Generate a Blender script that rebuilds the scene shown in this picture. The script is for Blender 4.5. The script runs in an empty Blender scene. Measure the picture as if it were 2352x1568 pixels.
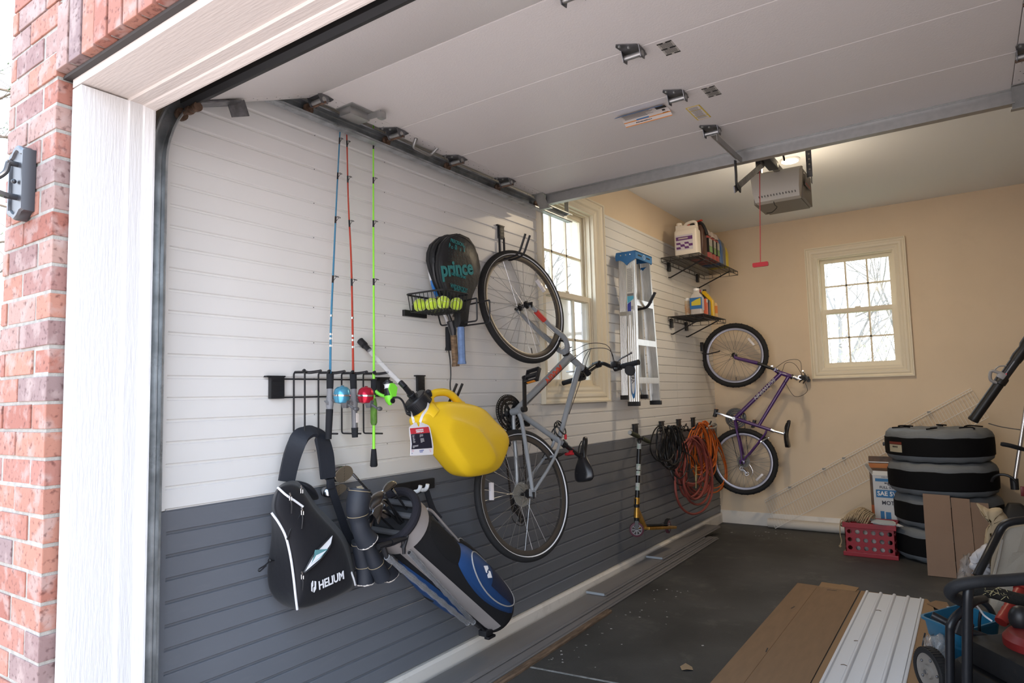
import bpy, bmesh, math, random
from math import sin, cos, pi, radians as RAD, atan2, hypot
from mathutils import Vector, Matrix, Quaternion

SC = bpy.context.scene
COL = SC.collection
random.seed(7)

# ------------------------------------------------------------------ camera, sky, sun, exposure
IMW, IMH, FPX = 2352.0, 1568.0, 1526.56
YAW, PITCH, ROLL = 0.600589, 0.0831391, -0.025194
CAMPOS = Vector((2.272, 0.0, 1.376))
FWD = Vector((-sin(YAW)*cos(PITCH), cos(YAW)*cos(PITCH), sin(PITCH)))
_r0 = Vector((cos(YAW), sin(YAW), 0)); _u0 = _r0.cross(FWD)
RGT = cos(ROLL)*_r0 + sin(ROLL)*_u0
UPV = -sin(ROLL)*_r0 + cos(ROLL)*_u0
cam_data = bpy.data.cameras.new('camera'); cam = bpy.data.objects.new('camera', cam_data); COL.objects.link(cam)
cam_data.sensor_width = 36.0; cam_data.lens = FPX/IMW*36.0; cam_data.clip_start = 0.02; cam_data.clip_end = 300
m = Matrix((RGT, UPV, -FWD)).transposed().to_4x4(); m.translation = CAMPOS
cam.matrix_world = m
SC.camera = cam

vs = SC.view_settings
vs.view_transform = 'Standard'; vs.look = 'None'; vs.gamma = 1.0; vs.use_curve_mapping = False
vs.exposure = 0.72
SC.cycles.max_bounces = 10; SC.cycles.diffuse_bounces = 6; SC.cycles.glossy_bounces = 4
SC.cycles.transmission_bounces = 8; SC.cycles.transparent_max_bounces = 16
SC.cycles.caustics_reflective = False; SC.cycles.caustics_refractive = False
SC.cycles.sample_clamp_indirect = 6.0
SC.cycles.use_denoising = True

world = bpy.data.worlds.new('sky'); SC.world = world; world.use_nodes = True
wn = world.node_tree.nodes; wl = world.node_tree.links
bg = wn['Background']
tc = wn.new('ShaderNodeTexCoord'); sep = wn.new('ShaderNodeSeparateXYZ'); ramp = wn.new('ShaderNodeValToRGB')
wl.new(tc.outputs['Generated'], sep.inputs[0]); wl.new(sep.outputs['Z'], ramp.inputs[0])
ramp.color_ramp.elements[0].position = 0.0; ramp.color_ramp.elements[0].color = (0.95, 0.96, 1.0, 1)
ramp.color_ramp.elements[1].position = 0.6; ramp.color_ramp.elements[1].color = (0.55, 0.74, 1.0, 1)
wl.new(ramp.outputs[0], bg.inputs['Color']); bg.inputs['Strength'].default_value = 3.3

sd = bpy.data.lights.new('sun', 'SUN'); sd.energy = 5.0; sd.angle = RAD(1.0); sd.color = (1.0, 0.9, 0.76)
sun = bpy.data.objects.new('sun', sd); COL.objects.link(sun)
sun.rotation_euler = Vector((-0.8, -0.03, -0.6)).to_track_quat('-Z', 'Y').to_euler()

ld = bpy.data.lights.new('ceiling_lamp_light', 'AREA'); ld.shape = 'DISK'; ld.size = 0.11; ld.energy = 8.5; ld.color = (1.0, 0.80, 0.55)
lo_ = bpy.data.objects.new('ceiling_lamp_light', ld); COL.objects.link(lo_); lo_.location = (1.27, 5.22, 3.074)
lb_ = bpy.data.lights.new('opener_bulb_light', 'POINT'); lb_.energy = 5.5; lb_.color = (1.0, 0.86, 0.68); lb_.shadow_soft_size = 0.06
lo2_ = bpy.data.objects.new('opener_bulb_light', lb_); COL.objects.link(lo2_); lo2_.location = (1.325, 5.02, 2.68)
def portal(name, loc, d, sx, sy):
    a = bpy.data.lights.new(name, 'AREA'); a.shape = 'RECTANGLE'; a.size = sx; a.size_y = sy
    a.cycles.is_portal = True
    o = bpy.data.objects.new(name, a); COL.objects.link(o); o.location = loc
    o.rotation_euler = Vector(d).to_track_quat('-Z', 'Z').to_euler()
portal('portal_door', (1.35, 0.86, 1.14), (0, 1, 0), 2.3, 2.35)
portal('portal_back_window', (1.42, 7.32, 2.13), (0, -1, 0), 0.62, 1.1)
portal('portal_left_window', (-0.15, 4.1, 2.06), (1, 0, 0), 0.72, 1.25)

# ------------------------------------------------------------------ measuring helpers: a photo pixel seen on a plane of the garage
def ray(px, py): return RGT*((px-IMW/2)/FPX) - UPV*((py-IMH/2)/FPX) + FWD
def at(px, py, axis, val):
    d = ray(px, py); i = 'xyz'.index(axis); return CAMPOS + d*((val-CAMPOS[i])/d[i])
def W(px, py, x=0.0): return at(px, py, 'x', x)
def F(px, py, z=0.0): return at(px, py, 'z', z)
def B(px, py, y=7.164): return at(px, py, 'y', y)
def V(*a): return Vector(a)

# ------------------------------------------------------------------ materials
MATS = {}
def mat(name, col, rough=0.5, metal=0.0, var=0.0, vscale=8.0, bump=0.0, bscale=60.0, spec=0.5, coat=0.0, trans=0.0,
        emit=None, estr=0.0, col2=None, stretch=None, alpha=1.0, sheen=0.0, ior=1.45, dirt=None, dscale=3.0, damt=0.5):
    if name in MATS: return MATS[name]
    M = bpy.data.materials.new(name); M.use_nodes = True
    n = M.node_tree.nodes; l = M.node_tree.links; p = n['Principled BSDF']
    c = (*col, 1) if len(col) == 3 else col
    p.inputs['Base Color'].default_value = c
    p.inputs['Roughness'].default_value = rough; p.inputs['Metallic'].default_value = metal
    p.inputs['Specular IOR Level'].default_value = spec; p.inputs['IOR'].default_value = ior
    p.inputs['Coat Weight'].default_value = coat; p.inputs['Transmission Weight'].default_value = trans
    p.inputs['Alpha'].default_value = alpha; p.inputs['Sheen Weight'].default_value = sheen
    if emit: p.inputs['Emission Color'].default_value = (*emit, 1); p.inputs['Emission Strength'].default_value = estr
    t = n.new('ShaderNodeTexCoord'); mp = n.new('ShaderNodeMapping'); l.new(t.outputs['Object'], mp.inputs[0])
    if stretch: mp.inputs['Scale'].default_value = stretch
    out = None
    if var > 0 or col2:
        nz = n.new('ShaderNodeTexNoise'); nz.inputs['Scale'].default_value = vscale; nz.inputs['Detail'].default_value = 5
        l.new(mp.outputs[0], nz.inputs['Vector'])
        r = n.new('ShaderNodeValToRGB'); r.color_ramp.elements[0].position = 0.32; r.color_ramp.elements[1].position = 0.68
        a = tuple(max(0, x*(1-var)) for x in c[:3]); b2 = tuple(min(1, x*(1+var)) for x in c[:3]) if not col2 else col2
        r.color_ramp.elements[0].color = (*a, 1); r.color_ramp.elements[1].color = (*b2, 1)
        l.new(nz.outputs['Fac'], r.inputs[0]); out = r.outputs[0]
    if dirt:
        nz = n.new('ShaderNodeTexNoise'); nz.inputs['Scale'].default_value = dscale; nz.inputs['Detail'].default_value = 9
        nz.inputs['Roughness'].default_value = 0.7; l.new(mp.outputs[0], nz.inputs['Vector'])
        r = n.new('ShaderNodeValToRGB'); r.color_ramp.elements[0].position = 0.55; r.color_ramp.elements[1].position = 0.75
        r.color_ramp.elements[0].color = (0, 0, 0, 1); r.color_ramp.elements[1].color = (damt, damt, damt, 1)
        l.new(nz.outputs['Fac'], r.inputs[0])
        mx = n.new('ShaderNodeMixRGB'); l.new(r.outputs[0], mx.inputs[0])
        if out: l.new(out, mx.inputs[1])
        else: mx.inputs[1].default_value = c
        mx.inputs[2].default_value = (*dirt, 1); out = mx.outputs[0]
    if out: l.new(out, p.inputs['Base Color'])
    if bump > 0:
        nb = n.new('ShaderNodeTexNoise'); nb.inputs['Scale'].default_value = bscale; nb.inputs['Detail'].default_value = 3
        l.new(mp.outputs[0], nb.inputs['Vector'])
        bp = n.new('ShaderNodeBump'); bp.inputs['Strength'].default_value = bump; bp.inputs['Distance'].default_value = 0.004
        l.new(nb.outputs['Fac'], bp.inputs['Height']); l.new(bp.outputs[0], p.inputs['Normal'])
    MATS[name] = M; return M

# ------------------------------------------------------------------ mesh builder
def frame(d, up=None):
    z = Vector(d).normalized(); u = Vector(up) if up is not None else (Vector((0, 0, 1)) if abs(z.z) < 0.95 else Vector((0, 1, 0)))
    x = u.cross(z)
    if x.length < 1e-6: x = Vector((1, 0, 0)).cross(z)
    x.normalize(); return x, z.cross(x), z

ORG = {}
class MB:
    def __init__(s): s.bm = bmesh.new()
    def face(s, pts):
        try: return s.bm.faces.new([s.bm.verts.new(Vector(p)) for p in pts])
        except ValueError: return None
    def grid(s, rows, cu=False, cv=False):      # rows of points -> quads
        vv = [[s.bm.verts.new(Vector(p)) for p in r] for r in rows]
        nr, nc = len(vv), len(vv[0])
        for i in range(nr if cv else nr-1):
            for j in range(nc if cu else nc-1):
                a, b, c, d = vv[i][j], vv[i][(j+1) % nc], vv[(i+1) % nr][(j+1) % nc], vv[(i+1) % nr][j]
                try: s.bm.faces.new((a, b, c, d))
                except ValueError: pass
        return vv
    def cap(s, ring):
        try: s.bm.faces.new(ring)
        except ValueError: pass
    def loft(s, rings, caps=True):
        vv = s.grid(rings, cu=True)
        if caps: s.cap(list(reversed(vv[0]))); s.cap(vv[-1])
        return s
    def box(s, c, size, R=None, bev=0.0):
        c = Vector(c); h = Vector(size)*0.5
        R = R or Matrix.Identity(3)
        vs_ = [s.bm.verts.new(c + R @ Vector((x*h.x, y*h.y, z*h.z))) for x in (-1, 1) for y in (-1, 1) for z in (-1, 1)]
        fs = [s.bm.faces.new([vs_[i] for i in q]) for q in ((0,1,3,2),(4,6,7,5),(0,4,5,1),(2,3,7,6),(0,2,6,4),(1,5,7,3))]
        if bev > 0:
            es = {e for f in fs for e in f.edges}
            bmesh.ops.bevel(s.bm, geom=list(es), offset=bev, segments=2, affect='EDGES', profile=0.6)
        return s
    def bar(s, a, b, w, t, up=None, bev=0.0):     # rectangular bar from a to b, w along side, t along up
        a = Vector(a); b = Vector(b); x, y, z = frame(b-a, up)
        R = Matrix((x, y, z)).transposed(); return s.box((a+b)/2, (w, t, (b-a).length), R, bev)
    def tube(s, pts, r, n=8, closed=False, caps=True, up=None):
        pts = [Vector(p) for p in pts]; N = len(pts)
        rad = r if isinstance(r, (list, tuple)) else [r]*N
        rings = []; prev = None
        for i, p in enumerate(pts):
            if closed: t = pts[(i+1) % N]-pts[i-1]
            else: t = pts[min(i+1, N-1)]-pts[max(i-1, 0)]
            if t.length < 1e-9: t = Vector((0, 0, 1))
            t.normalize()
            if prev is None: x, y, _ = frame(t, up)
            else:
                x = prev - t*prev.dot(t)
                if x.length < 1e-6: x, y, _ = frame(t)
                x.normalize(); y = t.cross(x)
            prev = x
            rings.append([p + x*(rad[i]*cos(2*pi*k/n)) + y*(rad[i]*sin(2*pi*k/n)) for k in range(n)])
        vv = s.grid(rings, cu=True, cv=closed)
        if caps and not closed: s.cap(list(reversed(vv[0]))); s.cap(vv[-1])
        return s
    def cyl(s, a, b, r0, r1=None, n=16): return s.tube([a, b], [r0, r0 if r1 is None else r1], n)
    def lathe(s, prof, o, d, n=24, up=None, caps=True):   # prof: (radius, height along d)
        o = Vector(o); x, y, z = frame(d, up)
        rings = [[o + z*h + x*(r*cos(2*pi*k/n)) + y*(r*sin(2*pi*k/n)) for k in range(n)] for r, h in prof]
        return s.loft(rings, caps)
    def torus(s, c, axis, R, r, n=48, m=10, a0=0, a1=2*pi, sq=1.0):
        c = Vector(c); x, y, z = frame(axis); full = abs(a1-a0-2*pi) < 1e-6
        rows = []
        for i in range(n if full else n+1):
            a = a0+(a1-a0)*i/n; d = x*cos(a)+y*sin(a)
            rows.append([c + d*(R+r*cos(2*pi*k/m)) + z*(r*sq*sin(2*pi*k/m)) for k in range(m)])
        vv = s.grid(rows, cu=True, cv=full)
        if not full: s.cap(list(reversed(vv[0]))); s.cap(vv[-1])
        return s
    def ringprof(s, c, axis, prof, n=64):        # closed profile [(radius, axial)] swept round axis
        c = Vector(c); x, y, z = frame(axis)
        rows = [[c + (x*cos(2*pi*i/n)+y*sin(2*pi*i/n))*r + z*h for r, h in prof] for i in range(n)]
        s.grid(rows, cu=True, cv=True); return s
    def sphere(s, c, r, n=16, m=10, sc=(1, 1, 1), R=None):
        c = Vector(c); R = R or Matrix.Identity(3); rows = []
        for i in range(1, m):
            a = pi*i/m
            rows.append([c + R @ Vector((r*sc[0]*sin(a)*cos(2*pi*k/n), r*sc[1]*sin(a)*sin(2*pi*k/n), r*sc[2]*cos(a))) for k in range(n)])
        vv = s.grid(rows, cu=True)
        t = s.bm.verts.new(c + R @ Vector((0, 0, r*sc[2]))); b = s.bm.verts.new(c - R @ Vector((0, 0, r*sc[2])))
        for k in range(n):
            s.bm.faces.new((t, vv[0][k], vv[0][(k+1) % n])); s.bm.faces.new((b, vv[-1][(k+1) % n], vv[-1][k]))
        return s
    def prism(s, pts, d, bev=0.0):               # planar outline extruded by vector d
        d = Vector(d); a = [s.bm.verts.new(Vector(p)) for p in pts]; b = [s.bm.verts.new(Vector(p)+d) for p in pts]; n = len(a)
        fs = [s.bm.faces.new(a), s.bm.faces.new(list(reversed(b)))]
        for i in range(n): fs.append(s.bm.faces.new((a[i], b[i], b[(i+1) % n], a[(i+1) % n])))
        if bev > 0:
            es = list(set(fs[0].edges) | set(fs[1].edges))
            bmesh.ops.bevel(s.bm, geom=es, offset=bev, segments=2, affect='EDGES', profile=0.6)
        return s
    def slab(s, pts, t, bev=0.0):                # outline + thickness along its normal (both sides)
        pts = [Vector(p) for p in pts]; nrm = Vector((0, 0, 0))
        for i in range(len(pts)): nrm += pts[i].cross(pts[(i+1) % len(pts)])
        nrm.normalize(); return s.prism([p-nrm*t/2 for p in pts], nrm*t, bev)
    def strip(s, pts, w, t, nrm):                # flat strap following pts; nrm = face normal (vector or list)
        pts = [Vector(p) for p in pts]; N = len(pts); rings = []
        for i, p in enumerate(pts):
            tg = (pts[min(i+1, N-1)]-pts[max(i-1, 0)]).normalized()
            nn = Vector(nrm[i] if isinstance(nrm, list) else nrm); sd_ = tg.cross(nn)
            if sd_.length < 1e-6: sd_ = tg.orthogonal()
            sd_.normalize(); nn = sd_.cross(tg); ww = w[i] if isinstance(w, (list, tuple)) else w
            rings.append([p+sd_*ww/2+nn*t/2, p-sd_*ww/2+nn*t/2, p-sd_*ww/2-nn*t/2, p+sd_*ww/2-nn*t/2])
        return s.loft(rings)
    def text(s, body, o, right, up, size, align='CENTER', bold=0.0, depth=0.0006, sx=1.0, shear=0.0, font=None):
        cu = bpy.data.curves.new('t', 'FONT'); cu.body = body; cu.size = size; cu.align_x = align; cu.align_y = 'CENTER'
        cu.offset = bold; cu.extrude = depth; cu.shear = shear; cu.resolution_u = 3
        ob = bpy.data.objects.new('t', cu); COL.objects.link(ob)
        dg = bpy.context.evaluated_depsgraph_get(); me = bpy.data.meshes.new_from_object(ob.evaluated_get(dg))
        r = Vector(right).normalized(); u = Vector(up); u = (u-r*u.dot(r)).normalized(); nn = r.cross(u); o = Vector(o)
        base = len(s.bm.verts); vv = [s.bm.verts.new(o + r*(v.co.x*sx) + u*v.co.y + nn*v.co.z) for v in me.vertices]
        for p in me.polygons:
            try: s.bm.faces.new([vv[i] for i in p.vertices])
            except ValueError: pass
        bpy.data.objects.remove(ob); bpy.data.curves.remove(cu); bpy.data.meshes.remove(me); return s
    def build(s, name, material, parent=None, smooth=True, label=None, origin=None, sub=0, ang=35, kind=None, keep=False):
        bm = s.bm
        if not keep: bmesh.ops.recalc_face_normals(bm, faces=bm.faces)
        if parent is not None: org = ORG[parent.name]
        elif origin is not None: org = Vector(origin)
        else:
            xs = [v.co for v in bm.verts]
            lo = Vector([min(v[i] for v in xs) for i in range(3)]); hi = Vector([max(v[i] for v in xs) for i in range(3)])
            org = Vector(((lo.x+hi.x)/2, (lo.y+hi.y)/2, lo.z))
        for v in bm.verts: v.co -= org
        if smooth:
            for f in bm.faces: f.smooth = True
            if sub == 0:
                ca = RAD(ang)
                for e in bm.edges:
                    if len(e.link_faces) == 2 and e.calc_face_angle(0) > ca: e.smooth = False
        me = bpy.data.meshes.new(name); bm.to_mesh(me); bm.free()
        o = bpy.data.objects.new(name, me); COL.objects.link(o)
        if material: me.materials.append(material)
        if parent is not None: o.parent = parent
        else: o.location = org
        ORG[o.name] = org
        if sub:
            md = o.modifiers.new('sub', 'SUBSURF'); md.levels = sub; md.render_levels = sub
        if label: o['label'] = label
        if kind: o['kind'] = kind
        return o

def tag(o, label, cat, group=None, kind=None):
    o['label'] = label; o['category'] = cat
    if group: o['group'] = group
    if kind: o['kind'] = kind
    return o
def thing(name, label, cat, loc, group=None):
    o = bpy.data.objects.new(name, None); COL.objects.link(o); o.location = loc; o.empty_display_size = 0.05
    ORG[o.name] = Vector(loc); return tag(o, label, cat, group)
def struct(o, label=None):
    o['kind'] = 'structure'
    if label: o['label'] = label
    return o
def bez(p, n=12):       # smooth Catmull-Rom curve through points
    p = [Vector(q) for q in p]; out = []
    q = [p[0]*2-p[1]] + p + [p[-1]*2-p[-2]]
    for i in range(1, len(q)-2):
        a, b, c, d = q[i-1], q[i], q[i+1], q[i+2]
        for k in range(n):
            t = k/n
            out.append(0.5*((2*b)+(c-a)*t+(2*a-5*b+4*c-d)*t*t+(3*b-a-3*c+d)*t**3))
    out.append(p[-1].copy()); return out
def bezc(p, n=12):      # closed version
    p = [Vector(q) for q in p]; N = len(p); out = []
    for i in range(N):
        a, b, c, d = p[i-1], p[i], p[(i+1) % N], p[(i+2) % N]
        for k in range(n):
            t = k/n
            out.append(0.5*((2*b)+(c-a)*t+(2*a-5*b+4*c-d)*t*t+(3*b-a-3*c+d)*t**3))
    return out
def rpoly(pts, r, n=4): # round the corners of an open polyline
    pts = [Vector(p) for p in pts]; out = [pts[0]]
    for i in range(1, len(pts)-1):
        a = (pts[i-1]-pts[i]); b = (pts[i+1]-pts[i]); k = min(r, a.length*0.45, b.length*0.45)
        a = pts[i]+a.normalized()*k; b = pts[i]+b.normalized()*k
        for j in range(n+1):
            t = j/n; out.append(a*(1-t)**2 + pts[i]*2*t*(1-t) + b*t*t)
    out.append(pts[-1]); return out
def rrect(cx, cy, w, h, r, n=4):  # 2D rounded rectangle
    out = []
    for sx, sy, a0 in ((1, 1, 0), (-1, 1, pi/2), (-1, -1, pi), (1, -1, 3*pi/2)):
        for k in range(n+1):
            a = a0+pi/2*k/n; out.append((cx+sx*(w/2-r)+r*cos(a), cy+sy*(h/2-r)+r*sin(a)))
    return out
# ------------------------------------------------------------------ shared materials
def brick_mat():
    M = bpy.data.materials.new('red_brick'); M.use_nodes = True; n = M.node_tree.nodes; l = M.node_tree.links; p = n['Principled BSDF']
    oi = n.new('ShaderNodeAttribute'); oi.attribute_name = 'shade'; oi.attribute_type = 'GEOMETRY'
    r = n.new('ShaderNodeValToRGB'); cr = r.color_ramp
    cr.elements[0].color = (0.224, 0.075, 0.052, 1); cr.elements[1].color = (0.312, 0.187, 0.151, 1); cr.elements[1].position = 1
    for pos, c in ((0.25, (0.291, 0.125, 0.088, 1)), (0.5, (0.322, 0.146, 0.099, 1)), (0.72, (0.270, 0.114, 0.088, 1)), (0.86, (0.187, 0.125, 0.120, 1))):
        e = cr.elements.new(pos); e.color = c
    l.new(oi.outputs['Fac'], r.inputs[0])
    t = n.new('ShaderNodeTexCoord')
    nz = n.new('ShaderNodeTexNoise'); nz.inputs['Scale'].default_value = 14; nz.inputs['Detail'].default_value = 6; l.new(t.outputs['Object'], nz.inputs['Vector'])
    rr = n.new('ShaderNodeValToRGB'); rr.color_ramp.elements[0].position = 0.5; rr.color_ramp.elements[1].position = 0.62
    rr.color_ramp.elements[0].color = (0, 0, 0, 1); rr.color_ramp.elements[1].color = (0.55, 0.55, 0.55, 1); l.new(nz.outputs['Fac'], rr.inputs[0])
    mx = n.new('ShaderNodeMixRGB'); l.new(rr.outputs[0], mx.inputs[0]); l.new(r.outputs[0], mx.inputs[1]); mx.inputs[2].default_value = (0.343, 0.260, 0.234, 1)
    n2 = n.new('ShaderNodeTexNoise'); n2.inputs['Scale'].default_value = 60; n2.inputs['Detail'].default_value = 5; l.new(t.outputs['Object'], n2.inputs['Vector'])
    r2 = n.new('ShaderNodeValToRGB'); r2.color_ramp.elements[0].position = 0.3; r2.color_ramp.elements[1].position = 0.45
    r2.color_ramp.elements[0].color = (0.35, 0.25, 0.25, 1); r2.color_ramp.elements[1].color = (1, 1, 1, 1); l.new(n2.outputs['Fac'], r2.inputs[0])
    m2 = n.new('ShaderNodeMixRGB'); m2.blend_type = 'MULTIPLY'; m2.inputs[0].default_value = 0.8; l.new(mx.outputs[0], m2.inputs[1]); l.new(r2.outputs[0], m2.inputs[2])
    l.new(m2.outputs[0], p.inputs['Base Color']); p.inputs['Roughness'].default_value = 0.9
    bp = n.new('ShaderNodeBump'); bp.inputs['Strength'].default_value = 0.5; bp.inputs['Distance'].default_value = 0.003
    l.new(n2.outputs['Fac'], bp.inputs['Height']); l.new(bp.outputs[0], p.inputs['Normal']); return M
BRICK = brick_mat()
MORTAR = mat('mortar', (0.29, 0.27, 0.24), 0.95, var=0.15, vscale=40, bump=0.5, bscale=200)
SLAT_W = mat('white_pvc_slat', (0.80, 0.79, 0.77), 0.3, var=0.02, vscale=2, spec=0.5)
SLAT_G = mat('grey_pvc_slat', (0.155, 0.165, 0.187), 0.33, var=0.06, vscale=3, stretch=(1, 0.2, 1), dirt=(0.3, 0.3, 0.3), dscale=30, damt=0.12)
DRYWALL = mat('cream_drywall', (0.78, 0.64, 0.47), 0.9, var=0.03, vscale=2, bump=0.12, bscale=250, dirt=(0.45, 0.36, 0.25), dscale=2.5, damt=0.12)
CEILM = mat('ceiling_paint', (0.86, 0.88, 0.88), 0.95, bump=0.1, bscale=200)
CASING = mat('cream_trim_paint', (0.82, 0.74, 0.58), 0.45)
BASEB = mat('white_baseboard_paint', (0.78, 0.74, 0.68), 0.5, dirt=(0.35, 0.32, 0.28), dscale=6, damt=0.4)
JAMBM = mat('white_painted_wood', (0.60, 0.585, 0.575), 0.5, bump=0.35, bscale=24, stretch=(3, 6, 0.6))
JAMBH = mat('white_header_shaded', (0.56, 0.50, 0.46), 0.5, bump=0.3, bscale=24, stretch=(0.6, 6, 3))  # white trim paint, darkened and pinked to stand for weaker light under the header
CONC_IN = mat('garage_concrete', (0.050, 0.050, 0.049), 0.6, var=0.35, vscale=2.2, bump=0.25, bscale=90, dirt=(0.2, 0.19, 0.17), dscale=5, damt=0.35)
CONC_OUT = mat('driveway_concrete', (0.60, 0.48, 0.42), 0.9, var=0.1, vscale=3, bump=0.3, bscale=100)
DOORM = mat('door_panel_white', (0.72, 0.68, 0.66), 0.4, bump=0.22, bscale=170, spec=0.5)
GALV = mat('galvanised_steel', (0.42, 0.42, 0.41), 0.4, metal=0.8, var=0.07, vscale=30)
GALVD = mat('dark_galvanised_steel', (0.2, 0.2, 0.21), 0.45, metal=0.85, var=0.35, vscale=25)
TRACKM = mat('greasy_track_steel', (0.45, 0.48, 0.5), 0.35, metal=0.8, var=0.3, vscale=14, dirt=(0.01, 0.01, 0.01), dscale=7, damt=0.85)
RUSTY = mat('rusty_roller', (0.16, 0.1, 0.07), 0.55, metal=0.5, var=0.4, vscale=60)
RUBBER = mat('black_rubber', (0.012, 0.012, 0.013), 0.6)
BLACKP = mat('black_plastic', (0.014, 0.014, 0.016), 0.4)
BLACKM = mat('black_powder_coat', (0.014, 0.014, 0.016), 0.45)
BLACKS = mat('black_satin_metal', (0.012, 0.012, 0.013), 0.25, spec=0.6)
CHROME = mat('chrome', (0.75, 0.75, 0.76), 0.18, metal=1.0)
ALU = mat('brushed_aluminium', (0.72, 0.72, 0.7), 0.35, metal=0.9, stretch=(8, 8, 0.3), var=0.1, vscale=20)
WHITEP = mat('white_plastic', (0.8, 0.8, 0.8), 0.4)
GLASSM = None
def glass():
    M = bpy.data.materials.new('window_glass'); M.use_nodes = True; n = M.node_tree.nodes; l = M.node_tree.links
    n.remove(n['Principled BSDF']); o = n['Material Output']
    t = n.new('ShaderNodeBsdfTransparent'); t.inputs[0].default_value = (0.93, 0.96, 0.95, 1); g = n.new('ShaderNodeBsdfGlossy'); g.inputs['Roughness'].default_value = 0.05
    d = n.new('ShaderNodeBsdfTranslucent'); d.inputs[0].default_value = (0.9, 0.92, 0.9, 1)
    fr = n.new('ShaderNodeFresnel'); fr.inputs[0].default_value = 1.45
    mm = n.new('ShaderNodeMixShader'); l.new(fr.outputs[0], mm.inputs[0]); l.new(t.outputs[0], mm.inputs[1]); l.new(g.outputs[0], mm.inputs[2])
    tc_ = n.new('ShaderNodeTexCoord'); nz = n.new('ShaderNodeTexNoise'); nz.inputs['Scale'].default_value = 6; nz.inputs['Detail'].default_value = 8
    l.new(tc_.outputs['Object'], nz.inputs['Vector']); mr = n.new('ShaderNodeMapRange'); mr.inputs['To Min'].default_value = 0.03; mr.inputs['To Max'].default_value = 0.16
    l.new(nz.outputs['Fac'], mr.inputs['Value'])
    m2 = n.new('ShaderNodeMixShader'); l.new(mr.outputs[0], m2.inputs[0]); l.new(mm.outputs[0], m2.inputs[1]); l.new(d.outputs[0], m2.inputs[2])
    l.new(m2.outputs[0], o.inputs[0]); return M
GLASSM = glass()
# ------------------------------------------------------------------ the garage shell
YB, CEIL, XR = 7.164, 3.105, 2.86
WINL = (3.70, 4.44, 1.43, 2.735)     # left window opening y0 y1 z0 z1
WINB = (1.085, 1.765, 1.575, 2.685)  # back window opening x0 x1 z0 z1
def wall_with_hole(name, axis, plane, thick, a0, a1, z0, z1, hole, m):
    b = MB(); h = hole; segs = [(a0, h[0], z0, z1), (h[1], a1, z0, z1), (h[0], h[1], z0, h[2]), (h[0], h[1], h[3], z1)]
    for p, q, r, s in segs:
        c = [0, 0, (r+s)/2]; sz = [0, 0, s-r]
        i = 0 if axis == 'x' else 1
        c[i] = plane+thick/2; sz[i] = abs(thick); c[1-i] = (p+q)/2; sz[1-i] = q-p
        b.box(c, sz)
    return struct(b.build(name, m, smooth=False, origin=(plane if axis == 'x' else (a0+a1)/2, plane if axis == 'y' else (a0+a1)/2, 0)))
wall_left = wall_with_hole('wall_left', 'x', -0.0135, -0.19, 0.9, YB+0.2, 0, CEIL, WINL, DRYWALL)
wall_back = wall_with_hole('wall_back', 'y', YB, 0.2, -0.01, XR, 0, CEIL, WINB, DRYWALL)
struct(MB().box((XR+0.1, 4.0, CEIL/2), (0.2, 6.4, CEIL)).build('wall_right', mat('dull_grey_wall', (0.36, 0.31, 0.26), 0.9, var=0.1, vscale=2), smooth=False))  # unseen wall, its colour toned down to cut bounced light on the right
struct(MB().box((XR/2, 4.05, CEIL+0.05), (XR+0.4, 6.5, 0.1)).build('ceiling', CEILM, smooth=False))
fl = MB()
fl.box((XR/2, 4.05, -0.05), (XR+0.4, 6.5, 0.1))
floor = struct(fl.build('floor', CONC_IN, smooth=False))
jm = MB(); jm.bar(V(0.3, 2.93, 0.0006), V(3.2, 3.25, 0.0006), 0.014, 0.0012)
jm.build('control_joint', mat('joint_dust', (0.24, 0.25, 0.25), 0.9, var=0.4, vscale=30), floor, smooth=False)
struct(MB().box((1.4, -8, -0.06), (60, 17.6, 0.1)).build('driveway', CONC_OUT, smooth=False))
gr = mat('lawn', (0.16, 0.17, 0.08), 0.95, var=0.4, vscale=2)
struct(MB().box((0, 22.4, -0.1), (60, 30, 0.1)).build('lawn', gr, smooth=False))
struct(MB().box((-15.2, 4.0, -0.12), (30, 7.0, 0.1)).build('side_lawn', gr, smooth=False))

# slatted cladding, parts of the left wall
def slat_rows(name, rows, y0, y1, seams, m, hole=None):
    b = MB(); g = 0.0052
    for k, (za, zb) in enumerate(rows):
        spans = [(y0, y1)]
        if hole and zb > hole[2]+0.01: spans = [(y0, hole[0]), (hole[1], y1)]
        for p, q in spans:
            cuts = [p]+[s for s in seams if p < s < q]+[q]
            for i in range(len(cuts)-1):
                u, v = cuts[i]+(0.0012 if i else 0), cuts[i+1]-(0.0012 if i < len(cuts)-2 else 0)
                prof = [(-0.013, za), (-0.0085, za), (-0.0085, za+g-0.0015), (-0.002, za+g), (0, za+g+0.002), (0, zb-g-0.002), (-0.002, zb-g), (-0.0085, zb-g+0.0015), (-0.0085, zb), (-0.013, zb)]
                b.loft([[V(x, u, z) for x, z in prof], [V(x, v, z) for x, z in prof]])
    return b.build(name, m, wall_left, smooth=False)
ORG['wall_left'] = wall_left.location.copy()
BZ, PW, PG = 1.0205, 0.0756, 0.0765
CASE_L = (3.637, 4.575, 1.325, 2.83)
rows_w = [(BZ+PW*i, min(BZ+PW*(i+1), 2.79)) for i in range(24)]
slat_rows('white_slat_panel', rows_w, 1.205, YB, (3.64, 6.05), SLAT_W, (CASE_L[0]-0.004, CASE_L[1]+0.004, CASE_L[2]))
rows_g = [(BZ-PG*(i+1), BZ-PG*i) for i in range(12)]
slat_rows('grey_slat_panel', rows_g, 1.215, YB, (3.265, 5.167), SLAT_G)
MB().box((-0.003, 1.195, 0.565), (0.02, 0.042, 0.915)).build('grey_edge_trim', SLAT_G, wall_left, smooth=False)
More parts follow.
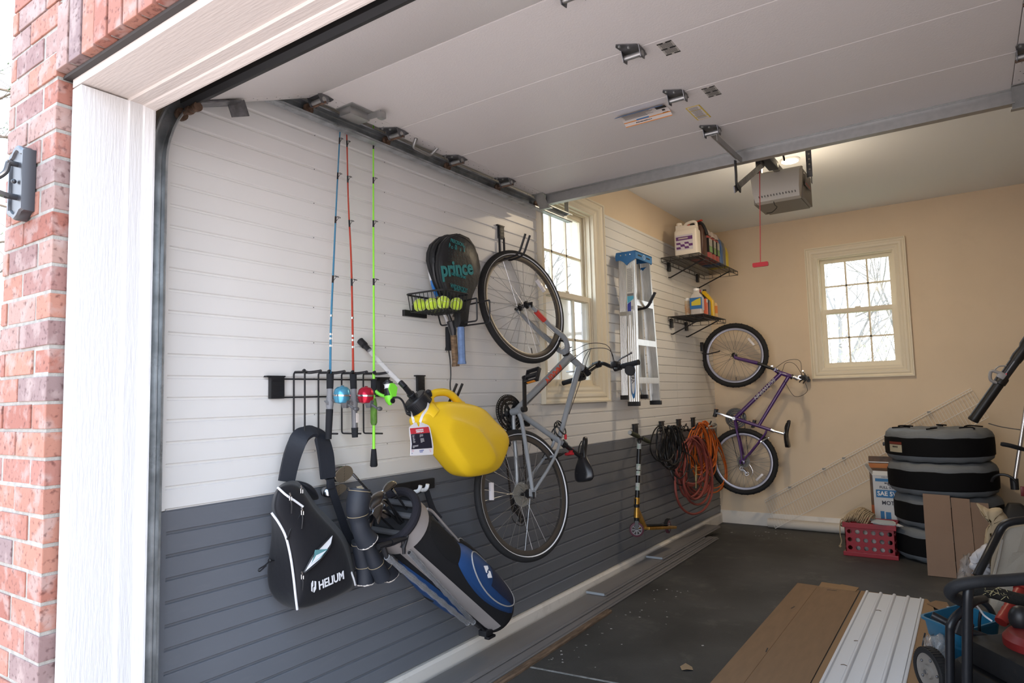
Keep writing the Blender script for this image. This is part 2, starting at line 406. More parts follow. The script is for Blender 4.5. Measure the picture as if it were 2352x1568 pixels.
MB().box((-0.003, 1.203, 1.90), (0.02, 0.014, 1.76)).build('white_edge_trim', SLAT_W, wall_left, smooth=False)
sc = MB()
for y in (1.85, 2.27, 2.72, 3.16, 3.55, 5.05, 5.5, 6.4):
    for i in range(2, 24, 2):
        if y < 3.6 or y > 4.6: sc.sphere((-0.008, y+0.01*sin(i*3), BZ+PW*i), 0.0024, 8, 5)
    for i in range(1, 12, 2): sc.sphere((-0.008, y, BZ-PG*i), 0.0024, 8, 5)
sc.build('screw_heads', GALVD, wall_left, kind='stuff')
# baseboards
bb = MB(); pr = [(-0.012, 0), (0.02, 0), (0.02, 0.085), (0.014, 0.093), (0.012, 0.101), (-0.012, 0.101)]
bb.loft([[V(x, 1.1, z) for x, z in pr], [V(x, YB, z) for x, z in pr]]); struct(bb.build('baseboard_left', BASEB))
bb = MB(); pr = [(0.0, 0), (0.018, 0), (0.018, 0.085), (0.011, 0.097), (0.011, 0.118), (0.005, 0.128), (0.0, 0.128)]
bb.loft([[V(0.0, YB-x, z) for x, z in pr], [V(XR, YB-x, z) for x, z in pr]]); struct(bb.build('baseboard_back', BASEB))

# windows: casing, jamb liner, two sashes with muntins and panes
def window(name, T, a0, a1, z0, z1, cout, depth_u, depth_l, meet):
    """T(a, z, d): a along the wall, z up, d into the room"""
    oa0, oa1, oz0, oz1 = cout
    b = MB(); prof = [(0, -0.012), (0, 0.010), (0.16, 0.016), (0.3, 0.014), (0.42, 0.024), (0.6, 0.026), (0.72, 0.019), (0.86, 0.024), (0.9, 0.034), (1.0, 0.034), (1.0, -0.012)]
    rows = []
    for t, d in prof:
        rows.append([T(a0+(oa0-a0)*t, z0+(oz0-z0)*t, d), T(a1+(oa1-a1)*t, z0+(oz0-z0)*t, d), T(a1+(oa1-a1)*t, z1+(oz1-z1)*t, d), T(a0+(oa0-a0)*t, z1+(oz1-z1)*t, d)])
    b.grid(rows, cu=True, cv=True)
    root = struct(b.build(name, CASING, smooth=False))
    def rect(bm, p, q, r, s, w, d0, d1):       # frame of width w between outer p..q, r..s
        o = [(p, r), (q, r), (q, s), (p, s)]; i = [(p+w, r+w), (q-w, r+w), (q-w, s-w), (p+w, s-w)]
        bm.grid([[T(a, z, d) for a, z in pts] for pts, d in ((o, d0), (o, d1), (i, d1), (i, d0))], cu=True, cv=True)
    j = MB(); rect(j, a0-0.001, a1+0.001, z0-0.001, z1+0.001, 0.012, -0.17, 0.008); rect(j, a0+.005, a1-.005, z0+.005, z1-.005, .016, -0.032, -0.022)
    rect(j, a0+.005, a1-.005, z0+.005, z1-.005, .016, -0.068, -0.060); j.build('jamb_liner', CASING, root, smooth=False)
    for nm, p, q, r, s, dd in (('upper_sash', a0+0.012, a1-0.012, meet-0.02, z1-0.012, depth_u), ('lower_sash', a0+0.012, a1-0.012, z0+0.012, meet+0.025, depth_l)):
        f = MB(); rect(f, p, q, r, s, 0.038, dd-0.016, dd+0.016); rect(f, p+.036, q-.036, r+.036, s-.036, 0.008, dd-0.008, dd+0.01)
        sa = f.build(nm, CASING, root, smooth=False)
        mu = MB(); gp, gq, gr_, gs = p+0.042, q-0.042, r+0.042, s-0.042
        for i in (1, 2):
            a = gp+(gq-gp)*i/3; mu.bar(T(a, gr_, dd), T(a, gs, dd), 0.016, 0.016, up=T(0, 0, 1)-T(0, 0, 0))
        z = (gr_+gs)/2; mu.bar(T(gp, z, dd), T(gq, z, dd), 0.016, 0.016, up=T(0, 0, 1)-T(0, 0, 0))
        mu.build('muntin_grid', CASING, sa, smooth=False)
        g = MB(); g.grid([[T(gp-.003, gr_-.003, dd-.004), T(gq+.003, gr_-.003, dd-.004)], [T(gp-.003, gs+.003, dd-.004), T(gq+.003, gs+.003, dd-.004)]])
        g.build('glass_pane', GLASSM, sa, smooth=False)
    lk = MB(); am = (a0+a1)/2; lk.box(T(am, meet+0.03, depth_l+.005), (0.05, 0.03, 0.012) if name == 'window_2' else (0.03, 0.05, 0.012)); lk.build('sash_lock', CASING, root)
    return root
window('window_1', lambda a, z, d: V(d, a, z), *WINL, CASE_L, -0.095, -0.048, 2.075)
window('window_2', lambda a, z, d: V(a, YB-d, z), *WINB, (0.985, 1.862, 1.478, 2.785), -0.095, -0.048, 2.135)

# front brick wall with the door opening
XO0, XO1, ZO = 0.22, 2.47, 2.31
YF = 0.797
wf = MB(); sh = []
def brick(c, size, shade):
    n0 = len(wf.bm.faces); R = Matrix.Rotation(random.uniform(-.012, .012), 3, 'Y')
    wf.box(V(*c)+V(0, random.uniform(-.003, .003), 0), size, R, 0.0028); sh.append((len(wf.bm.faces)-n0, shade))
CH, BT, BLN = 0.0785, 0.0685, 0.195
def rs(): return random.random()
k = 0; z = -0.02
while z < 2.72:
    zc = z+CH/2
    if z < 2.33: edges = [0.148]
    else: edges = [0.148]
    x = 0.148; first = (0.092 if k % 2 else BLN); lens = [first]
    while x > -0.215:
        L = lens.pop() if lens else BLN
        if x-L < -0.2: L = x+0.2
        if L < 0.03: break
        brick((x-L/2, YF+0.045, zc), (L, 0.09, BT), rs())
        x -= L+0.0105
    if z > 2.56:
        x = 0.1585+ (0.1 if k % 2 else 0)
        if k % 2: brick((0.1585+0.044, YF+0.045, zc), (0.088, 0.09, BT), rs())
        while x < 3.0: brick((x+BLN/2, YF+0.045, zc), (BLN, 0.09, BT), rs()); x += BLN+0.0105
    z += CH; k += 1
x = 0.1585
while x < 2.6:                             # soldier course over the opening
    brick((x+BT/2, YF+0.04, 2.345+0.1), (BT, 0.1, 0.198+random.uniform(-.004, .004)), rs()); x += BT+0.011
me_faces = [s for n, s in sh for _ in range(n)]
wall_front = wf.build('wall_front', BRICK, smooth=False, origin=(0, YF, 0), keep=True)
at_ = wall_front.data.attributes.new('shade', 'FLOAT', 'FACE')
at_.data.foreach_set('value', me_faces[:len(wall_front.data.polygons)])
struct(wall_front); ORG['wall_front'] = wall_front.location.copy()
mo = MB(); mo.box((-0.026, YF+0.048, 1.2), (0.342, 0.09, 2.6)); mo.box((1.5, YF+0.05, 2.93), (3.4, 0.084, 0.78)); mo.box((1.65, YF+0.048, 2.447), (3.0, 0.09, 0.19))
mo.box((2.85, YF+0.05, 1.2), (0.7, 0.084, 2.7)); mo.build('mortar_bed', MORTAR, wall_front, smooth=False)
fr = MB(); fr.box((0.0, 0.965, 1.55), (0.40, 0.13, 3.1)); fr.box((1.3, 0.965, 2.72), (2.3, 0.13, 0.77)); fr.box((2.8, 0.965, 1.55), (0.6, 0.13, 3.1))
fr.build('inner_framing', DRYWALL, wall_front, smooth=False)
li = MB(); li.box((1.35, YF+0.062, 2.339), (2.5, 0.09, 0.009)); li.build('steel_lintel', mat('rusty_lintel', (0.035, 0.03, 0.028), 0.7), wall_front, smooth=False)
def jamb_prof(s):   # (distance into the opening, y)
    return [(-0.055, 0.832), (0, 0.832), (0.0, 0.962), (0.008, 0.964), (0.008, 1.002), (0.012, 1.006), (0.018, 1.03), (0.018, 1.036), (-0.055, 1.036)]
for nm, x0, sgn in (('trim_1', XO0, 1), ('trim_2', XO1, -1)):
    t = MB(); t.loft([[V(x0+sgn*d, y, zz) for d, y in jamb_prof(0)] for zz in (0.0, 2.305)])
    struct(t.build(nm, JAMBM, smooth=False, origin=(x0, 0.832, 0)))
t = MB(); t.loft([[V(xx, y, ZO-d) for d, y in jamb_prof(0)] for xx in (XO0-0.055, XO1+0.055)])
struct(t.build('trim_3', JAMBH, smooth=False, origin=(1.3, 0.832, 2.3)))
# ------------------------------------------------------------------ overhead door, tracks, opener, lamps
DX0, DX1, DZ, DXC = 0.12, 2.57, 2.62, 1.345
SEAMS = [1.724, 2.171, 2.615, 3.067, 3.515]
door = thing('garage_door', 'white sectional overhead door rolled up under the ceiling', 'garage door', (DXC, 2.4, 2.44))
def hinge(px_, y, par, roller=None, double=True):
    """galvanised hinge leaf with a rolled knuckle under a seam; roller = x of the wheel"""
    b = MB(); z = DZ-0.0015
    b.prism([V(px_-0.032, y-0.07, z), V(px_+0.03, y-0.03, z), V(px_+0.034, y+0.03, z), V(px_+0.03, y+0.062, z), V(px_+0.005, y+0.066, z), V(px_-0.03, y+0.02, z), V(px_-0.04, y-0.055, z)], V(0, 0, -0.003))
    for s in (-1, 1):
        b.prism([V(px_+s*0.033, y-0.025, z), V(px_+s*0.033, y+0.035, z), V(px_+s*0.033, y+0.028, z-0.034), V(px_+s*0.033, y-0.006, z-0.038)], V(0.0025*s, 0, 0))
    h = b.build('hinge', GALVD, par, ang=30)
    c = MB(); c.cyl(V(px_-0.037, y+0.008, z-0.02), V(px_+0.037, y+0.008, z-0.02), 0.0105, n=14)
    for q in ((-0.025, -0.055), (0.0, -0.03), (0.012, 0.048)): c.lathe([(0.006, 0), (0.006, 0.004), (0.003, 0.006)], V(px_+q[0], y+q[1], z-0.003), V(0, 0, -1), 6)
    c.build('hinge_knuckle', GALV, h)
    if roller is not None:
        r = MB(); zz = z-0.032; r.cyl(V(roller, y+0.012, zz), V(px_+(0.04 if px_ < 1 else -0.04), y+0.012, zz), 0.0055, n=10)
        s = 1 if px_ < 1 else -1
        r.lathe([(0.008, -0.008), (0.021, -0.008), (0.0235, -0.004), (0.0235, 0.004), (0.021, 0.008), (0.008, 0.008)], V(roller, y+0.012, zz), V(1, 0, 0), 18)
        r.build('roller', RUSTY, h)
    return h
for i in range(5):
    if i == 0: p0, p1 = V(0, 1.228, 2.412), V(0, SEAMS[0]-0.002, DZ)
    else: p0, p1 = V(0, SEAMS[i-1]+0.002, DZ), V(0, SEAMS[i]-0.002, DZ)
    d = (p1-p0).normalized(); n = Vector((1, 0, 0)).cross(d)     # n points up
    b = MB(); T = 0.045
    b.prism([V(DX0+.07, 0, 0)+p0, V(DX1-.07, 0, 0)+p0, V(DX1-.07, 0, 0)+p1, V(DX0+.07, 0, 0)+p1], n*T, bev=0.0025)
    pan = b.build('door_section', DOORM, door, smooth=False)
    e = MB()
    for xa, xb in ((DX0, DX0+.068), (DX1-.068, DX1)):
        e.prism([V(xa, 0, 0)+p0, V(xb, 0, 0)+p0, V(xb, 0, 0)+p1, V(xa, 0, 0)+p1], n*T, bev=0.002)
    for xc in (DX0+.034, DX1-.034):
        for k in range(9):
            q = p0.lerp(p1, (k+.8)/9.6)+V(xc+.008*(-1)**k, 0, 0); 
    e.build('end_stile', DOORM, pan, smooth=False)
    ho = MB()
    for xc in (DX0+.036, DX1-.036):
        for k in range(14):
            q = p0.lerp(p1, (k+1.0)/15)+V(xc+.012*((k % 3)-1), 0, 0)
            ho.lathe([(0.0022, 0.0002), (0.0022, -0.0006)], q, n, 6)
    ho.build('punched_holes', BLACKP, pan, kind='stuff', smooth=False)
for y in SEAMS[:4]:
    hinge(DX0+.036, y, door, roller=0.088); hinge(DX1-.036, y, door, roller=2.602)
    hinge(DXC, y, door)
# rubber astragal and retainer along the lower edge
b = MB(); b.loft([[V(x, 1.228, 2.412)+V(0, a, c) for a, c in ((0.004, -0.002), (-0.018, 0.046), (-0.034, 0.040), (-0.052, 0.006), (-0.05, -0.012), (-0.034, -0.024), (-0.014, -0.016))] for x in (DX0, DX1)])
b.build('bottom_seal', RUBBER, door)
for s, xe in ((1, DX0), (-1, DX1)):
    b = MB(); b.prism([V(xe+s*0.005, 1.21, 2.400), V(xe+s*0.075, 1.21, 2.400), V(xe+s*0.075, 1.36, 2.459), V(xe+s*0.005, 1.36, 2.459)], V(0, 0.002, -0.005))
    b.box(V(xe+s*0.03, 1.375, 2.445), (0.004, 0.075, 0.06), Matrix.Rotation(RAD(22), 3, 'X'))
    br = b.build('bottom_bracket', GALVD, door, smooth=False)
    c = MB(); c.cyl(V(xe-s*0.04, 1.20, 2.378), V(xe+s*0.07, 1.20, 2.378), 0.007, n=10)
    for k, (o, r) in enumerate(((-.034, .022), (.02, .015), (.045, .013), (.065, .016))): c.cyl(V(xe+s*(o-.006), 1.20, 2.378), V(xe+s*(o+.008), 1.20, 2.378), r, n=14)
    c.build('roller', RUSTY, br)
# inside lock, lift handle
b = MB(); z = DZ
b.box((0.17, 1.915, z-0.02), (0.07, 0.11, 0.036), bev=0.004); b.box((0.175, 1.93, z-0.003), (0.1, 0.16, 0.004))
b.bar(V(0.2, 1.96, z-0.022), V(0.275, 1.965, z-0.022), 0.026, 0.004, up=(0, 1, 0)); b.box((0.283, 1.963, z-0.036), (0.03, 0.028, 0.03), bev=0.006)
b.build('side_lock', GALV, door, ang=30)
b = MB(); b.tube(rpoly([V(0.17, 2.30, z), V(0.14, 2.31, z-0.035), V(0.135, 2.44, z-0.037), V(0.165, 2.46, z)], 0.015), 0.008, 8)
b.build('lift_handle', GALV, door)
# reinforcing strut and top brackets
b = MB(); ys = 3.468
b.loft([[V(x, ys, DZ)+V(0, a, c) for a, c in ((-0.026, 0.0), (-0.026, -0.003), (-0.002, -0.003), (-0.002, -0.058), (0.040, -0.058), (0.040, -0.002), (0.036, -0.002), (0.036, -0.055), (0.002, -0.055), (0.002, 0))] for x in (DX0+.06, DX1-.06)])
b.build('reinforcing_strut', GALV, door, smooth=False)
for s, xe in ((1, DX0), (-1, DX1)):
    b = MB(); b.box((xe+s*0.035, 3.455, DZ-0.002), (0.075, 0.11, 0.004)); b.prism([V(xe+s*0.0, 3.42, DZ-.004), V(xe+s*0.07, 3.42, DZ-.004), V(xe+s*0.07, 3.49, DZ-0.075), V(xe+s*0.0, 3.49, DZ-0.075)], V(0, 0.003, 0.001))
    b.box((xe+s*0.035, 3.503, DZ-0.074), (0.08, 0.03, 0.004))
    br = b.build('top_bracket', GALV, door, smooth=False)
    c = MB(); c.cyl(V(xe-s*.034, 3.50, DZ-.035), V(xe+s*.05, 3.50, DZ-.035), 0.0055, n=10); c.lathe([(0.008, -0.008), (0.0235, -0.006), (0.0235, 0.006), (0.008, 0.008)], V(xe-s*.034, 3.5, DZ-.035), V(1, 0, 0), 16); c.build('roller', RUSTY, br)
# stickers on the door
PAPER = mat('sticker_paper', (0.72, 0.66, 0.62), 0.5); INK = mat('black_ink', (0.02, 0.02, 0.02), 0.6); GREYINK = mat('grey_print', (0.22, 0.21, 0.2), 0.7)
ORANGE = mat('orange_print', (0.75, 0.26, 0.03), 0.5); BLUEP = mat('blue_print', (0.05, 0.22, 0.5), 0.5); YELP = mat('yellow_print', (0.72, 0.52, 0.06), 0.5)
def lines(bm, o, u, v, w, h, n, fill=0.55, jag=0.25):    # rows of tiny print as thin bars on a label
    u = Vector(u).normalized(); v = Vector(v).normalized(); nn = u.cross(v)
    for i in range(n):
        ww = w*(1-random.random()*jag); c = o-v*(h*(i+0.5)/n)
        bm.face([c+nn*.0006, c+u*ww+nn*.0006, c+u*ww+v*(h/n*fill)+nn*.0006, c+v*(h/n*fill)+nn*.0006])
SX, SY = V(1, 0, 0), V(0, 1, 0)
for xa, y0 in ((1.43, 2.196), (1.443, 2.64)):
    b = MB(); b.box((xa+.026, y0+.047, DZ-.0006), (0.054, 0.1, 0.0008)); lb = b.build('instruction_sticker', mat('grey_sticker', (0.45, 0.42, 0.38), 0.6), door, smooth=False)
    b = MB()
    for k, dy in enumerate((0.0, 0.045, 0.09)):
        b.box((xa+.010, y0+dy, DZ-.0014), (0.022, 0.007, 0.0006)); b.box((xa+.042, y0+dy, DZ-.0014), (0.022, 0.007, 0.0006))
    for k in range(16): b.box((xa+.027, y0+.006+.005*k, DZ-.0012), (0.045-.006*random.random(), 0.0017, 0.0004))
    b.build('print', INK, lb, smooth=False)
def curl(x, y, u0): # warning sheet peeling a little at both long edges
    return DZ-0.002-0.018*(abs(u0-0.5)*2)**3
b = MB(); wl_ = MB(); xa, xb, ya, yb = 1.045, 1.268, 2.643, 2.767
def wpt(u, v, off=0.0): return V(xa+(xb-xa)*u, ya+(yb-ya)*v, curl(0, 0, v)-off)
def wpatch(bm, u0, u1, v0, v1, off):
    bm.grid([[wpt(u0+(u1-u0)*i/4, v0+(v1-v0)*j/6, off) for i in range(5)] for j in range(7)])
wpatch(b, 0, 1, 0, 1, 0); ws = b.build('warning_label', PAPER, door, label='curling warning label with orange and blue bands')
b = MB(); wpatch(b, 0, 1, 0.82, 1, 0.0006); b.build('orange_band', ORANGE, ws)
b = MB(); wpatch(b, 0, 1, 0, 0.13, 0.0006); wpatch(b, .28, .55, .78, .84, .0008); b.build('blue_band', BLUEP, ws)
b = MB(); wpatch(b, .33, .52, .02, .12, .0010); b.build('yellow_patch', YELP, ws)
b = MB(); wpatch(b, .78, .99, .14, .52, .0006)
for k in range(12): wpatch(b, .06+.02*random.random(), .74-.2*random.random(), .2+.047*k, .2+.047*k+.018, .0006)
wpatch(b, .86, .92, .60, .78, .0006); wpatch(b, .84, .96, .80, .83, .0006)
b.text('WARNING', wpt(.42, .93, .0012), V(-1, 0, 0), V(0, 1, 0), 0.016, bold=0.0006); b.build('print', INK, ws, smooth=False)
b = MB(); b.box((1.355, 2.858, DZ-.0008), (0.062, 0.16, 0.001)); ys_ = b.build('caution_sticker', YELP, door, smooth=False)
b = MB(); b.box((1.355, 2.80, DZ-.0015), (0.052, 0.036, 0.0006)); b.box((1.355, 2.862, DZ-.0015), (0.052, 0.072, 0.0006)); b.box((1.355, 2.92, DZ-.0015), (0.052, 0.028, 0.0006)); b.build('white_panel', PAPER, ys_, smooth=False)
b = MB()
for k in range(18): b.box((1.355-.003*random.random(), 2.79+.0075*k, DZ-.002), (0.042-.01*random.random(), 0.0025, 0.0004))
b.build('print', GREYINK, ys_, smooth=False)

# tracks
def track(name, label, xw, s):
    t = thing(name, label, 'track', (xw, 1.12, 0.0)); R = 0.40; yv, zt = 1.118, 2.585
    path = [V(xw, yv, 0.02), V(xw, yv, zt-R)]
    path += [V(xw, yv+R-R*cos(a), zt-R+R*sin(a)) for a in [pi/2*k/14 for k in range(1, 15)]] + [V(xw, 3.93, zt)]
    rows = []
    prof = [(0, -.026), (0.004, -.030), (0.042, -.030), (0.046, -.026), (0.046, -.02), (0.043, -.02), (0.041, -.0265), (0.006, -.0265), (0.0035, -.023), (0.0035, .023), (0.006, .0265), (0.041, .0265), (0.043, .02), (0.046, .02), (0.046, .026), (0.042, .030), (0.004, .030), (0, .026)]
    for i, p in enumerate(path):
        d = (path[min(i+1, len(path)-1)]-path[max(i-1, 0)]).normalized(); nrm = V(s, 0, 0).cross(d) if s > 0 else d.cross(V(-1, 0, 0)).cross(d).cross(d) if False else V(1, 0, 0).cross(d)
        rows.append([p + V(s*a, 0, 0) + nrm*c for a, c in prof])
    b = MB(); b.loft(rows); rail = b.build('rail', TRACKM, t, smooth=False)
    for zz in (0.55, 1.25, 2.16):
        b = MB(); b.box((xw+s*0.0-s*.003, 1.062, zz), (0.004, 0.07, 0.055)); b.box((xw+s*.02, 1.04, zz), (0.05, 0.004, 0.055))
        for o in (-.012, .014): b.lathe([(0.009, 0), (0.009, 0.004), (0.005, 0.007)], V(xw+s*0.002, 1.09, zz+o), V(s, 0, 0), 10)
        b.build('wall_bracket', GALV, t, smooth=False)
    b = MB(); xo = xw-s*0.004
    b.box((xo, 1.085, 1.25), (0.003, 0.03, 2.4)); b.build('flag_angle', GALVD, t, smooth=False)
    b = MB(); b.box((xw+s*.022, 3.895, 2.72), (0.032, 0.003, 0.23)); b.box((xw+s*.007, 3.91, 2.72), (0.003, 0.032, 0.23))
    b.bar(V(xw+s*.01, 3.92, 2.70), V(xw-s*.03, 4.02, 2.86), 0.028, 0.003); b.bar(V(xw+s*.02, 3.9, 2.8), V(xw+s*.02, 3.9, CEIL), 0.03, 0.003)
    for k in range(5): b.lathe([(0.004, 0), (0.004, .002)], V(xw+s*.022, 3.893, 2.64+.04*k), V(0, -1, 0), 8)
    b.build('ceiling_hanger', GALV, t, smooth=False); return t
track('door_track', 'curved steel door track along the white slatted wall', 0.062, 1)
track('door_track', 'steel door track at the right edge of the garage', 2.628, -1)

# door opener
op = thing('door_opener', 'beige boxy garage door opener hanging from the ceiling behind the door', 'door opener', (1.325, 4.6, 2.55))
OPB = mat('beige_plastic_housing', (0.60, 0.55, 0.48), 0.5, bump=0.05, bscale=300); OPG = mat('brown_grey_steel_chassis', (0.24, 0.21, 0.17), 0.5)
x0, x1, y0, y1, zt = 1.165, 1.485, 4.44, 4.80, 2.80
b = MB(); rows = []
for y, zb, ztp, ins in ((y0, 2.618, 2.795, .022), (y0-.014, 2.634, 2.78, .03), (y0-.02, 2.66, 2.75, .05)): pass
b.loft([[V(x0+.018, y0-.02, 2.66), V(x1-.018, y0-.02, 2.66), V(x1-.01, y0-.02, 2.765), V(x0+.01, y0-.02, 2.775)],
        [V(x0+.028, y0, 2.602), V(x1-.02, y0, 2.602), V(x1, y0, 2.79), V(x0, y0, 2.795)],
        [V(x0+.034, y0+.05, 2.596), V(x1-.02, y0+.05, 2.596), V(x1, y0+.05, 2.80), V(x0, y0+.05, 2.80)]])
b.build('front_cover', OPB, op, ang=50)
b = MB(); b.box(((x0+x1)/2, y0+.20, 2.70), (x1-x0-.016, .30, .195)); b.box(((x0+x1)/2+.004, y0+.2, 2.603), (x1-x0-.06, .32, .008)); b.build('chassis', OPG, op, smooth=False)
b = MB()
for k in range(13): b.box((x0+.055+.0185*k, y0-.012, 2.634), (0.0035, 0.006, 0.02), Matrix.Rotation(RAD(-35), 3, 'X') @ Matrix.Rotation(RAD(-14), 3, 'Y'))
b.build('vent_slot', BLACKP, op, smooth=False)
LENS = mat('warm_lit_lens', (0.9, 0.6, 0.25), 0.4, emit=(1.0, 0.62, 0.22), estr=0.8)
b = MB(); b.loft([[V(x0+.03+.26*t, y0+.36+.05*sin(pi*t), z) for t in [k/10 for k in range(11)]]+[V(x1-.03, y0+.33, z), V(x0+.03, y0+.33, z)] for z in (2.615, 2.75)]); b.build('lamp_lens', LENS, op)
b = MB(); b.box((x1+.001, y0+.17, 2.71), (0.004, .17, .05)); sl = b.build('side_sticker', mat('brown_label', (0.2, 0.16, 0.13), 0.5), op, smooth=False)
b = MB(); b.box((x1+.004, y0+.17, 2.70), (0.001, .15, .004)); b.build('red_stripe', mat('red_print', (0.6, 0.05, 0.04), 0.5), sl, smooth=False)
b = MB()
for xx in (x0+.01, x1+.006):
    b = MB(); b.box((xx, y0+.16, 2.93), (0.003, 0.033, 0.36)); b.box((xx+.016, y0+.145, 2.93), (0.034, 0.003, 0.36)); b.build('hanging_strap', GALVD, op, smooth=False)
    b = MB(); b.box((xx, y0+.3, 2.93), (0.003, 0.032, 0.36)); b.build('hanging_strap', GALVD, op, smooth=False)
b = MB()
for k in range(8): b.lathe([(0.006, 0), (0.006, .001)], V(x1+.006+.018, y0+.1425, 2.80+.034*k), V(0, -1, 0), 8)
b.build('strap_holes', mat('ceiling_seen_through_hole', (0.5, 0.44, 0.36), 0.8), op, kind='stuff')
b = MB(); b.box((DXC-.005, 2.82, 2.80), (0.035, 3.4, 0.04)); b.build('drive_rail', OPG, op, smooth=False)
b = MB(); b.box((DXC-.005, 4.22, 2.79), (0.06, 0.26, 0.05), bev=.006); b.box((DXC-.03, 4.1, 2.76), (0.03, 0.1, 0.06), bev=.005); b.build('trolley', BLACKP, op)
b = MB(); b.tube(bez([V(DXC+.05, 4.4, 2.83), V(DXC+.06, 4.3, 2.88), V(DXC+.06, 4.25, 2.98), V(DXC+.06, 4.25, CEIL)], 5), 0.006, 6); b.build('wire', BLACKP, op)
b = MB(); b.tube(bez([V(1.30, y0+.03, 2.60), V(1.31, y0+.02, 2.57), V(1.325, y0, 2.55), V(1.30, y0-.03, 2.515), V(1.27, y0-.05, 2.51)], 5), 0.0022, 5); b.build('antenna_wire', BLACKP, op)
b = MB(); b.bar(V(DXC+.008, 3.07, DZ-.035), V(DXC+.02, 3.44, DZ-.045), 0.03, 0.004); b.bar(V(DXC+.023, 3.07, DZ-.05), V(DXC+.036, 3.44, DZ-.06), 0.004, 0.03)
b.build('door_plate', GALV, op, smooth=False)
b = MB(); pts = [V(DXC+.005, 3.43, DZ-.055), V(DXC+.003, 3.44, DZ-.12), V(DXC-.002, 3.46, DZ-.17), V(DXC, 3.52, DZ-.19)]
b.strip(bez(pts, 6), 0.03, 0.006, V(1, 0, 0)); b.build('curved_arm', BLACKM, op)
b = MB(); b.bar(V(DXC-.01, 3.44, DZ-.205), V(DXC-.02, 4.12, 2.74), 0.006, 0.034); b.build('straight_arm', GALVD, op, smooth=False)
b = MB(); b.tube([V(DXC-.035, 4.11, 2.73), V(1.285, 4.1, 2.14)], 0.003, 6); b.build('release_cord', mat('red_cord', (0.6, 0.1, 0.1), 0.8), op)
b = MB(); b.prism([V(1.285+dx, 4.1, 2.13+dz)+V(0, -.008, 0) for dx, dz in rrect(0, 0, 0.09, 0.026, 0.006)], V(0, 0.016, 0)); b.build('red_pull_handle', mat('red_plastic', (0.62, 0.02, 0.03), 0.4), op)
# ceiling lamp
lp = thing('ceiling_lamp', 'small round glowing lamp on the ceiling above the opener', 'lamp', (1.27, 5.22, CEIL-.02))
b = MB(); b.lathe([(0.07, 0), (0.07, -0.012), (0.062, -0.018)], V(1.27, 5.22, CEIL), V(0, 0, 1), 32); b.build('rim', WHITEP, lp)
b = MB(); b.lathe([(0.06, -0.0181), (0.055, -0.022), (0.02, -0.025)], V(1.27, 5.22, CEIL), V(0, 0, 1), 32); b.build('glowing_diffuser', mat('lit_diffuser', (1, .9, .7), 0.4, emit=(1.0, 0.74, 0.38), estr=30), lp)
# wall lantern at the left edge
ln = thing('wall_lantern', 'black outdoor wall lantern on the brick pier', 'lantern', (-0.03, 0.795, 1.95))
LB = mat('dark_bronze_metal', (0.05, 0.05, 0.055), 0.35, metal=0.4)
cx, cz = -0.03, 2.05
def lplate(w, h, y, bump_):
    hw, hh = w/2, h/2; pts = []
    top = [(-hw, hh), (-hw*.7, hh+.002), (-hw*.35, hh+bump_*.7), (0, hh+bump_), (hw*.35, hh+bump_*.7), (hw*.7, hh+.002), (hw, hh)]
    pts = top + [(x, -z) for x, z in reversed(top)]
    return [V(cx+x, y, cz+z) for x, z in pts]
b = MB(); b.loft([lplate(.115, .185, .795, .022), lplate(.115, .185, .768, .022), lplate(.105, .175, .762, .022), lplate(.088, .158, .762, .02), lplate(.082, .152, .768, .02)]); b.build('back_plate', LB, ln, ang=40)
b = MB(); b.tube([V(cx, .77, 2.105), V(cx, .74, 2.105)], .008, 10); b.tube(bez([V(cx, .745, 2.105), V(cx, .735, 2.07), V(cx, .70, 2.045), V(cx-.01, .64, 2.06), V(cx-.02, .60, 2.12), V(cx-.02, .56, 2.16)], 8), .008, 10); b.build('scroll_arm', LB, ln)
b = MB(); b.tube([V(cx, .77, 2.005), V(cx, .735, 2.005)], .009, 10); b.sphere(V(cx, .76, 2.052), .007, 10, 6)
b.prism([V(cx-.012, .745, 2.01), V(cx+.012, .745, 2.01), V(cx+.016, .62, 2.035), V(cx-.016, .62, 2.035)], V(0, 0, -.012)); b.build('lower_arm', LB, ln)
b = MB(); b.lathe([(.02, 2.13), (.07, 2.10), (.075, 2.04), (.055, 1.86), (.03, 1.83)], V(cx-.02, .52, 0), V(0, 0, 1), 8); b.build('lantern_body', LB, ln, ang=20)
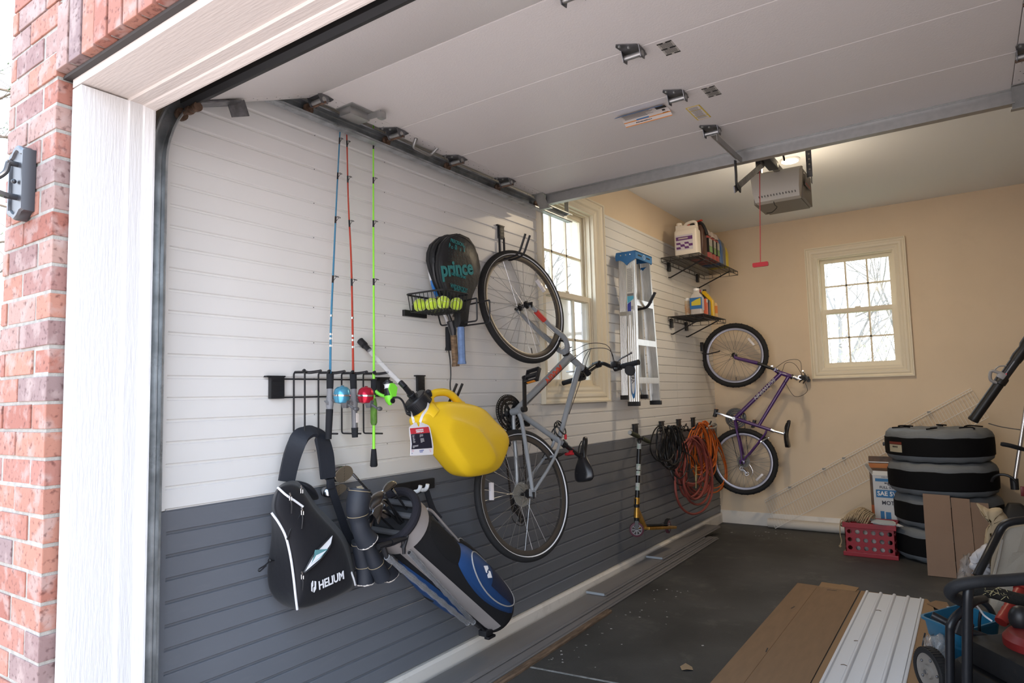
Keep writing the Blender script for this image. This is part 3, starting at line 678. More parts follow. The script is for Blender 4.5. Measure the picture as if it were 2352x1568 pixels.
# ------------------------------------------------------------------ left wall, near group
def c4(x, y, d=0.0): return W(580+x/3.92, 750+y/3.92, d)
def c5(x, y, d=0.0): return W(580+x/3.015, 960+y/3.015, d)
def c6(x, y, d=0.0): return W(900+x/3.7333, 480+y/3.7333, d)
def ctr(pts):
    s = Vector((0, 0, 0))
    for p in pts: s += p
    return s/len(pts)
def inflate(bm, pts, levels, axis=V(1, 0, 0), sm=0):
    """loft an outline through (offset along axis, scale, shift) levels"""
    c = ctr(pts); rings = []
    for lv in levels:
        d, s = lv[0], lv[1]; sh_ = Vector(lv[2]) if len(lv) > 2 else Vector((0, 0, 0))
        rings.append([c+(p-c)*s+axis*d+sh_ for p in pts])
    return bm.loft(rings)
def plate_hook(name, label, y, z, group=None, arms=0.2, gap=0.045, w=0.05, h=0.075, cat='hook', drop=.10):
    """slat wall plate with two long rubber tipped prongs curving up"""
    t = thing(name, label, cat, (0.0, y, z), group)
    b = MB(); b.box((0.008, y, z+h/2), (0.016, w, h), bev=.002); b.box((0.006, y-.004, z+h+.003), (0.02, w+.02, 0.006))
    for k in range(3): b.box((0.0165, y, z+.018+.018*k), (0.002, w*.8, 0.006))
    for s in (-1, 1): b.lathe([(0.0035, 0), (0.0035, 0.002)], V(0.0165, y+s*.013, z+h*.5), V(1, 0, 0), 8)
    b.build('wall_plate', BLACKP, t)
    for s in (-1, 1):
        b = MB(); yy = y+s*gap/2
        b.tube(rpoly([V(0.012, yy, z+.01), V(0.014, yy, z+.025-drop), V(0.05, yy, z-drop), V(arms*.75, yy, z+.015-drop), V(arms, yy, z+.13-drop)], .035, 6), 0.0065, 8)
        b.build('prong', BLACKP, t)
    return t

# --- rod rack
rk = thing('rod_rack', 'black wire rack holding the fishing rods on the white slats', 'rack', (0.05, 1.93, 1.24))
for y in (1.643, 2.225):
    b = MB(); b.box((0.012, y, 1.435), (0.02, 0.062, 0.085), bev=.002); b.box((0.008, y-.006, 1.48), (0.024, 0.085, 0.006))
    for k in range(4): b.box((0.023, y, 1.405+.02*k), (0.002, 0.055, 0.006))
    b.build('wall_plate', BLACKP, rk)
for z in (1.47, 1.397):
    b = MB(); b.tube([V(0.02, 1.66, z), V(0.02, 2.23, z)], 0.0035, 8); b.build('crossbar', BLACKM, rk)
for k, y in enumerate((1.714, 1.837, 1.962, 2.087)):
    xf = 0.095; zb, zt_ = 1.252-.007*k, 1.497
    b = MB(); b.tube(rpoly([V(xf, y, zt_), V(0.027, y, zt_), V(0.027, y, zb), V(xf+(.05 if k else 0), y, zb)], .012), 0.0036, 8)
    if k == 0: b.tube([V(xf, y, zt_), V(xf, y, zb)], 0.0036, 8)
    hl = b.build('rod_holder', BLACKM, rk)
    b = MB(); b.tube(bez([V(xf+.045, y-.035, zt_+.004), V(xf+.03, y-.03, zt_), V(xf+.012, y-.004, zt_-.004), V(xf, y, zt_), V(xf+.012, y+.01, zt_-.004), V(xf+.03, y+.04, zt_), V(xf+.045, y+.045, zt_+.003)], 4), [.004]+[.0062]*23+[.004], 8)
    b.tube([V(xf-.06, y, zt_), V(xf+.01, y, zt_-.002)], .0055, 8); b.build('rubber_fork', BLACKP, hl)

# --- fishing rods
def rod(label, pts, col, colh, tip_r, kind, gripmat, spin=False):
    """pts: grip end, below reel, fork, then up to the tip"""
    base = pts[0]; t = thing('fishing_rod', label, 'fishing rod', base, 'fishing rods in the rack')
    P_ = bez(pts[2:], 8); n = len(P_)
    b = MB(); b.tube(P_, [0.0052+(tip_r-0.0052)*i/(n-1) for i in range(n)], 8); b.build('blank', col, t)
    b = MB()
    L = [0]
    for i in range(1, n): L.append(L[-1]+(P_[i]-P_[i-1]).length)
    def on(f):
        s = f*L[-1]
        for i in range(1, n):
            if L[i] >= s: return P_[i-1].lerp(P_[i], (s-L[i-1])/(L[i]-L[i-1])), (P_[i]-P_[i-1]).normalized()
        return P_[-1], (P_[-1]-P_[-2]).normalized()
    for j, f in enumerate((0.33, 0.55, 0.72, 0.86, 0.965)):
        p, d = on(f); r = .011-.0016*j
        b.tube([p-d*.016, p+d*.016], .0045-.0004*j, 8); o = p+V(0.01, .008, 0)*(1.2-.12*j)
        b.torus(o+d*.012, d+V(.25, .1, 0), r*.8, .0011, 14, 5); b.tube([p-d*.01, o+d*.012], .0012, 5)
    b.build('line_guides', BLACKM, t, kind='stuff')
    if spin: return t, on
    return t, on
def seg(bm, a, bq, r0, r1=None, n=14): bm.tube([a, bq], [r0, r1 or r0], n)
BLUEROD = mat('blue_rod_lacquer', (0.06, 0.22, 0.36), 0.25, coat=0.5); REDROD = mat('red_rod_lacquer', (0.42, 0.05, 0.03), 0.25, coat=0.5)
GREENROD = mat('lime_green_rod', (0.3, 0.85, 0.06), 0.35); FOAM = mat('black_eva_foam', (0.012, 0.013, 0.016), 0.85, bump=.3, bscale=500); GREYP = mat('grey_rubber', (0.22, 0.22, 0.23), 0.6)
MBLUE = mat('metallic_blue', (0.12, 0.42, 0.62), 0.3, metal=0.7); MRED = mat('metallic_red', (0.55, 0.02, 0.05), 0.25, metal=0.6); DKG = mat('dark_grey_plastic', (0.09, 0.09, 0.095), 0.4)
for label, pts, col, bandcol, rc, kind in (
    ('blue fishing rod with a blue closed face reel', [V(.125, 1.806, 1.225), V(.125, 1.813, 1.351), V(.118, 1.822, 1.49), V(.105, 1.838, 1.70), V(.09, 1.868, 2.0), V(.07, 1.899, 2.236), V(.045, 1.942, 2.57), V(.035, 1.955, 2.69)], BLUEROD, None, MBLUE, 0),
    ('red fishing rod with a red closed face reel', [V(.125, 1.947, 1.223), V(.125, 1.944, 1.347), V(.115, 1.948, 1.491), V(.105, 1.955, 1.70), V(.09, 1.962, 2.0), V(.07, 1.966, 2.252), V(.045, 1.981, 2.57), V(.035, 1.985, 2.69)], REDROD, None, MRED, 1)):
    t, on = rod(label, pts, col, None, .0022, 0, FOAM)
    b = MB(); seg(b, pts[0], pts[0].lerp(pts[1], .95 if kind == 0 else .33), .0125, .0145); b.build('grip', FOAM, t)
    if kind:
        b = MB(); seg(b, pts[0].lerp(pts[1], .33), pts[0].lerp(pts[1], .95), .0125); b.build('clear_sleeve', mat('smoky_sleeve', (.16, .16, .17), .2), t)
        b = MB(); b.box(pts[0].lerp(pts[1], .66)+V(.0128, .004, 0), (.003, .014, .04)); b.build('paper_tag', PAPER, t, smooth=False)
    b = MB(); q1 = pts[1]; q2 = pts[1].lerp(pts[2], .55)
    b.tube([q1-V(0, 0, .006), q1.lerp(q2, .3), q1.lerp(q2, .7), q2], [.013, .016, .012, .0125], 14)
    b.prism([q1+V(0, -.012, .01), q1+V(0, -.03, .028), q1+V(0, -.024, .03), q1+V(0, -.010, .022)], V(.008, 0, 0)); b.build('reel_seat', GREYP, t)
    b = MB(); seg(b, q2, pts[2]+V(0, 0, -.002), .0135, .015); b.build('fore_grip', FOAM, t)
    o = q1.lerp(q2, .55)+V(.052, .018, .0); d = V(.05, 0.02, 1).normalized()
    b = MB(); b.lathe([(.012, -.028), (.027, -.022), (.034, -.004), (.034, .012), (.0345, .013), (.030, .030), (.020, .040), (.006, .043)], o, d, 24)
    rl = b.build('reel_body', rc, t)
    b = MB(); b.lathe([(.0346, .003), (.0350, .006), (.0350, .008), (.0346, .010)], o, d, 24); b.lathe([(.006, .043), (.008, .046), (.003, .048)], o, d, 12); b.build('reel_ring', CHROME, rl)
    b = MB(); b.loft([[o+V(.012, -.02, -.018), o+V(.03, .0, -.014), o+V(.03, .02, -.016), o+V(.0, .02, -.02)], [o+V(.010, -.008, -.045), o+V(.022, .003, -.045), o+V(.022, .014, -.045), o+V(.005, .012, -.045)]]); b.tube([o+V(-.01, -.004, -.017), o+V(-.06, -.02, -.01)], .009, 8)
    b.build('reel_foot', DKG, rl)
    b = MB(); b.tube(bez([o+V(.02, .01, -.03), o+V(.035, .02, -.042), o+V(.04, .03, -.05)], 3), .005, 8); b.sphere(o+V(.048, .034, -.05), .0135, 12, 8, (.6, 1, .7)); b.build('reel_handle', DKG, rl)
    b = MB()
    for f in (.095, .12, .135, .2):
        p, dd = on(f); b.tube([p-dd*.004, p+dd*.004], .0056, 10)
    b.build('blank_rings', CHROME, t, kind='stuff')
pts = [V(.11, 2.068, 1.095), V(.11, 2.07, 1.268), V(.11, 2.072, 1.50), V(.10, 2.084, 1.70), V(.085, 2.10, 2.1), V(.065, 2.122, 2.42), V(.045, 2.144, 2.66), V(.04, 2.15, 2.73)]
t, on = rod('lime green fishing rod with an open spinning reel', pts, GREENROD, None, .0024, 0, FOAM)
b = MB(); seg(b, V(.11, 2.068, 1.13), V(.11, 2.072, 1.50), .0062); b.build('lower_blank', GREENROD, t)
b = MB(); b.tube([V(.11, 2.068, 1.088), V(.11, 2.068, 1.094), V(.11, 2.068, 1.15), V(.11, 2.068, 1.165)], [.013, .0165, .012, .0105], 14); b.build('butt_grip', FOAM, t)
CAMO = mat('green_camo_grip', (0.012, 0.014, 0.014), .7, col2=(.18, .42, .06), vscale=30, stretch=(1, 1, .35))
b = MB(); b.tube([V(.11, 2.07, 1.268), V(.11, 2.07, 1.28), V(.11, 2.07, 1.36), V(.11, 2.07, 1.385)], [.010, .0145, .0145, .010], 14); b.build('camo_grip', CAMO, t)
b = MB(); b.tube([V(.11, 2.072, 1.40), V(.11, 2.072, 1.43), V(.11, 2.072, 1.462), V(.11, 2.072, 1.47)], [.009, .0135, .0135, .008], 14); b.build('fore_grip', FOAM, t)
o = V(.175, 2.10, 1.395); LIME = mat('lime_green_plastic', (0.22, 0.8, 0.05), .35)
b = MB(); b.tube(bez([V(.115, 2.074, 1.418), V(.13, 2.08, 1.405), V(.15, 2.09, 1.395), o], 4), .0075, 10); b.lathe([(.006, -.042), (.018, -.025), (.022, -.012), (.022, .0)], o, V(-.12, .0, 1), 16)
b.prism([o+V(.022, -.012, -.005), o+V(.022, .014, -.005), o+V(.016, .03, .035), o+V(.010, .014, .055), o+V(.010, -.004, .055), o+V(.016, -.022, .03)], V(.006, 0, 0)); rl = b.build('spinning_reel', LIME, t)
b = MB(); b.lathe([(.022, .001), (.019, .012), (.019, .03), (.012, .034)], o+V(0, 0, .0), V(-.12, 0, 1), 18); b.lathe([(.016, .050), (.022, .052), (.022, .060), (.012, .064), (.012, .068), (.004, .07)], o, V(-.12, 0, 1), 18); b.lathe([(.012, -.002), (.012, .004)], o+V(.02, 0, -.022), V(1, 0, 0), 14); b.build('reel_rotor', BLACKP, rl)
b = MB(); b.lathe([(.0205, .032), (.017, .036), (.017, .048), (.0205, .051)], o, V(-.12, 0, 1), 18); b.build('line_spool', WHITEP, rl)
b = MB(); b.torus(o+V(.0, .03, .055), V(.2, .1, 1), .03, .0012, 20, 5, -1.4, 1.9); b.build('bail_wire', CHROME, rl)
b = MB(); b.tube(bez([o+V(.02, .0, -.01), o+V(.045, .012, -.01), o+V(.05, .035, -.03), o+V(.05, .055, -.075), o+V(.055, .06, -.082)], 5), .0045, 8); b.tube(bez([o+V(.05, .055, -.078), o+V(.056, .075, -.083), o+V(.06, .10, -.087)], 3), [.006, .008, .010, .012, .0115, .010, .004], 10); b.build('reel_handle', BLACKP, rl)

# --- yellow jug on its hook
plate_hook('bike_hook', 'black double hook with the yellow jug hanging on it', 2.485, 1.415, 'black double prong hooks', 0.26, .042)
YEL = mat('yellow_hdpe', (0.86, 0.56, 0.02), 0.42, spec=0.4, bump=.05, bscale=300)
xm = 0.25
OUT = [(1465, 790), (1530, 720), (1600, 672), (1700, 668), (1800, 676), (1900, 694), (1975, 715), (2040, 752), (2100, 830), (2180, 900), (2238, 965), (2255, 1045), (2215, 1160), (2168, 1260), (2110, 1312), (2000, 1340), (1900, 1358), (1840, 1352), (1790, 1310), (1735, 1240), (1670, 1160), (1600, 1060), (1520, 960), (1462, 890), (1440, 830)]
outl = [c4(x, y, xm) for x, y in OUT]
jug = thing('utility_jug', 'yellow plastic utility jug with black cap hanging on a hook', 'jug', (xm, 2.6, .98))
cj = ctr(outl)
ridge = [c4(x, y, xm) for x, y in ((1655, 815), (1780, 850), (1905, 905), (2000, 1030), (2085, 1165), (2040, 1250), (1960, 1285), (1860, 1270), (1800, 1235), (1700, 1090), (1615, 930))]
def ray_poly(poly, d):
    best = .02
    for i in range(len(poly)):
        a_, b_ = poly[i]-cj, poly[(i+1) % len(poly)]-cj; e_ = b_-a_; den = d.y*e_.z-d.z*e_.y
        if abs(den) < 1e-9: continue
        t_ = (a_.y*e_.z-a_.z*e_.y)/den; u_ = (a_.y*d.z-a_.z*d.y)/den
        if t_ > 0 and -1e-6 <= u_ <= 1+1e-6: best = max(best, t_)
    return best
b = MB(); c = cj; rings = []
for d_, s_ in ((-.066, .6), (-.062, .82), (-.05, .93), (-.025, .985), (.045, .99), (.066, .965)): rings.append([c+(p-c)*s_+V(d_, 0, 0) for p in outl])
for d_, s_ in ((.088, 1.03), (.096, .95), (.099, .55), (.100, .1)):
    rings.append([c+(p-c).normalized()*(ray_poly(ridge, (p-c).normalized())*s_)+V(d_, 0, 0) for p in outl])
b.loft(rings); b.build('jug_body', YEL, jug, sub=2)
nk = c4(1530, 730, xm+.01); nd = (c4(1420, 610, xm-.02)-c4(1560, 770, xm+.01)).normalized()
b = MB(); b.lathe([(.055, -.05), (.05, 0), (.045, .012)], nk, nd, 28); b.build('jug_neck', YEL, jug)
prof = [(.046, 0), (.0565, .002), (.0565, .05), (.052, .056), (.02, .057)]
b = MB(); b.lathe([(.01, .0)]+prof, nk+nd*.004, nd, 60)
x_, y_, z_ = frame(nd)
for k in range(44):
    a = 2*pi*k/44; p = nk+nd*.028+(x_*cos(a)+y_*sin(a))*.0565; b.bar(p-nd*.023, p+nd*.022, .0035, .0035, up=(x_*cos(a)+y_*sin(a)))
b.build('screw_cap', BLACKP, jug)
b = MB(); q0 = nk+nd*.058; q1 = c4(1370, 540, xm+.0); q2 = c4(1040, 200, .05)
d1 = (q1-q0).normalized(); b.lathe([(.024, -.004), (.024, .006), (.014, .01), (.014, .022), (.018, .023), (.018, .032), (.013, .034), (.013, .05)], q0, d1, 16); b.tube([q0+d1*.045, q1], [.0125, .012], 14)
d2 = (q2-q1).normalized(); b.lathe([(.0125, -.004), (.0125, .03)], q1, d2, 14); b.build('spout_fitting', BLACKP, jug); b = MB(); b.lathe([(.0125, -.01), (.0125, .02), (.015, .021), (.015, .03), (.012, .031)], q2, d2, 14); e_ = c4(1005, 165, .045)
b.lathe([(.0165, -.006), (.0165, .028), (.012, .03)], q2+d2*.032, d2, 14); b.build('spout_tip', BLACKP, jug)
CLEAR = mat('clear_vinyl_hose', (.8, .8, .82), .12, alpha=.28, spec=.8)
b = MB(); b.tube([q1.lerp(q2, i/8)+V(0, 0, -.006*sin(pi*i/8)) for i in range(9)], .0108, 12); b.build('clear_hose', CLEAR, jug)
b = MB(); hp = [c4(1610, 700, xm), c4(1600, 640, xm), c4(1640, 598, xm), c4(1730, 590, xm), c4(1790, 615, xm), c4(1840, 665, xm), c4(1880, 705, xm)]
b.tube(bez(hp, 5), [.022]+[.018]*29+[.022], 12); b.build('jug_handle', YEL, jug)
b = MB(); vn = c4(1590, 610, xm+.02); b.lathe([(.012, -.01), (.014, .0), (.014, .016), (.008, .022)], vn, (nd+V(.3, 0, .3)), 14); b.build('vent_cap', BLACKP, jug)
# hang tag
xt = xm+.095
def tg(x, y, d=0): return W(930+x/17.425, 970+y/17.425, xt+d)
TAGW = mat('white_tag_card', (.8, .79, .82), .4)
b = MB(); b.slab([tg(350, 0), tg(335, 60), tg(200, 150), tg(170, 210), tg(180, 420), tg(225, 780), tg(230, 1000), tg(210, 1320), tg(225, 1332), tg(1110, 1285), tg(1130, 1262), tg(1140, 960), tg(1085, 600), tg(1010, 230), tg(960, 130), tg(900, 90), tg(740, 30), tg(700, 0), tg(600, 0), tg(580, 130), tg(555, 180), tg(520, 140), tg(460, 0)], .0012)
loop = [c4(1452, 862, xt), c4(1440, 810, xt), c4(1432, 770, xt-.05)]; loop2 = [c4(1508, 862, xt), c4(1530, 800, xt), c4(1575, 730, xt-.012), c4(1590, 660, xt-.05)]
b.strip(bez(loop, 4), .011, .0012, V(1, -.5, 0)); b.strip(bez(loop2, 4), .011, .0012, V(1, -.5, 0)); tagp = b.build('hang_tag', TAGW, jug, label='white card tag with red and black print', smooth=False)
TR = mat('red_tag_print', (.62, .04, .06), .5); TB = mat('black_tag_print', (.015, .015, .03), .5); TW = mat('white_print', (.82, .82, .84), .5); TBL = mat('blue_ink', (.08, .13, .4), .5); PINKP = mat('pink_print', (.75, .35, .4), .6)
b = MB(); b.slab([tg(200, 235, .001), tg(235, 465, .001), tg(1000, 405, .001), tg(945, 170, .001)], .0006); b.build('red_band', TR, tagp, smooth=False)
b = MB(); b.slab([tg(240, 470, .001), tg(282, 860, .001), tg(265, 1075, .001), tg(1092, 1018, .001), tg(1060, 720, .001), tg(1002, 405, .001)], .0006); b.build('black_panel', TB, tagp, smooth=False)
tu = tg(890, 250)-tg(290, 320); tvv = tg(300, 100)-tg(330, 420)
b = MB(); b.text('MULTI-PURPOSE', tg(590, 292, .0022), tu, tvv, .0062, bold=.0003, sx=1.02); b.text('UTILITY JUG', tg(600, 365, .0022), tu, tvv, .0082, bold=.0004, sx=1.0)
hs = (tg(300, 520)-tg(300, 560))
for k in range(9): lines(b, tg(290+5*k, 510+36*k, .0022), tg(900, 470)-tg(290, 510), hs, .0155, .0022, 1, .55, .5)
for k in range(4): lines(b, tg(590, 490+30*k, .0022), tu, hs, .023 if k < 3 else .005, .0018, 1, .6, .1)
for k in range(6): lines(b, tg(615+3*k, 645+30*k, .0022), tu, hs, .024 if k < 5 else .012, .0018, 1, .6, .1)
for k in range(3): lines(b, tg(310, 935+38*k, .0022), tu, hs, .036-.012*(k == 2)*2, .002, 1, .7, .1)
b.build('tag_lettering', TW, tagp, smooth=False)
b = MB(); b.text('5.5 GALLONS', tg(670, 1122, .0015), tu, tvv, .0042, bold=.0002, sx=1.05); b.text('20.82 LITERS', tg(660, 1180, .0015), tu, tvv, .0034, sx=1.0)
b.box(tg(290, 1122, .001), (.0006, .0022, .0022)); lines(b, tg(262, 1225, .0012), tu, hs, .008, .0035, 2, .5, .2); b.build('blue_lettering', TBL, tagp, smooth=False)
b = MB()
for k in range(4): b.bar(tg(275, 1108+20*k, .0009), tg(365, 1102+20*k, .0009), .0005, .0006, up=(0, 0, 1))
b.torus(tg(1008, 1128, .001), V(1, -.3, 0), .0043, .0005, 24, 5); b.bar(tg(968, 1072, .0012), tg(1048, 1184, .0012), .0007, .0008); b.build('red_symbols', PINKP, tagp, smooth=False)

# --- racket rack, basket, balls, rackets
rr = thing('racket_rack', 'black wire basket rack with arms holding tennis balls and rackets', 'rack', (0.12, 2.5, 1.74))
ya, yb_, zr, zb = 2.355, 2.565, 1.885, 1.80
xa, xb = .035, .27
b = MB()
b.tube(rpoly([V(xa, (ya+yb_)/2, zr), V(xa, ya, zr), V(xb, ya, zr), V(xb, yb_, zr), V(xa, yb_, zr), V(xa, (ya+yb_)/2, zr)], .03, 4), .0045, 8)
i_ = .018
n1, n2 = 9, 8
for k in range(n1):
    x = xa+i_+(xb-xa-2*i_)*k/(n1-1); b.tube(rpoly([V(x, ya, zr), V(x, ya+i_, zb), V(x, yb_-i_, zb), V(x, yb_, zr)], .008, 2), .0018, 6)
for k in range(n2):
    y = ya+i_+(yb_-ya-2*i_)*k/(n2-1); b.tube(rpoly([V(xa, y, zr), V(xa+i_, y, zb-.003), V(xb-i_, y, zb-.003), V(xb, y, zr)], .008, 2), .0018, 6)
b.build('wire_basket', BLACKM, rr)
b = MB(); b.box((.008, 2.45, 1.80), (.02, .16, .03)); b.box((.008, 2.62, 1.83), (.016, .36, .03)); b.build('wall_plate', BLACKP, rr, smooth=False)
for y, x0_, x1_ in ((2.60, .02, .285), (2.70, .02, .29)):
    b = MB(); b.tube(rpoly([V(x0_, y, 1.85), V(x1_-.01, y, 1.868), V(x1_, y, 1.868), V(x1_, y, 1.755), V(x0_+.03, y, 1.75), V(x0_+.01, y, 1.82)], .015, 4), .0042, 8); b.build('side_arm', BLACKM, rr)
FELT = mat('tennis_felt', (.62, .82, .06), .95, bump=.6, bscale=700, sheen=.3, var=.08, vscale=30)
br_ = .0325
for k, (x, y, lab) in enumerate(((.075, 2.415, 'tennis ball at the left end of the wire basket'), (.135, 2.435, 'second tennis ball from the left in the wire basket'), (.215, 2.43, 'frontmost tennis ball in the wire basket'), (.225, 2.515, 'rightmost tennis ball in the wire basket'), (.10, 2.50, 'tennis ball partly hidden at the back of the wire basket'))):
    c = V(x, y, zb+.003+br_); t = thing('tennis_ball', lab, 'tennis ball', c-V(0, 0, br_), 'tennis balls in the wire basket')
    b = MB(); b.sphere(c, br_, 22, 14); b.build('felt_ball', FELT, t)
    b = MB(); R_ = Matrix.Rotation(k*1.3+.4, 3, 'Z') @ Matrix.Rotation(k*.8, 3, 'X'); A_ = .44; pp = []
    for j in range(48):
        s = 2*pi*j/48; th = pi/2-(pi/2-A_)*cos(s); ph = s/2+A_*sin(2*s); pp.append(c+(R_ @ V(sin(th)*cos(ph*1), sin(th)*sin(ph), cos(th)))*(br_+.0002))
    pp = []
    for j in range(60):
        s = 2*pi*j/60; q = V(.75*cos(s)+.25*cos(3*s), .75*sin(s)-.25*sin(3*s), .866*sin(2*s)); pp.append(c+(R_ @ q.normalized())*(br_+.0003))
    b.tube(pp, .0011, 5, closed=True); b.build('seam', mat('ball_seam', (.75, .78, .55), .8), t)
def racket_outline(cx_, cz_, w, h, x, neck=.0, n=28):
    return [V(x, cx_+w/2*sin(2*pi*k/n), cz_+h/2*cos(2*pi*k/n)*(1 if cos(2*pi*k/n) > 0 else 1+neck)) for k in range(n)]
COVER = mat('black_vinyl_cover', (.012, .013, .015), .38, bump=.35, bscale=45)
def cover(x, cy, cz, w, h, par, nm):
    pts = [c6(px, py, x) for px, py in ((535, 222), (610, 248), (675, 305), (720, 390), (742, 500), (738, 570), (715, 650), (675, 740), (660, 800), (645, 850), (628, 1005), (560, 1005), (558, 850), (500, 790), (450, 720), (412, 610), (395, 500), (398, 400), (425, 300), (480, 240))]
    return pts
rq = thing('tennis_racket', 'tennis racket in a black cover with a blue wrapped grip', 'tennis racket', (.19, 2.6, 1.56), 'tennis rackets on the rack')
xr = .185
pts = cover(xr, 0, 0, 0, 0, None, None)
b = MB(); inflate(b, pts, [(-.018, .985), (-.016, 1.0), (.010, 1.0), (.014, .985), (.021, .93), (.0235, .5)]); cv = b.build('cover', COVER, rq)
cc = ctr(pts)
b = MB(); b.tube([cc+(p-cc)*1.0+V(-.002, 0, 0) for p in pts], .004, 6, closed=True); b.tube([cc+(p-cc)*.985+V(.0125, 0, 0) for p in pts], .0028, 6, closed=True); b.build('cover_zip', BLACKP, cv)
TEAL = mat('teal_print', (.014, .19, .195), .5)
tu, tvv = V(0, 1, 0), V(0, 0, 1)
def ct(x, y): return c6(x, y, xr+.0255)
b = MB()
tl = (c6(690, 480, xr)-c6(445, 500, xr)).length
rt = c6(690, 485, xr+.02)-c6(440, 500, xr+.02); rt = V(0, rt.y, rt.z)
b.text('prince', ct(562, 512), rt, V(0, 0, 1), .104, bold=.0034, sx=.97)
b.text('GRAPHITE SPORT', ct(575, 572), V(0, 1, -.05), V(0, 0, 1), .0185, bold=.0003, sx=.80)
b.text('WIDEBODY', ct(578, 678), V(0, 1, -.08), V(0, 0, 1), .030, sx=.86); b.text('SPORT SERIES', ct(590, 705), V(0, 1, -.08), V(0, 0, 1), .018, sx=.95)
b.text('PRECISION', ct(560, 288), V(0, 1, -.08), V(0, 0, 1), .026, sx=.80)
for s, x, y in (('A', 497, 302), ('N', 550, 318), ('D', 622, 328), ('P', 495, 320), ('O', 517, 330), ('W', 550, 340), ('E', 588, 350), ('R', 622, 356)): b.text(s, ct(x, y), V(0, 1, -.05), V(0, 0, 1), .02)
for j, yy in enumerate((262, 352, 384, 414, 440, 600, 628, 745)):
    for k in range(7): b.lathe([(.0011, 0), (.0011, .0003)], ct(490+24*k, yy+4*k+(6 if j % 2 else 0)), V(1, 0, 0), 6)
b.build('cover_print', TEAL, cv, smooth=False)
BLUEG = mat('blue_grip_tape', (.13, .2, .36), .7, var=.2, vscale=40); BROWNG = mat('worn_brown_leather', (.16, .10, .055), .75, var=.5, vscale=35, stretch=(1, 1, 3))
def grip(par, a, bq, m, r=.0165, butt=1.18):
    b = MB(); d = (bq-a).normalized(); L = (bq-a).length
    b.lathe([(r*.9, 0), (r, .01), (r, L-.02), (r*butt, L-.008), (r*butt, L)], a, d, 8); return b.build('grip', m, par, ang=20)
grip(rq, c6(592, 1010, xr), c6(602, 1328, xr), BLUEG, .0185)
# second racket, uncovered head hidden behind the cover, brown grip
rb = thing('tennis_racket', 'tennis racket with a worn brown leather grip', 'tennis racket', (.14, 2.6, 1.56), 'tennis rackets on the rack')
FRB = mat('black_racket_frame', (.02, .02, .022), .3)
def frame_racket(par, x, cy, cz, w, h, hb, m, y0off=0):
    b = MB(); oc = [V(x, cy+w/2*sin(2*pi*k/36), cz+h/2*cos(2*pi*k/36)) for k in range(36)]
    b.tube(oc, .009, 8, closed=True)
    for s in (-1, 1): b.tube(bez([V(x, cy+s*w*.36, cz-h*.36), V(x, cy+s*.06, cz-h*.55), hb+V(0, s*.012, .04), hb], 5), .008, 8)
    fr_ = b.build('racket_frame', m, par)
    b = MB()
    for k in range(-7, 8):
        u = k/8; e = math.sqrt(1-u*u); b.tube([V(x, cy+w/2*u, cz-h/2*e), V(x, cy+w/2*u, cz+h/2*e)], .0006, 4); b.tube([V(x, cy-w/2*e, cz+h/2*u), V(x, cy+w/2*e, cz+h/2*u)], .0006, 4)
    b.build('strings', WHITEP, par, kind='stuff')
hb = c6(528, 1050, .14); frame_racket(rb, .125, 2.60, 2.04, .27, .33, hb, FRB); grip(rb, c6(528, 1075, .14), c6(548, 1348, .14), BROWNG, .0165)
b = MB(); q = c6(524, 1040, .14); b.tube([c6(505, 960, .14), q, c6(528, 1085, .14)], [.022, .02, .0145], 10); b.build('throat', FRB, rb)
# third racket in a plain black cover, with a blue and white edge
rc_ = thing('tennis_racket', 'tennis racket with black grip and blue white frame nearest the wall', 'tennis racket', (.07, 2.6, 1.6), 'tennis rackets on the rack')
BW = mat('blue_white_frame', (.75, .75, .78), .3)
hb = c6(482, 1010, .06); frame_racket(rc_, .05, 2.655, 2.045, .27, .34, hb, BW); grip(rc_, c6(483, 1010, .06), c6(487, 1212, .06), FOAM, .0155)
b = MB(); b.tube([c6(p, q, .06) for p, q in ((345, 610), (352, 650), (368, 700), (388, 750))], .0095, 8); b.build('blue_band', mat('blue_racket_paint', (.03, .2, .6), .3), rc_)
b = MB(); b.text('W', c6(405, 772, .075), V(0, 1, -.2), V(0, 0, 1), .03, bold=.001); b.build('yellow_print', YELP, rc_, smooth=False)
b = MB(); pts2 = [V(.0, p.y-.006, p.z+.004)+V(.105, 0, 0) for p in [c6(px, py, .105) for px, py in ((490, 235), (560, 225), (640, 260), (690, 330), (715, 420), (720, 520), (690, 640), (640, 760), (600, 850), (500, 850), (440, 760), (385, 650), (345, 540), (322, 450), (325, 380), (350, 310), (410, 255))]]
b2 = thing('racket_cover', 'plain black racket cover with a seam behind the printed one', 'racket cover', (.09, 2.6, 1.9))
inflate(b, pts2, [(-.022, .93), (-.018, 1.0), (.022, 1.0), (.03, .95)]); b.build('cover_shell', COVER, b2)
b = MB(); c2 = ctr(pts2); b.tube([c2+(p-c2)*1.005+V(.002, 0, 0) for p in pts2], .004, 6, closed=True); b.build('cover_seam', BLACKP, b2)
b = MB(); b.tube(bez([c6(488, 1212, .06), c6(500, 1300, .05), c6(505, 1420, .05), c6(500, 1500, .05), c6(504, 1580, .06)], 5), .0035, 6); b.build('wrist_cord', BLACKP, rc_)
plate_hook('bike_hook', 'black double hook with the grey bike hanging by its wheel', 3.215, 2.325, 'black double prong hooks', 0.20, .048, drop=.135)
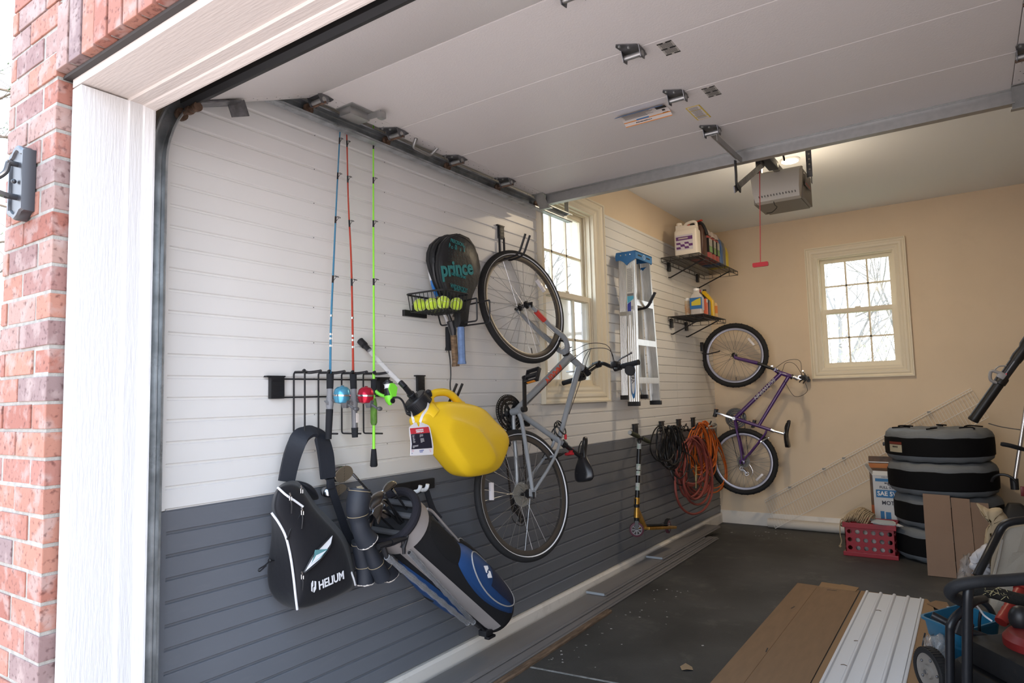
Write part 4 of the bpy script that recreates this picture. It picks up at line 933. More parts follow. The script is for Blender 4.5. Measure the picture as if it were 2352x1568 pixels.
# ------------------------------------------------------------------ sling bag and golf bag
NYLON = mat('black_nylon', (.010, .010, .013), .6, spec=.3, bump=.25, bscale=35, sheen=.1); NYL2 = mat('dark_navy_nylon', (.017, .02, .028), .6, bump=.2, bscale=50)
PIPING = mat('white_reflective_piping', (.78, .78, .8), .35)
sb = thing('sling_bag', 'black sling backpack with white piping hanging from the rod rack', 'sling bag', (.12, 1.75, .58))
xk, xf = .04, .20
back = [c5(x, y, .06) for x, y in ((200, 455), (270, 425), (330, 430), (400, 500), (430, 590), (500, 650), (590, 740), (660, 820), (690, 950), (712, 1080), (725, 1160), (690, 1190), (600, 1230), (450, 1290), (320, 1332), (220, 1310), (150, 1260), (110, 1190), (100, 1080), (118, 950), (140, 800), (132, 660), (135, 580), (160, 500))]
n_ = len(back)
def mapx(p, x):    # same height and place along the wall, further out
    return V(x, p.y-.0, p.z)
front_px = ((190, 470), (255, 455), (318, 460), (372, 540), (420, 620), (482, 690), (560, 770), (625, 850), (660, 960), (688, 1075), (706, 1150), (672, 1188), (590, 1232), (450, 1292), (312, 1330), (300, 1280), (290, 1200), (284, 1120), (276, 1040), (258, 950), (228, 820), (170, 690), (140, 630), (160, 520))
front = [c5(x, y, xf) for x, y in front_px]
cf = ctr(front)
b = MB(); rows = [[p.lerp(cf, .06)+V(-.035, 0, 0) for p in back], back, [back[i].lerp(front[i], .45)+(back[i]-ctr(back))*.02 for i in range(n_)], [back[i].lerp(front[i], .85) for i in range(n_)], front,
     [cf+(p-cf)*.93+V(.012, 0, 0) for p in front], [cf+(p-cf)*.6+V(.028, 0, 0) for p in front], [cf+(p-cf)*.2+V(.032, 0, 0) for p in front]]
b.loft(rows); b.build('bag_body', NYLON, sb, sub=2)
def pf(x, y, d=.008): return c5(x, y, xf+d)
b = MB(); b.tube(bez([pf(172, 478, .0), pf(230, 530, .018), pf(290, 570, .028), pf(350, 612, .032)], 6), .0042, 8); b.build('piping', PIPING, sb, label='white reflective piping')
b = MB(); b.tube(bez([pf(132, 655, -.01), pf(185, 730, .0), pf(230, 820, .004), pf(262, 950, .006), pf(284, 1100, .006), pf(297, 1220, .004), pf(310, 1325, -.004)], 6), .0045, 8); b.build('piping', PIPING, sb, label='white reflective piping')
b = MB(); b.tube(bez([pf(684, 1066, .008), pf(700, 1110, .006), pf(712, 1155, -.004)], 5), .004, 8); b.build('piping', PIPING, sb, label='white reflective piping')
PAPW = mat('white_paper', (.75, .76, .78), .6); PAPT = mat('teal_paper', (.12, .3, .32), .6)
b = MB(); b.slab([pf(362, 1062, .036), pf(425, 940, .040), pf(552, 812, .036), pf(540, 870, .04), pf(470, 970, .044)], .004); pk = b.build('pocket_papers', PAPW, sb, label='white papers showing in the open pocket', smooth=False)
b = MB(); b.slab([pf(405, 1010, .039), pf(436, 912, .043), pf(520, 905, .042), pf(470, 965, .046)], .004); b.build('teal_card', PAPT, pk, smooth=False)
b = MB(); b.tube(bez([pf(355, 1068, .034), pf(420, 950, .040), pf(490, 870, .040), pf(552, 808, .034)], 5), .0035, 6); b.tube(bez([pf(360, 1072, .036), pf(450, 1000, .045), pf(530, 900, .042), pf(554, 812, .034)], 5), .0035, 6); b.tube(bez([pf(240, 840, .012), pf(270, 760, .02), pf(335, 665, .026), pf(350, 630, .02)], 4), .0035, 6); b.build('zip_lines', BLACKP, sb, kind='stuff')
for (x, y, x2, y2) in ((340, 490, 348, 505), (263, 540, 268, 660), (345, 640, 340, 765), (345, 1085, 346, 1190)):
    b = MB(); b.tube([pf(x-6, y-22, .028), pf(x, y, .034)], .0035, 6); b.tube([pf(x-7, y, .034), pf(x+7, y+4, .034), pf(x+7, y+30, .034), pf(x-6, y+28, .034)], .0022, 6, closed=True); z_ = b.build('zip_slider', CHROME, sb)
    if y2-y > 50:
        b = MB(); b.tube(bez([pf(x, y+28, .034), pf((x+x2)/2+4, (y+y2)/2, .036), pf(x2, y2, .034)], 4), .0032, 6); b.build('zip_cord', BLACKP, z_)
b = MB(); rt = pf(612, 1085)-pf(465, 1150); b.text('HELIUM', pf(548, 1124, .038), rt, V(0, 0, 1), .043, bold=.0010, sx=.83)
hx = lambda dx, dz: pf(424, 1165, .036)+rt.normalized()*dx*.46+V(0, 0, 1)*dz*.66
b.slab([hx(-.024, .022), hx(-.012, .034), hx(-.005, .031), hx(-.005, .004), hx(-.012, .001), hx(-.012, -.027), hx(-.024, -.018)], .001); b.slab([hx(.024, .022), hx(.024, -.018), hx(.004, -.034), hx(-.002, -.031), hx(-.002, -.006), hx(.008, -.003), hx(.008, .028)], .001)
b.build('chest_logo', PIPING, sb, smooth=False)
# strap over the rack loop
b = MB(); sp = [V(.05, 1.63, 1.05), V(.05, 1.645, 1.12), V(.065, 1.675, 1.20), V(.09, 1.705, 1.255), V(.115, 1.735, 1.268), V(.13, 1.775, 1.25), V(.13, 1.81, 1.19), V(.125, 1.835, 1.11), V(.12, 1.845, 1.06)]
sp = [c5(x, y, d) for x, y, d in ((235, 440, .09), (255, 340, .09), (285, 230, .10), (330, 130, .10), (385, 95, .10), (440, 98, .10), (480, 150, .11), (508, 260, .11), (520, 380, .11), (522, 415, .11))]
nn = [V(1, -.25, 0.0), V(1, -.25, .0), V(1, -.3, .1), V(.6, -.5, .7), V(.4, -.3, .9), V(.6, .3, .8), V(1, .1, .2), V(1, -.1, 0), V(1, -.1, 0), V(1, -.1, 0)]
spb = bez(sp, 5); nb = []
for i in range(len(spb)): 
    f = i/5; k = min(int(f), len(nn)-2); nb.append(nn[k].lerp(nn[k+1], f-k))
b.strip(spb, [.062+.008*sin(pi*i/len(spb)) for i in range(len(spb))], .014, nb); b.build('shoulder_strap', NYL2, sb, ang=50)
b = MB(); b.strip(bez([c5(*q, d) for q, d in (((535, 420), .11), ((560, 520), .11), ((600, 640), .10), ((650, 780), .09), ((700, 870), .08))], 5), .034, .004, V(1, -.1, 0)); b.box(c5(540, 455, .115), (.012, .035, .04), bev=.004); b.build('webbing', NYL2, sb)
b = MB(); inflate(b, [c5(x, y, .08) for x, y in ((270, 425), (325, 430), (370, 470), (400, 520), (425, 580), (380, 560), (330, 510), (280, 470))], [(-.03, .9), (.0, 1), (.04, .95), (.07, .6)]); b.build('strap_anchor', NYLON, sb, sub=1)
b = MB(); b.tube(bez([c5(x, y, .10) for x, y in ((150, 985), (120, 990), (85, 1020), (45, 1045), (50, 1060), (95, 1020))], 4), .0026, 6); b.sphere(c5(120, 985, .11), .008, 8, 6); b.build('toggle_cord', BLACKP, sb)

# golf bag
GT, GB = V(.235, 2.055, .885), V(.165, 2.86, .27)
ga = (GB-GT).normalized(); GL = (GB-GT).length; gw = (V(1, 0, 0)-ga*ga.x).normalized(); gu = gw.cross(ga)
if gu.z < 0: gu = -gu
GR = .118
def gp(t, ang, r=1.0):
    a = RAD(ang); return GT+ga*(t*GL)+gw*(cos(a)*GR*r)+gu*(sin(a)*GR*r)
gb = thing('golf_bag', 'black blue and grey golf stand bag leaning along the grey slats', 'golf bag', (.2, 2.6, .1))
GBLK = mat('black_bag_cloth', (.012, .012, .014), .7, bump=.2, bscale=60); TAUPE = mat('taupe_bag_cloth', (.36, .33, .32), .6); GBLUE = mat('royal_blue_cloth', (.018, .065, .20), .5, bump=.15, bscale=80); GMESH = mat('dark_blue_mesh', (.012, .02, .055), .6, bump=.5, bscale=400); PIPG = mat('grey_piping', (.4, .4, .4), .5)
NA = 36
def ringa(t, r, tilt=0): return [gp(t+tilt*sin(RAD(360*k/NA)), 360*k/NA, r) for k in range(NA)]
b = MB(); b.loft([ringa(.02, .94), ringa(.10, .98), ringa(.3, .96), ringa(.7, .98), ringa(.93, 1.0), ringa(.985, .96), ringa(1.0, .86)]); b.build('bag_tube', GBLK, gb)
def collar(t0, t1, r0, r1): return [ringa(t0, r0), ringa(t0, r1), ringa(t1, r1*.99), ringa(t1, r0*.98)]
b = MB(); b.grid(collar(.0, .085, .96, 1.06), cu=True, cv=True); b.build('collar', TAUPE, gb)
b = MB(); b.torus(GT+ga*(-.006), ga, GR*1.0, .019, 40, 10); b.build('padded_cuff', mat('black_fleece', (.012, .011, .016), .95, bump=.5, bscale=200), gb)
b = MB(); b.loft([ringa(.06, .93), ringa(.07, .93)]); b.build('inner_well', mat('dark_lining', (.006, .006, .007), .9), gb)
for q in (-38, 8, 40):
    b = MB(); p0 = gp(-.012, q+100, .85); p1 = gp(-.012, -q-80 if q != 8 else -95, .85)
    a_ = sin(RAD(q)); h = GR*.9*cos(RAD(q)); b.tube([GT+gu*(a_*GR*.9)-gw*h, GT+gu*(a_*GR*.9)+gw*h], .013, 10); b.build('divider', mat('grey_divider_foam', (.06, .062, .068), .8), gb)
def patch(bm, t0, t1, a0, a1, r, nt=10, na=10, bul=0.0, pinch=0.0, thick=.03):
    rows = []
    for i in range(nt+1):
        u = i/nt; row = []
        for j in range(na+1):
            v = j/na; e = sin(pi*u)**.4*sin(pi*v)**.4 if bul else 0
            am = (a0+a1)/2; hw = (a1-a0)/2*(1-pinch*(2*u-1)**2)
            row.append(gp(t0+(t1-t0)*u, am+hw*(2*v-1), r+bul*e))
        rows.append(row)
    bm.grid(rows)
    return rows
b = MB(); patch(b, .085, .95, -72, -40, 1.0, 12, 6); b.build('spine_panel', TAUPE, gb)
b = MB(); patch(b, .12, .46, -12, 52, .975, 12, 12, bul=.035, pinch=.5); b.build('recess_panel', mat('black_velour', (.006, .006, .007), .95), gb)
b = MB(); patch(b, .38, .97, -24, 74, .97, 16, 16, bul=.30, pinch=.45); fp = b.build('front_pocket', GBLUE, gb)
b = MB(); rows = []
for i in range(15):
    u_ = .47+.47*i/14; row = []
    for j in range(15):
        v_ = .30+.58*j/14; hw = 49*(1-.45*(2*u_-1)**2); row.append(gp(.38+.59*u_, 25+hw*(2*v_-1), .982+.30*(sin(pi*u_)**.4)*(sin(pi*v_)**.4)))
    rows.append(row)
b.grid(rows); b.build('mesh_panel', GMESH, fp)
b = MB(); ring_ = []
for k in range(40):
    s = 2*pi*k/40; u = .70+.245*cos(s); am = 26+36*sin(s); uu = (u-.38)/.59; hw = 49*(1-.45*(2*uu-1)**2); vv_ = max(.02, min(.98, ((am-25)/hw+1)/2)); e = max(0, sin(pi*uu))**.4*max(0, sin(pi*vv_))**.4
    ring_.append(gp(u, am, .985+.30*e))
b.tube(ring_, .0035, 6, closed=True); b.build('pocket_piping', PIPG, fp)
def lg(du, dv): return gp(.585+du, 46+dv, 1.32)
b = MB(); q0 = gp(.60, 22, 1.255); lr = (gp(.575, 30, 1.3)-gp(.575, 62, 1.3)).normalized(); lu = -ga
def L2(x, y): return q0+lr*x+lu*y
lr = V(.0, .97, .1).normalized(); lu = (gp(.60, 22)-gp(.60, 22, 0)).cross(lr).normalized(); lu = lu if lu.z > 0 else -lu; ln_ = lr.cross(lu)
b.slab([L2(-.018, .034)+ln_*.004, L2(.010, .026)+ln_*.004, L2(.010, .012)+ln_*.004, L2(-.006, .004)+ln_*.004, L2(-.006, -.004)+ln_*.004, L2(-.018, .004)+ln_*.004], .0012); b.slab([L2(.018, -.034)+ln_*.004, L2(-.010, -.026)+ln_*.004, L2(-.010, -.012)+ln_*.004, L2(.006, -.004)+ln_*.004, L2(.006, .004)+ln_*.004, L2(.018, -.004)+ln_*.004], .0012)
b.build('pocket_logo', PIPING, fp, smooth=False)
b = MB(); patch(b, .42, .88, 70, 128, .97, 12, 10, bul=.45, pinch=.5); sp_ = b.build('side_pocket', GBLK, gb)
b = MB(); b.tube([gp(.43+.44*k/14, 76+26*sin(pi*k/14), 1.0+.44*sin(pi*k/14)**.5) for k in range(15)], .003, 6); b.build('pocket_piping', PIPG, sp_)
b = MB(); patch(b, .22, .82, -165, -82, .97, 14, 12, bul=.42, pinch=.5); lp_ = b.build('long_pocket', GBLUE, gb)
b = MB(); patch(b, .42, .60, -160, -88, 1.02, 6, 10, bul=.40, pinch=.2); b.build('black_band', GBLK, lp_)
WRAP = mat('clear_crinkled_wrap', (.5, .51, .53), .18, spec=1.0, bump=1.0, bscale=60, alpha=.38)
for s, (x0, y0, x1, y1) in enumerate(((930, 960, 1490, 1420), (1085, 930, 1530, 1415))):
    a_ = c5(x0, y0, .345-.03*s); e_ = c5(x1, y1, .285-.02*s); d_ = e_-a_
    b = MB(); b.tube([a_, e_], .008, 8); lg_ = b.build('stand_leg', BLACKM, gb)
    b = MB(); b.tube([a_+d_*(k/24) for k in range(25)], [.0115+.002*sin(k*2.1)+.0015*random.random() for k in range(25)], 9); b.build('plastic_wrap', WRAP, lg_)
b = MB()
for (x0, y0, x1, y1, r) in ((870, 890, 960, 860, .012), (960, 860, 1060, 830, .014), (1040, 900, 1070, 810, .012), (1045, 840, 1050, 940, .01), (905, 890, 935, 975, .012)): b.tube([c5(x0, y0, .34), c5(x1, y1, .345)], [r, r*.7], 8)
b.build('leg_hinge', BLACKP, gb)
ft0, ft1 = c5(1535, 1400, .20), c5(1620, 1490, .21)
b = MB(); b.tube([ft0, ft1], .005, 8); b.tube([c5(1560, 1390, .20), c5(1655, 1490, .21)], .005, 8); b.box(c5(1645, 1512, .21), (.03, .06, .014), bev=.005); b.box(c5(1615, 1480, .2), (.05, .06, .03), bev=.006); b.build('base_foot', BLACKP, gb)
b = MB(); b.tube(bez([gp(.09, 52, 1.05), gp(.15, 60, 1.1), gp(.3, 62, 1.05), gp(.42, 66, 1.02)], 5), .006, 6); b.build('trim_cord', TAUPE, gb)
b = MB(); b.strip(bez([c5(1205, 500, .06), c5(1230, 580, .08), c5(1260, 650, .10), c5(1300, 700, .12)], 5), .03, .006, V(1, -.1, 0)); b.build('carry_strap', NYL2, gb)
# rack prongs under it
gk = thing('golf_rack', 'black wall rack with white tipped prongs beside the golf bag', 'rack', (.02, 2.3, .9))
b = MB(); b.box((.010, 2.42, .955), (.018, .30, .05), bev=.003); b.build('wall_plate', BLACKP, gk)
for (x, y) in ((1145, 505), (1195, 495)):
    p0 = c5(x-120, y+15, .03); p1 = c5(x, y, .17)
    b = MB(); b.tube(bez([V(.02, p1.y-.005, p1.z-.02), V(.10, p1.y, p1.z-.018), p1], 4), .008, 8); pr_ = b.build('prong', BLACKP, gk)
    b = MB(); b.tube(bez([p1-V(.02, 0, .004), p1, p1+V(.012, 0, .012), p1+V(.016, 0, .026)], 4), .0092, 10); b.build('white_tip', WHITEP, pr_)
# clubs
STEEL = mat('satin_steel_club', (.36, .37, .39), .2, metal=1.0); GOLDF = mat('titanium_face', (.36, .31, .24), .4, metal=.8)
def shaft(t, a, ferr, inside=.30):
    e = GT+ga*inside+(a-GT).normalized()*.0; e = gp(.25, random.uniform(0, 360), .4)
    b = MB(); b.tube([a, e], .0046, 8); b.build('shaft', BLACKS, t)
    b = MB(); d = (e-a).normalized(); b.tube([a, a+d*.03], [.0065, .0055], 8); b.build('hosel', STEEL, t)
def wood(label, px, hx_, xx, s=1.0):
    pts = bezc([c5(x, y, xx) for x, y in px], 3); h = c5(*hx_, xx)
    t = thing('golf_club', label, 'golf club', pts[0], 'golf clubs in the bag')
    c = ctr(pts); b = MB(); d = V(.35, .25, .1)
    inflate(b, pts, [(-.075*s, .35), (-.065*s, .72), (-.035*s, .95), (0, 1.0)], axis=V(1, .9, -.1).normalized()); b.build('club_head', STEEL, t, sub=1)
    b = MB(); inflate(b, [c+(p-c)*.96 for p in pts], [(.0, 1), (.003, .98)], axis=V(1, .9, -.1).normalized()); fc = b.build('club_face', GOLDF, t)
    b = MB(); ax_ = V(1, .9, -.1).normalized()*.0045
    for k in range(6):
        for s_ in (-1, 1):
            o = c+(pts[0]-pts[len(pts)//2])*.0+V(0, 0, .028-.011*k)+ax_; u = V(-.6, .7, .25).normalized(); b.tube([o+u*(.008*s_), o+u*(.026*s_)], .0007, 4)
    b.build('face_grooves', BLACKM, fc, kind='stuff'); shaft(t, h, 0)
wood('large driver head with scored bronze face above the golf bag', [(565, 400), (580, 370), (610, 340), (650, 326), (680, 335), (695, 365), (690, 395), (660, 425), (620, 445), (580, 440)], (695, 385), .10, 1.0)
wood('smaller fairway wood head below the driver', [(560, 480), (600, 460), (630, 455), (650, 475), (640, 500), (610, 525), (575, 545), (545, 550), (545, 515)], (655, 488), .08, .8)
for lab, px, hx_, xx in (('iron head standing highest at the mouth of the golf bag', [(905, 490), (935, 450), (965, 437), (990, 445), (993, 462), (960, 485), (920, 512), (900, 520)], (965, 490), .27),
                    ('largest iron head facing left in the golf bag', [(808, 600), (812, 570), (835, 535), (880, 512), (900, 515), (895, 560), (870, 605), (840, 635), (820, 638)], (910, 520), .33),
                    ('iron head behind the largest one with a dark sole', [(880, 600), (900, 565), (930, 570), (950, 590), (925, 615), (895, 625)], (930, 570), .30),
                    ('iron head with a bright toe in the middle of the golf bag', [(830, 660), (845, 625), (880, 600), (900, 600), (892, 660), (880, 715), (865, 730), (850, 690)], (905, 605), .335),
                    ('lowest iron head hanging at the lip of the golf bag', [(800, 700), (815, 670), (840, 655), (845, 690), (830, 735), (805, 775), (798, 740)], (860, 660), .31),
                    ('iron head lying under the others in the golf bag', [(890, 650), (920, 640), (955, 670), (945, 690), (910, 690), (890, 700)], (945, 655), .28)):
    pts = bezc([c5(x, y, xx) for x, y in px], 3); t = thing('golf_club', lab, 'golf club', pts[0], 'golf clubs in the bag')
    b = MB(); inflate(b, pts, [(-.012, .85), (-.008, 1.1), (.006, 1.1), (.010, .98)], axis=V(.8, -.6, 0)); b.build('club_head', STEEL, t, ang=40); shaft(t, c5(*hx_, xx), 0)
# head covers
def headcover(label, pxs, xx, radii, num=False, fleece=True):
    ps = [c5(x, y, xx) for x, y in pxs]; t = thing('head_cover', label, 'head cover', ps[-1], 'navy golf head covers')
    P_ = bez(ps, 4); n = len(P_); rr_ = [radii[min(int(i/4), len(radii)-2)]*(1-(i/4-min(int(i/4), len(radii)-2)))+radii[min(int(i/4), len(radii)-2)+1]*(i/4-min(int(i/4), len(radii)-2)) for i in range(n)]
    b = MB(); b.tube(P_, rr_, 18); b.build('sleeve', NYL2, t)
    b = MB()
    for i in (1, n//2):
        d = (P_[i+1]-P_[i-1]).normalized(); b.torus(P_[i], d, rr_[i]+.0006, .0012, 30, 5)
    b.build('stitching', mat('tan_stitching', (.36, .28, .17), .8), t, kind='stuff')
    if fleece:
        d = (P_[-1]-P_[-2]).normalized(); b = MB(); x_, y_, z_ = frame(d); R_ = rr_[-1]
        b.tube([P_[-1]+(x_*cos(2*pi*k/30)+y_*sin(2*pi*k/30))*(R_-.003)+d*(.003*random.random()) for k in range(30)], [.0028+.0015*random.random() for k in range(30)], 6, closed=True); b.build('fleece_edge', mat('cream_fleece', (.6, .55, .5), .95), t)
    if num:
        d = (P_[0]-P_[1]).normalized(); b = MB(); b.text('5', P_[0]+d*.0015, V(.55, .8, .1), V(-.9, .5, .2), .06, bold=.002); b.build('number', mat('tan_print', (.4, .33, .22), .7), t, smooth=False)
    return t
headcover('upright navy head cover marked with a tan 5', [(745, 488), (735, 560), (728, 640), (735, 700), (760, 790), (795, 850)], .30, [.040, .046, .044, .034, .036, .044], True)
headcover('navy head cover hanging lowest against the sling bag', [(735, 840), (755, 930), (775, 1020), (780, 1090), (782, 1140)], .20, [.03, .033, .034, .035, .036])
headcover('navy head cover hanging just left of the bag mouth', [(800, 850), (825, 930), (855, 1010), (885, 1070), (902, 1105)], .26, [.025, .028, .032, .033, .034], fleece=False)
headcover('navy head cover tucked under the stand leg hinge', [(850, 900), (880, 960), (915, 1020), (940, 1060), (955, 1090)], .22, [.025, .03, .034, .036, .038])
# ------------------------------------------------------------------ bikes
def tube_text(bm, body, o, right, up, size, R, **k):
    n0 = len(bm.bm.verts); bm.text(body, o, right, up, size, **k)
    r = Vector(right).normalized(); u = Vector(up); u = (u-r*u.dot(r)).normalized(); nn = r.cross(u)
    for q in [-.9, -.75, -.6, -.45, -.3, -.15, 0, .15, .3, .45, .6, .75, .9]:
        bm.bm.verts.ensure_lookup_table(); vs_ = set(bm.bm.verts[n0:]); es_ = [e for e in bm.bm.edges if e.verts[0] in vs_ and e.verts[1] in vs_]; fs_ = [f for f in bm.bm.faces if f.verts[0] in vs_]
        bmesh.ops.bisect_plane(bm.bm, geom=list(vs_)+es_+fs_, plane_co=Vector(o)+u*(q*R), plane_no=u, dist=1e-6)
    bm.bm.verts.ensure_lookup_table()
    for v in bm.bm.verts[n0:]:
        d = (v.co-Vector(o)).dot(u); v.co -= nn*(R-math.sqrt(max(0, R*R-d*d)))
def bike(name, label, rc, fc, az, el, C_):
    rc = Vector(rc); fc = Vector(fc); u = (fc-rc); WB = u.length; u.normalize()
    n = V(cos(el)*cos(az), cos(el)*sin(az), sin(el)); n = (n-u*n.dot(u)).normalized(); v = u.cross(n)
    def P(f, h, s=0.0): return rc+u*f+v*h+n*s
    t = thing(name, label, 'bicycle', rc-V(0, 0, C_['R']))
    FM, FORKM, TIRE, RIM, R, tr = C_['frame'], C_['fork'], C_['tire'], C_['rim'], C_['R'], C_['tr']
    rr = R-2*tr          # rim outer radius
    for nm, c in (('front', P(WB, 0)), ('rear', P(0, 0))):
        b = MB(); b.torus(c, n, R-tr, tr, 72, 12)
        if C_['knobs']:
            x, y, z = frame(n)
            for k in range(72):
                a = 2*pi*k/72; d = x*cos(a)+y*sin(a); tg_ = n.cross(d)
                for s in (-1, 0, 1):
                    if (k+s) % 2: b.bar(c+d*(R-.004-abs(s)*.006)+n*(s*tr*.62)-tg_*.006, c+d*(R-.004-abs(s)*.006)+n*(s*tr*.62)+tg_*.006, .008, .012, up=d)
        w = b.build(nm+'_tire', TIRE, t)
        b = MB(); b.ringprof(c, n, [(rr+.006, -.010), (rr+.006, .010), (rr-.004, .012), (rr-.020, .008), (rr-.022, 0), (rr-.020, -.008), (rr-.004, -.012)], 72); b.build('rim', RIM, w)
        if C_['stripe']:
            b = MB()
            for s in (-1, 1): b.ringprof(c, n, [(R-tr*1.36, s*tr*.86), (R-tr*1.62, s*tr*.74), (R-tr*1.58, s*tr*.82), (R-tr*1.36, s*tr*.97)], 72)
            b.build('reflective_stripe', C_['stripe'], w)
        x, y, z = frame(n); b = MB()
        for k in range(32):
            s = 1 if k % 2 else -1; a = 2*pi*k/32; ah = a+(1.15 if (k//2) % 2 else -1.15)
            b.tube([c+(x*cos(ah)+y*sin(ah))*.021+n*(s*.027), c+(x*cos(a)+y*sin(a))*(rr-.018)], .0011, 5)
        b.build('spokes', C_['spoke'], w, kind='stuff')
        b = MB(); b.lathe([(.009, -.05), (.011, -.034), (.024, -.03), (.024, -.026), (.013, -.022), (.012, 0), (.013, .022), (.024, .026), (.024, .03), (.011, .034), (.009, .05), (.007, .062)], c, n, 18)
        b.tube([c-n*.068, c-n*.05], .009, 8); b.tube([c+n*.05, c+n*.07, c+n*.072-u*.03+v*.0], [.008, .008, .004], 8); b.build('hub', BLACKS, w)
        x2 = V(0, 0, 1); 
        b = MB(); a_ = C_['refl'][0 if nm == 'front' else 1]; d = (u*cos(a_)+v*sin(a_)); tg_ = n.cross(d); cc = c+d*(rr*.76)
        for s in (-1, 1): b.box(cc+n*.004*s, (.008, .022, .09), Matrix((n, d, tg_)).transposed(), .002)
        b.build('wheel_reflector', C_['reflm'], w)
        b = MB(); av = a_+2.2; d = (u*cos(av)+v*sin(av)); b.tube([c+d*(rr-.018), c+d*(rr-.055)], .003, 6); b.build('valve', BLACKP, w)
    K = C_['K']; BB, HT0, HT1, SC_, STT = K['bb'], K['ht0'], K['ht1'], K['sc'], K['stt']
    D = lambda a, bq, s: (a[0]+(bq[0]-a[0])*s, a[1]+(bq[1]-a[1])*s)
    b = MB(); b.tube([P(*HT0), P(*D(HT0, HT1, .08)), P(*D(HT0, HT1, .92)), P(*HT1)], [.024, .021, .021, .024], 16)
    tt0 = D(HT1, HT0, .22); dt0 = D(HT0, HT1, .2)
    b.tube([P(*tt0), P(*K['tt'])], [.0185, .016], 14); b.tube([P(*dt0), P(*BB)], [C_['dt'], C_['dt']*.92], 16); b.tube([P(*BB), P(*STT)], .0165, 14)
    b.tube([P(*BB, -.034), P(*BB, .034)], .021, 16)
    for s in (-1, 1):
        b.tube(bez([P(BB[0]-.02, BB[1], s*.022), P(BB[0]-.08, BB[1]*.8, s*.034), P(.12, -.008, s*.05), P(.012, 0, s*.062)], 5), [.0115]*10+[.0105]*6, 10)
        bul = C_['bulge']
        b.tube(bez([P(SC_[0], SC_[1], s*.014), P(SC_[0]*.86+.0, SC_[1]*.92+bul, s*.030), P(SC_[0]*.5, SC_[1]*.55+bul*1.2, s*.050), P(.012, .012, s*.064)], 5), .0088, 10)
        b.box(P(0, .0, s*.063), (.006, .04, .05), Matrix((n, u, v)).transposed(), .002)
    b.tube([P(SC_[0]*.66, SC_[1]*.72+bul, -.045), P(SC_[0]*.66, SC_[1]*.72+bul, .045)], .007, 8)
    fr = b.build('frame', FM, t)
    # fork
    b = MB(); crown = (HT0[0]+.028, HT0[1]-.03)
    b.tube([P(*HT0), P(*crown)], [.019, .021], 12)
    for s in (-1, 1):
        if C_['susp']:
            cr = P(*crown, s*.0); mid = (crown[0]+(WB-crown[0])*.42, crown[1]*.60)
            b.tube([P(*crown, 0), P(*crown, s*.055)], .018, 10); b.tube([P(*mid, s*.055), P(WB-.03, .012, s*.055), P(WB, 0, s*.055)], [.019, .0165, .012], 12)
        else:
            b.tube(bez([P(*HT0, s*.0), P(*crown, s*.038), P(crown[0]+.045, crown[1]-.05, s*.054), P((crown[0]+WB)/2, crown[1]*.5, s*.054), P(WB-.006, .004, s*.056)], 5), [.017]*8+[.0165]*6+[.0145]*4+[.012]*3, 12)
    fk = b.build('fork', FORKM, t)
    if C_['susp']:
        b = MB()
        for s in (-1, 1): b.tube([P(*crown, s*.055), P(crown[0]+(WB-crown[0])*.45, crown[1]*.57, s*.055)], .014, 12)
        b.build('fork_boot', BLACKP, fk)
    else:
        b = MB(); q0, q1 = P(WB-.04, .018, .0695), P(WB-.14, .062, .0705)
        b.tube([P(WB-.035, .052, .0555), P(WB-.052, .085, .0545), P(WB-.072, .125, .0542)], .0168, 12); b.build('red_fork_band', mat('red_band', (.55, .05, .04), .4), fk)
    # headset, stem, bars
    for p in (HT0, HT1):
        b = MB(); b.lathe([(.02, -.008), (.0255, -.005), (.0255, .005), (.02, .008)], P(*p), (P(*HT1)-P(*HT0)), 16); b.build('headset_cup', BLACKS, t)
    b = MB()
    st = (HT1[0]-.012, HT1[1]+.035); b.tube([P(*HT1), P(*st)], .017, 12); b.tube([P(st[0]-.012, st[1]+.02), P(st[0]+.012, st[1]-.016)], .0215, 12)
    bc = K['bar']; b.tube([P(*st), P(*bc)], [.018, .0165], 12); b.tube([P(*bc, -.026), P(*bc, .026)], .0225, 14); b.build('stem', C_['stem'], t)
    ends = K['ends']; b = MB()
    for s in (-1, 1): b.tube(rpoly([P(*bc, 0), P(*bc, s*.05), P(bc[0]+(ends[0]-bc[0])*.85, bc[1]+(ends[1]-bc[1])*.85, s*.12), P(ends[0], ends[1], s*.31)], .05, 5), .0125, 10)
    hb = b.build('handlebar', C_['bars'], t)
    for s in (-1, 1):
        b = MB(); a0 = P(ends[0]+.002, ends[1], s*.19); a1 = P(ends[0], ends[1], s*.315); b.tube([a0, a0.lerp(a1, .05), a0.lerp(a1, .95), a1], [.014, .017, .0165, .0175], 14); b.build('grip', C_['grip'], hb)
        b = MB(); c = P(ends[0]+.004, ends[1], s*.145); b.tube([P(ends[0]+.003, ends[1], s*.128), P(ends[0]+.003, ends[1], s*.178)], .021, 12)
        b.box(c+u*.016-v*.012, (.045, .036, .05), Matrix((n, u, v)).transposed(), .008); b.tube(bez([c-v*.02-u*.005, c-v*.045-u*.02+n*(s*.02), c-v*.05-u*.03+n*s*.045], 3), .006, 8); b.build('shifter', BLACKP, hb)
        b = MB(); b.tube(bez([c+u*.03, c+u*.05+n*(s*.03), c+u*.058-v*.008+n*(s*.09), c+u*.068-v*.006+n*(s*.13)], 5), [.0055]*14+[.0065, .007], 8); b.build('brake_lever', C_['lever'], hb)
    # saddle
    sp = K['post']; b = MB(); b.tube([P(*STT), P(*sp)], .0135, 12); b.tube([P(STT[0]+.012, STT[1]-.022), P(STT[0]-.004, STT[1]+.008)], .020, 12); b.box(P(sp[0], sp[1]+.006), (.03, .04, .024), Matrix((n, u, v)).transposed(), .006); b.build('seat_post', C_['post'], t)
    ns, rs_ = K['nose'], K['rear']; rows = []
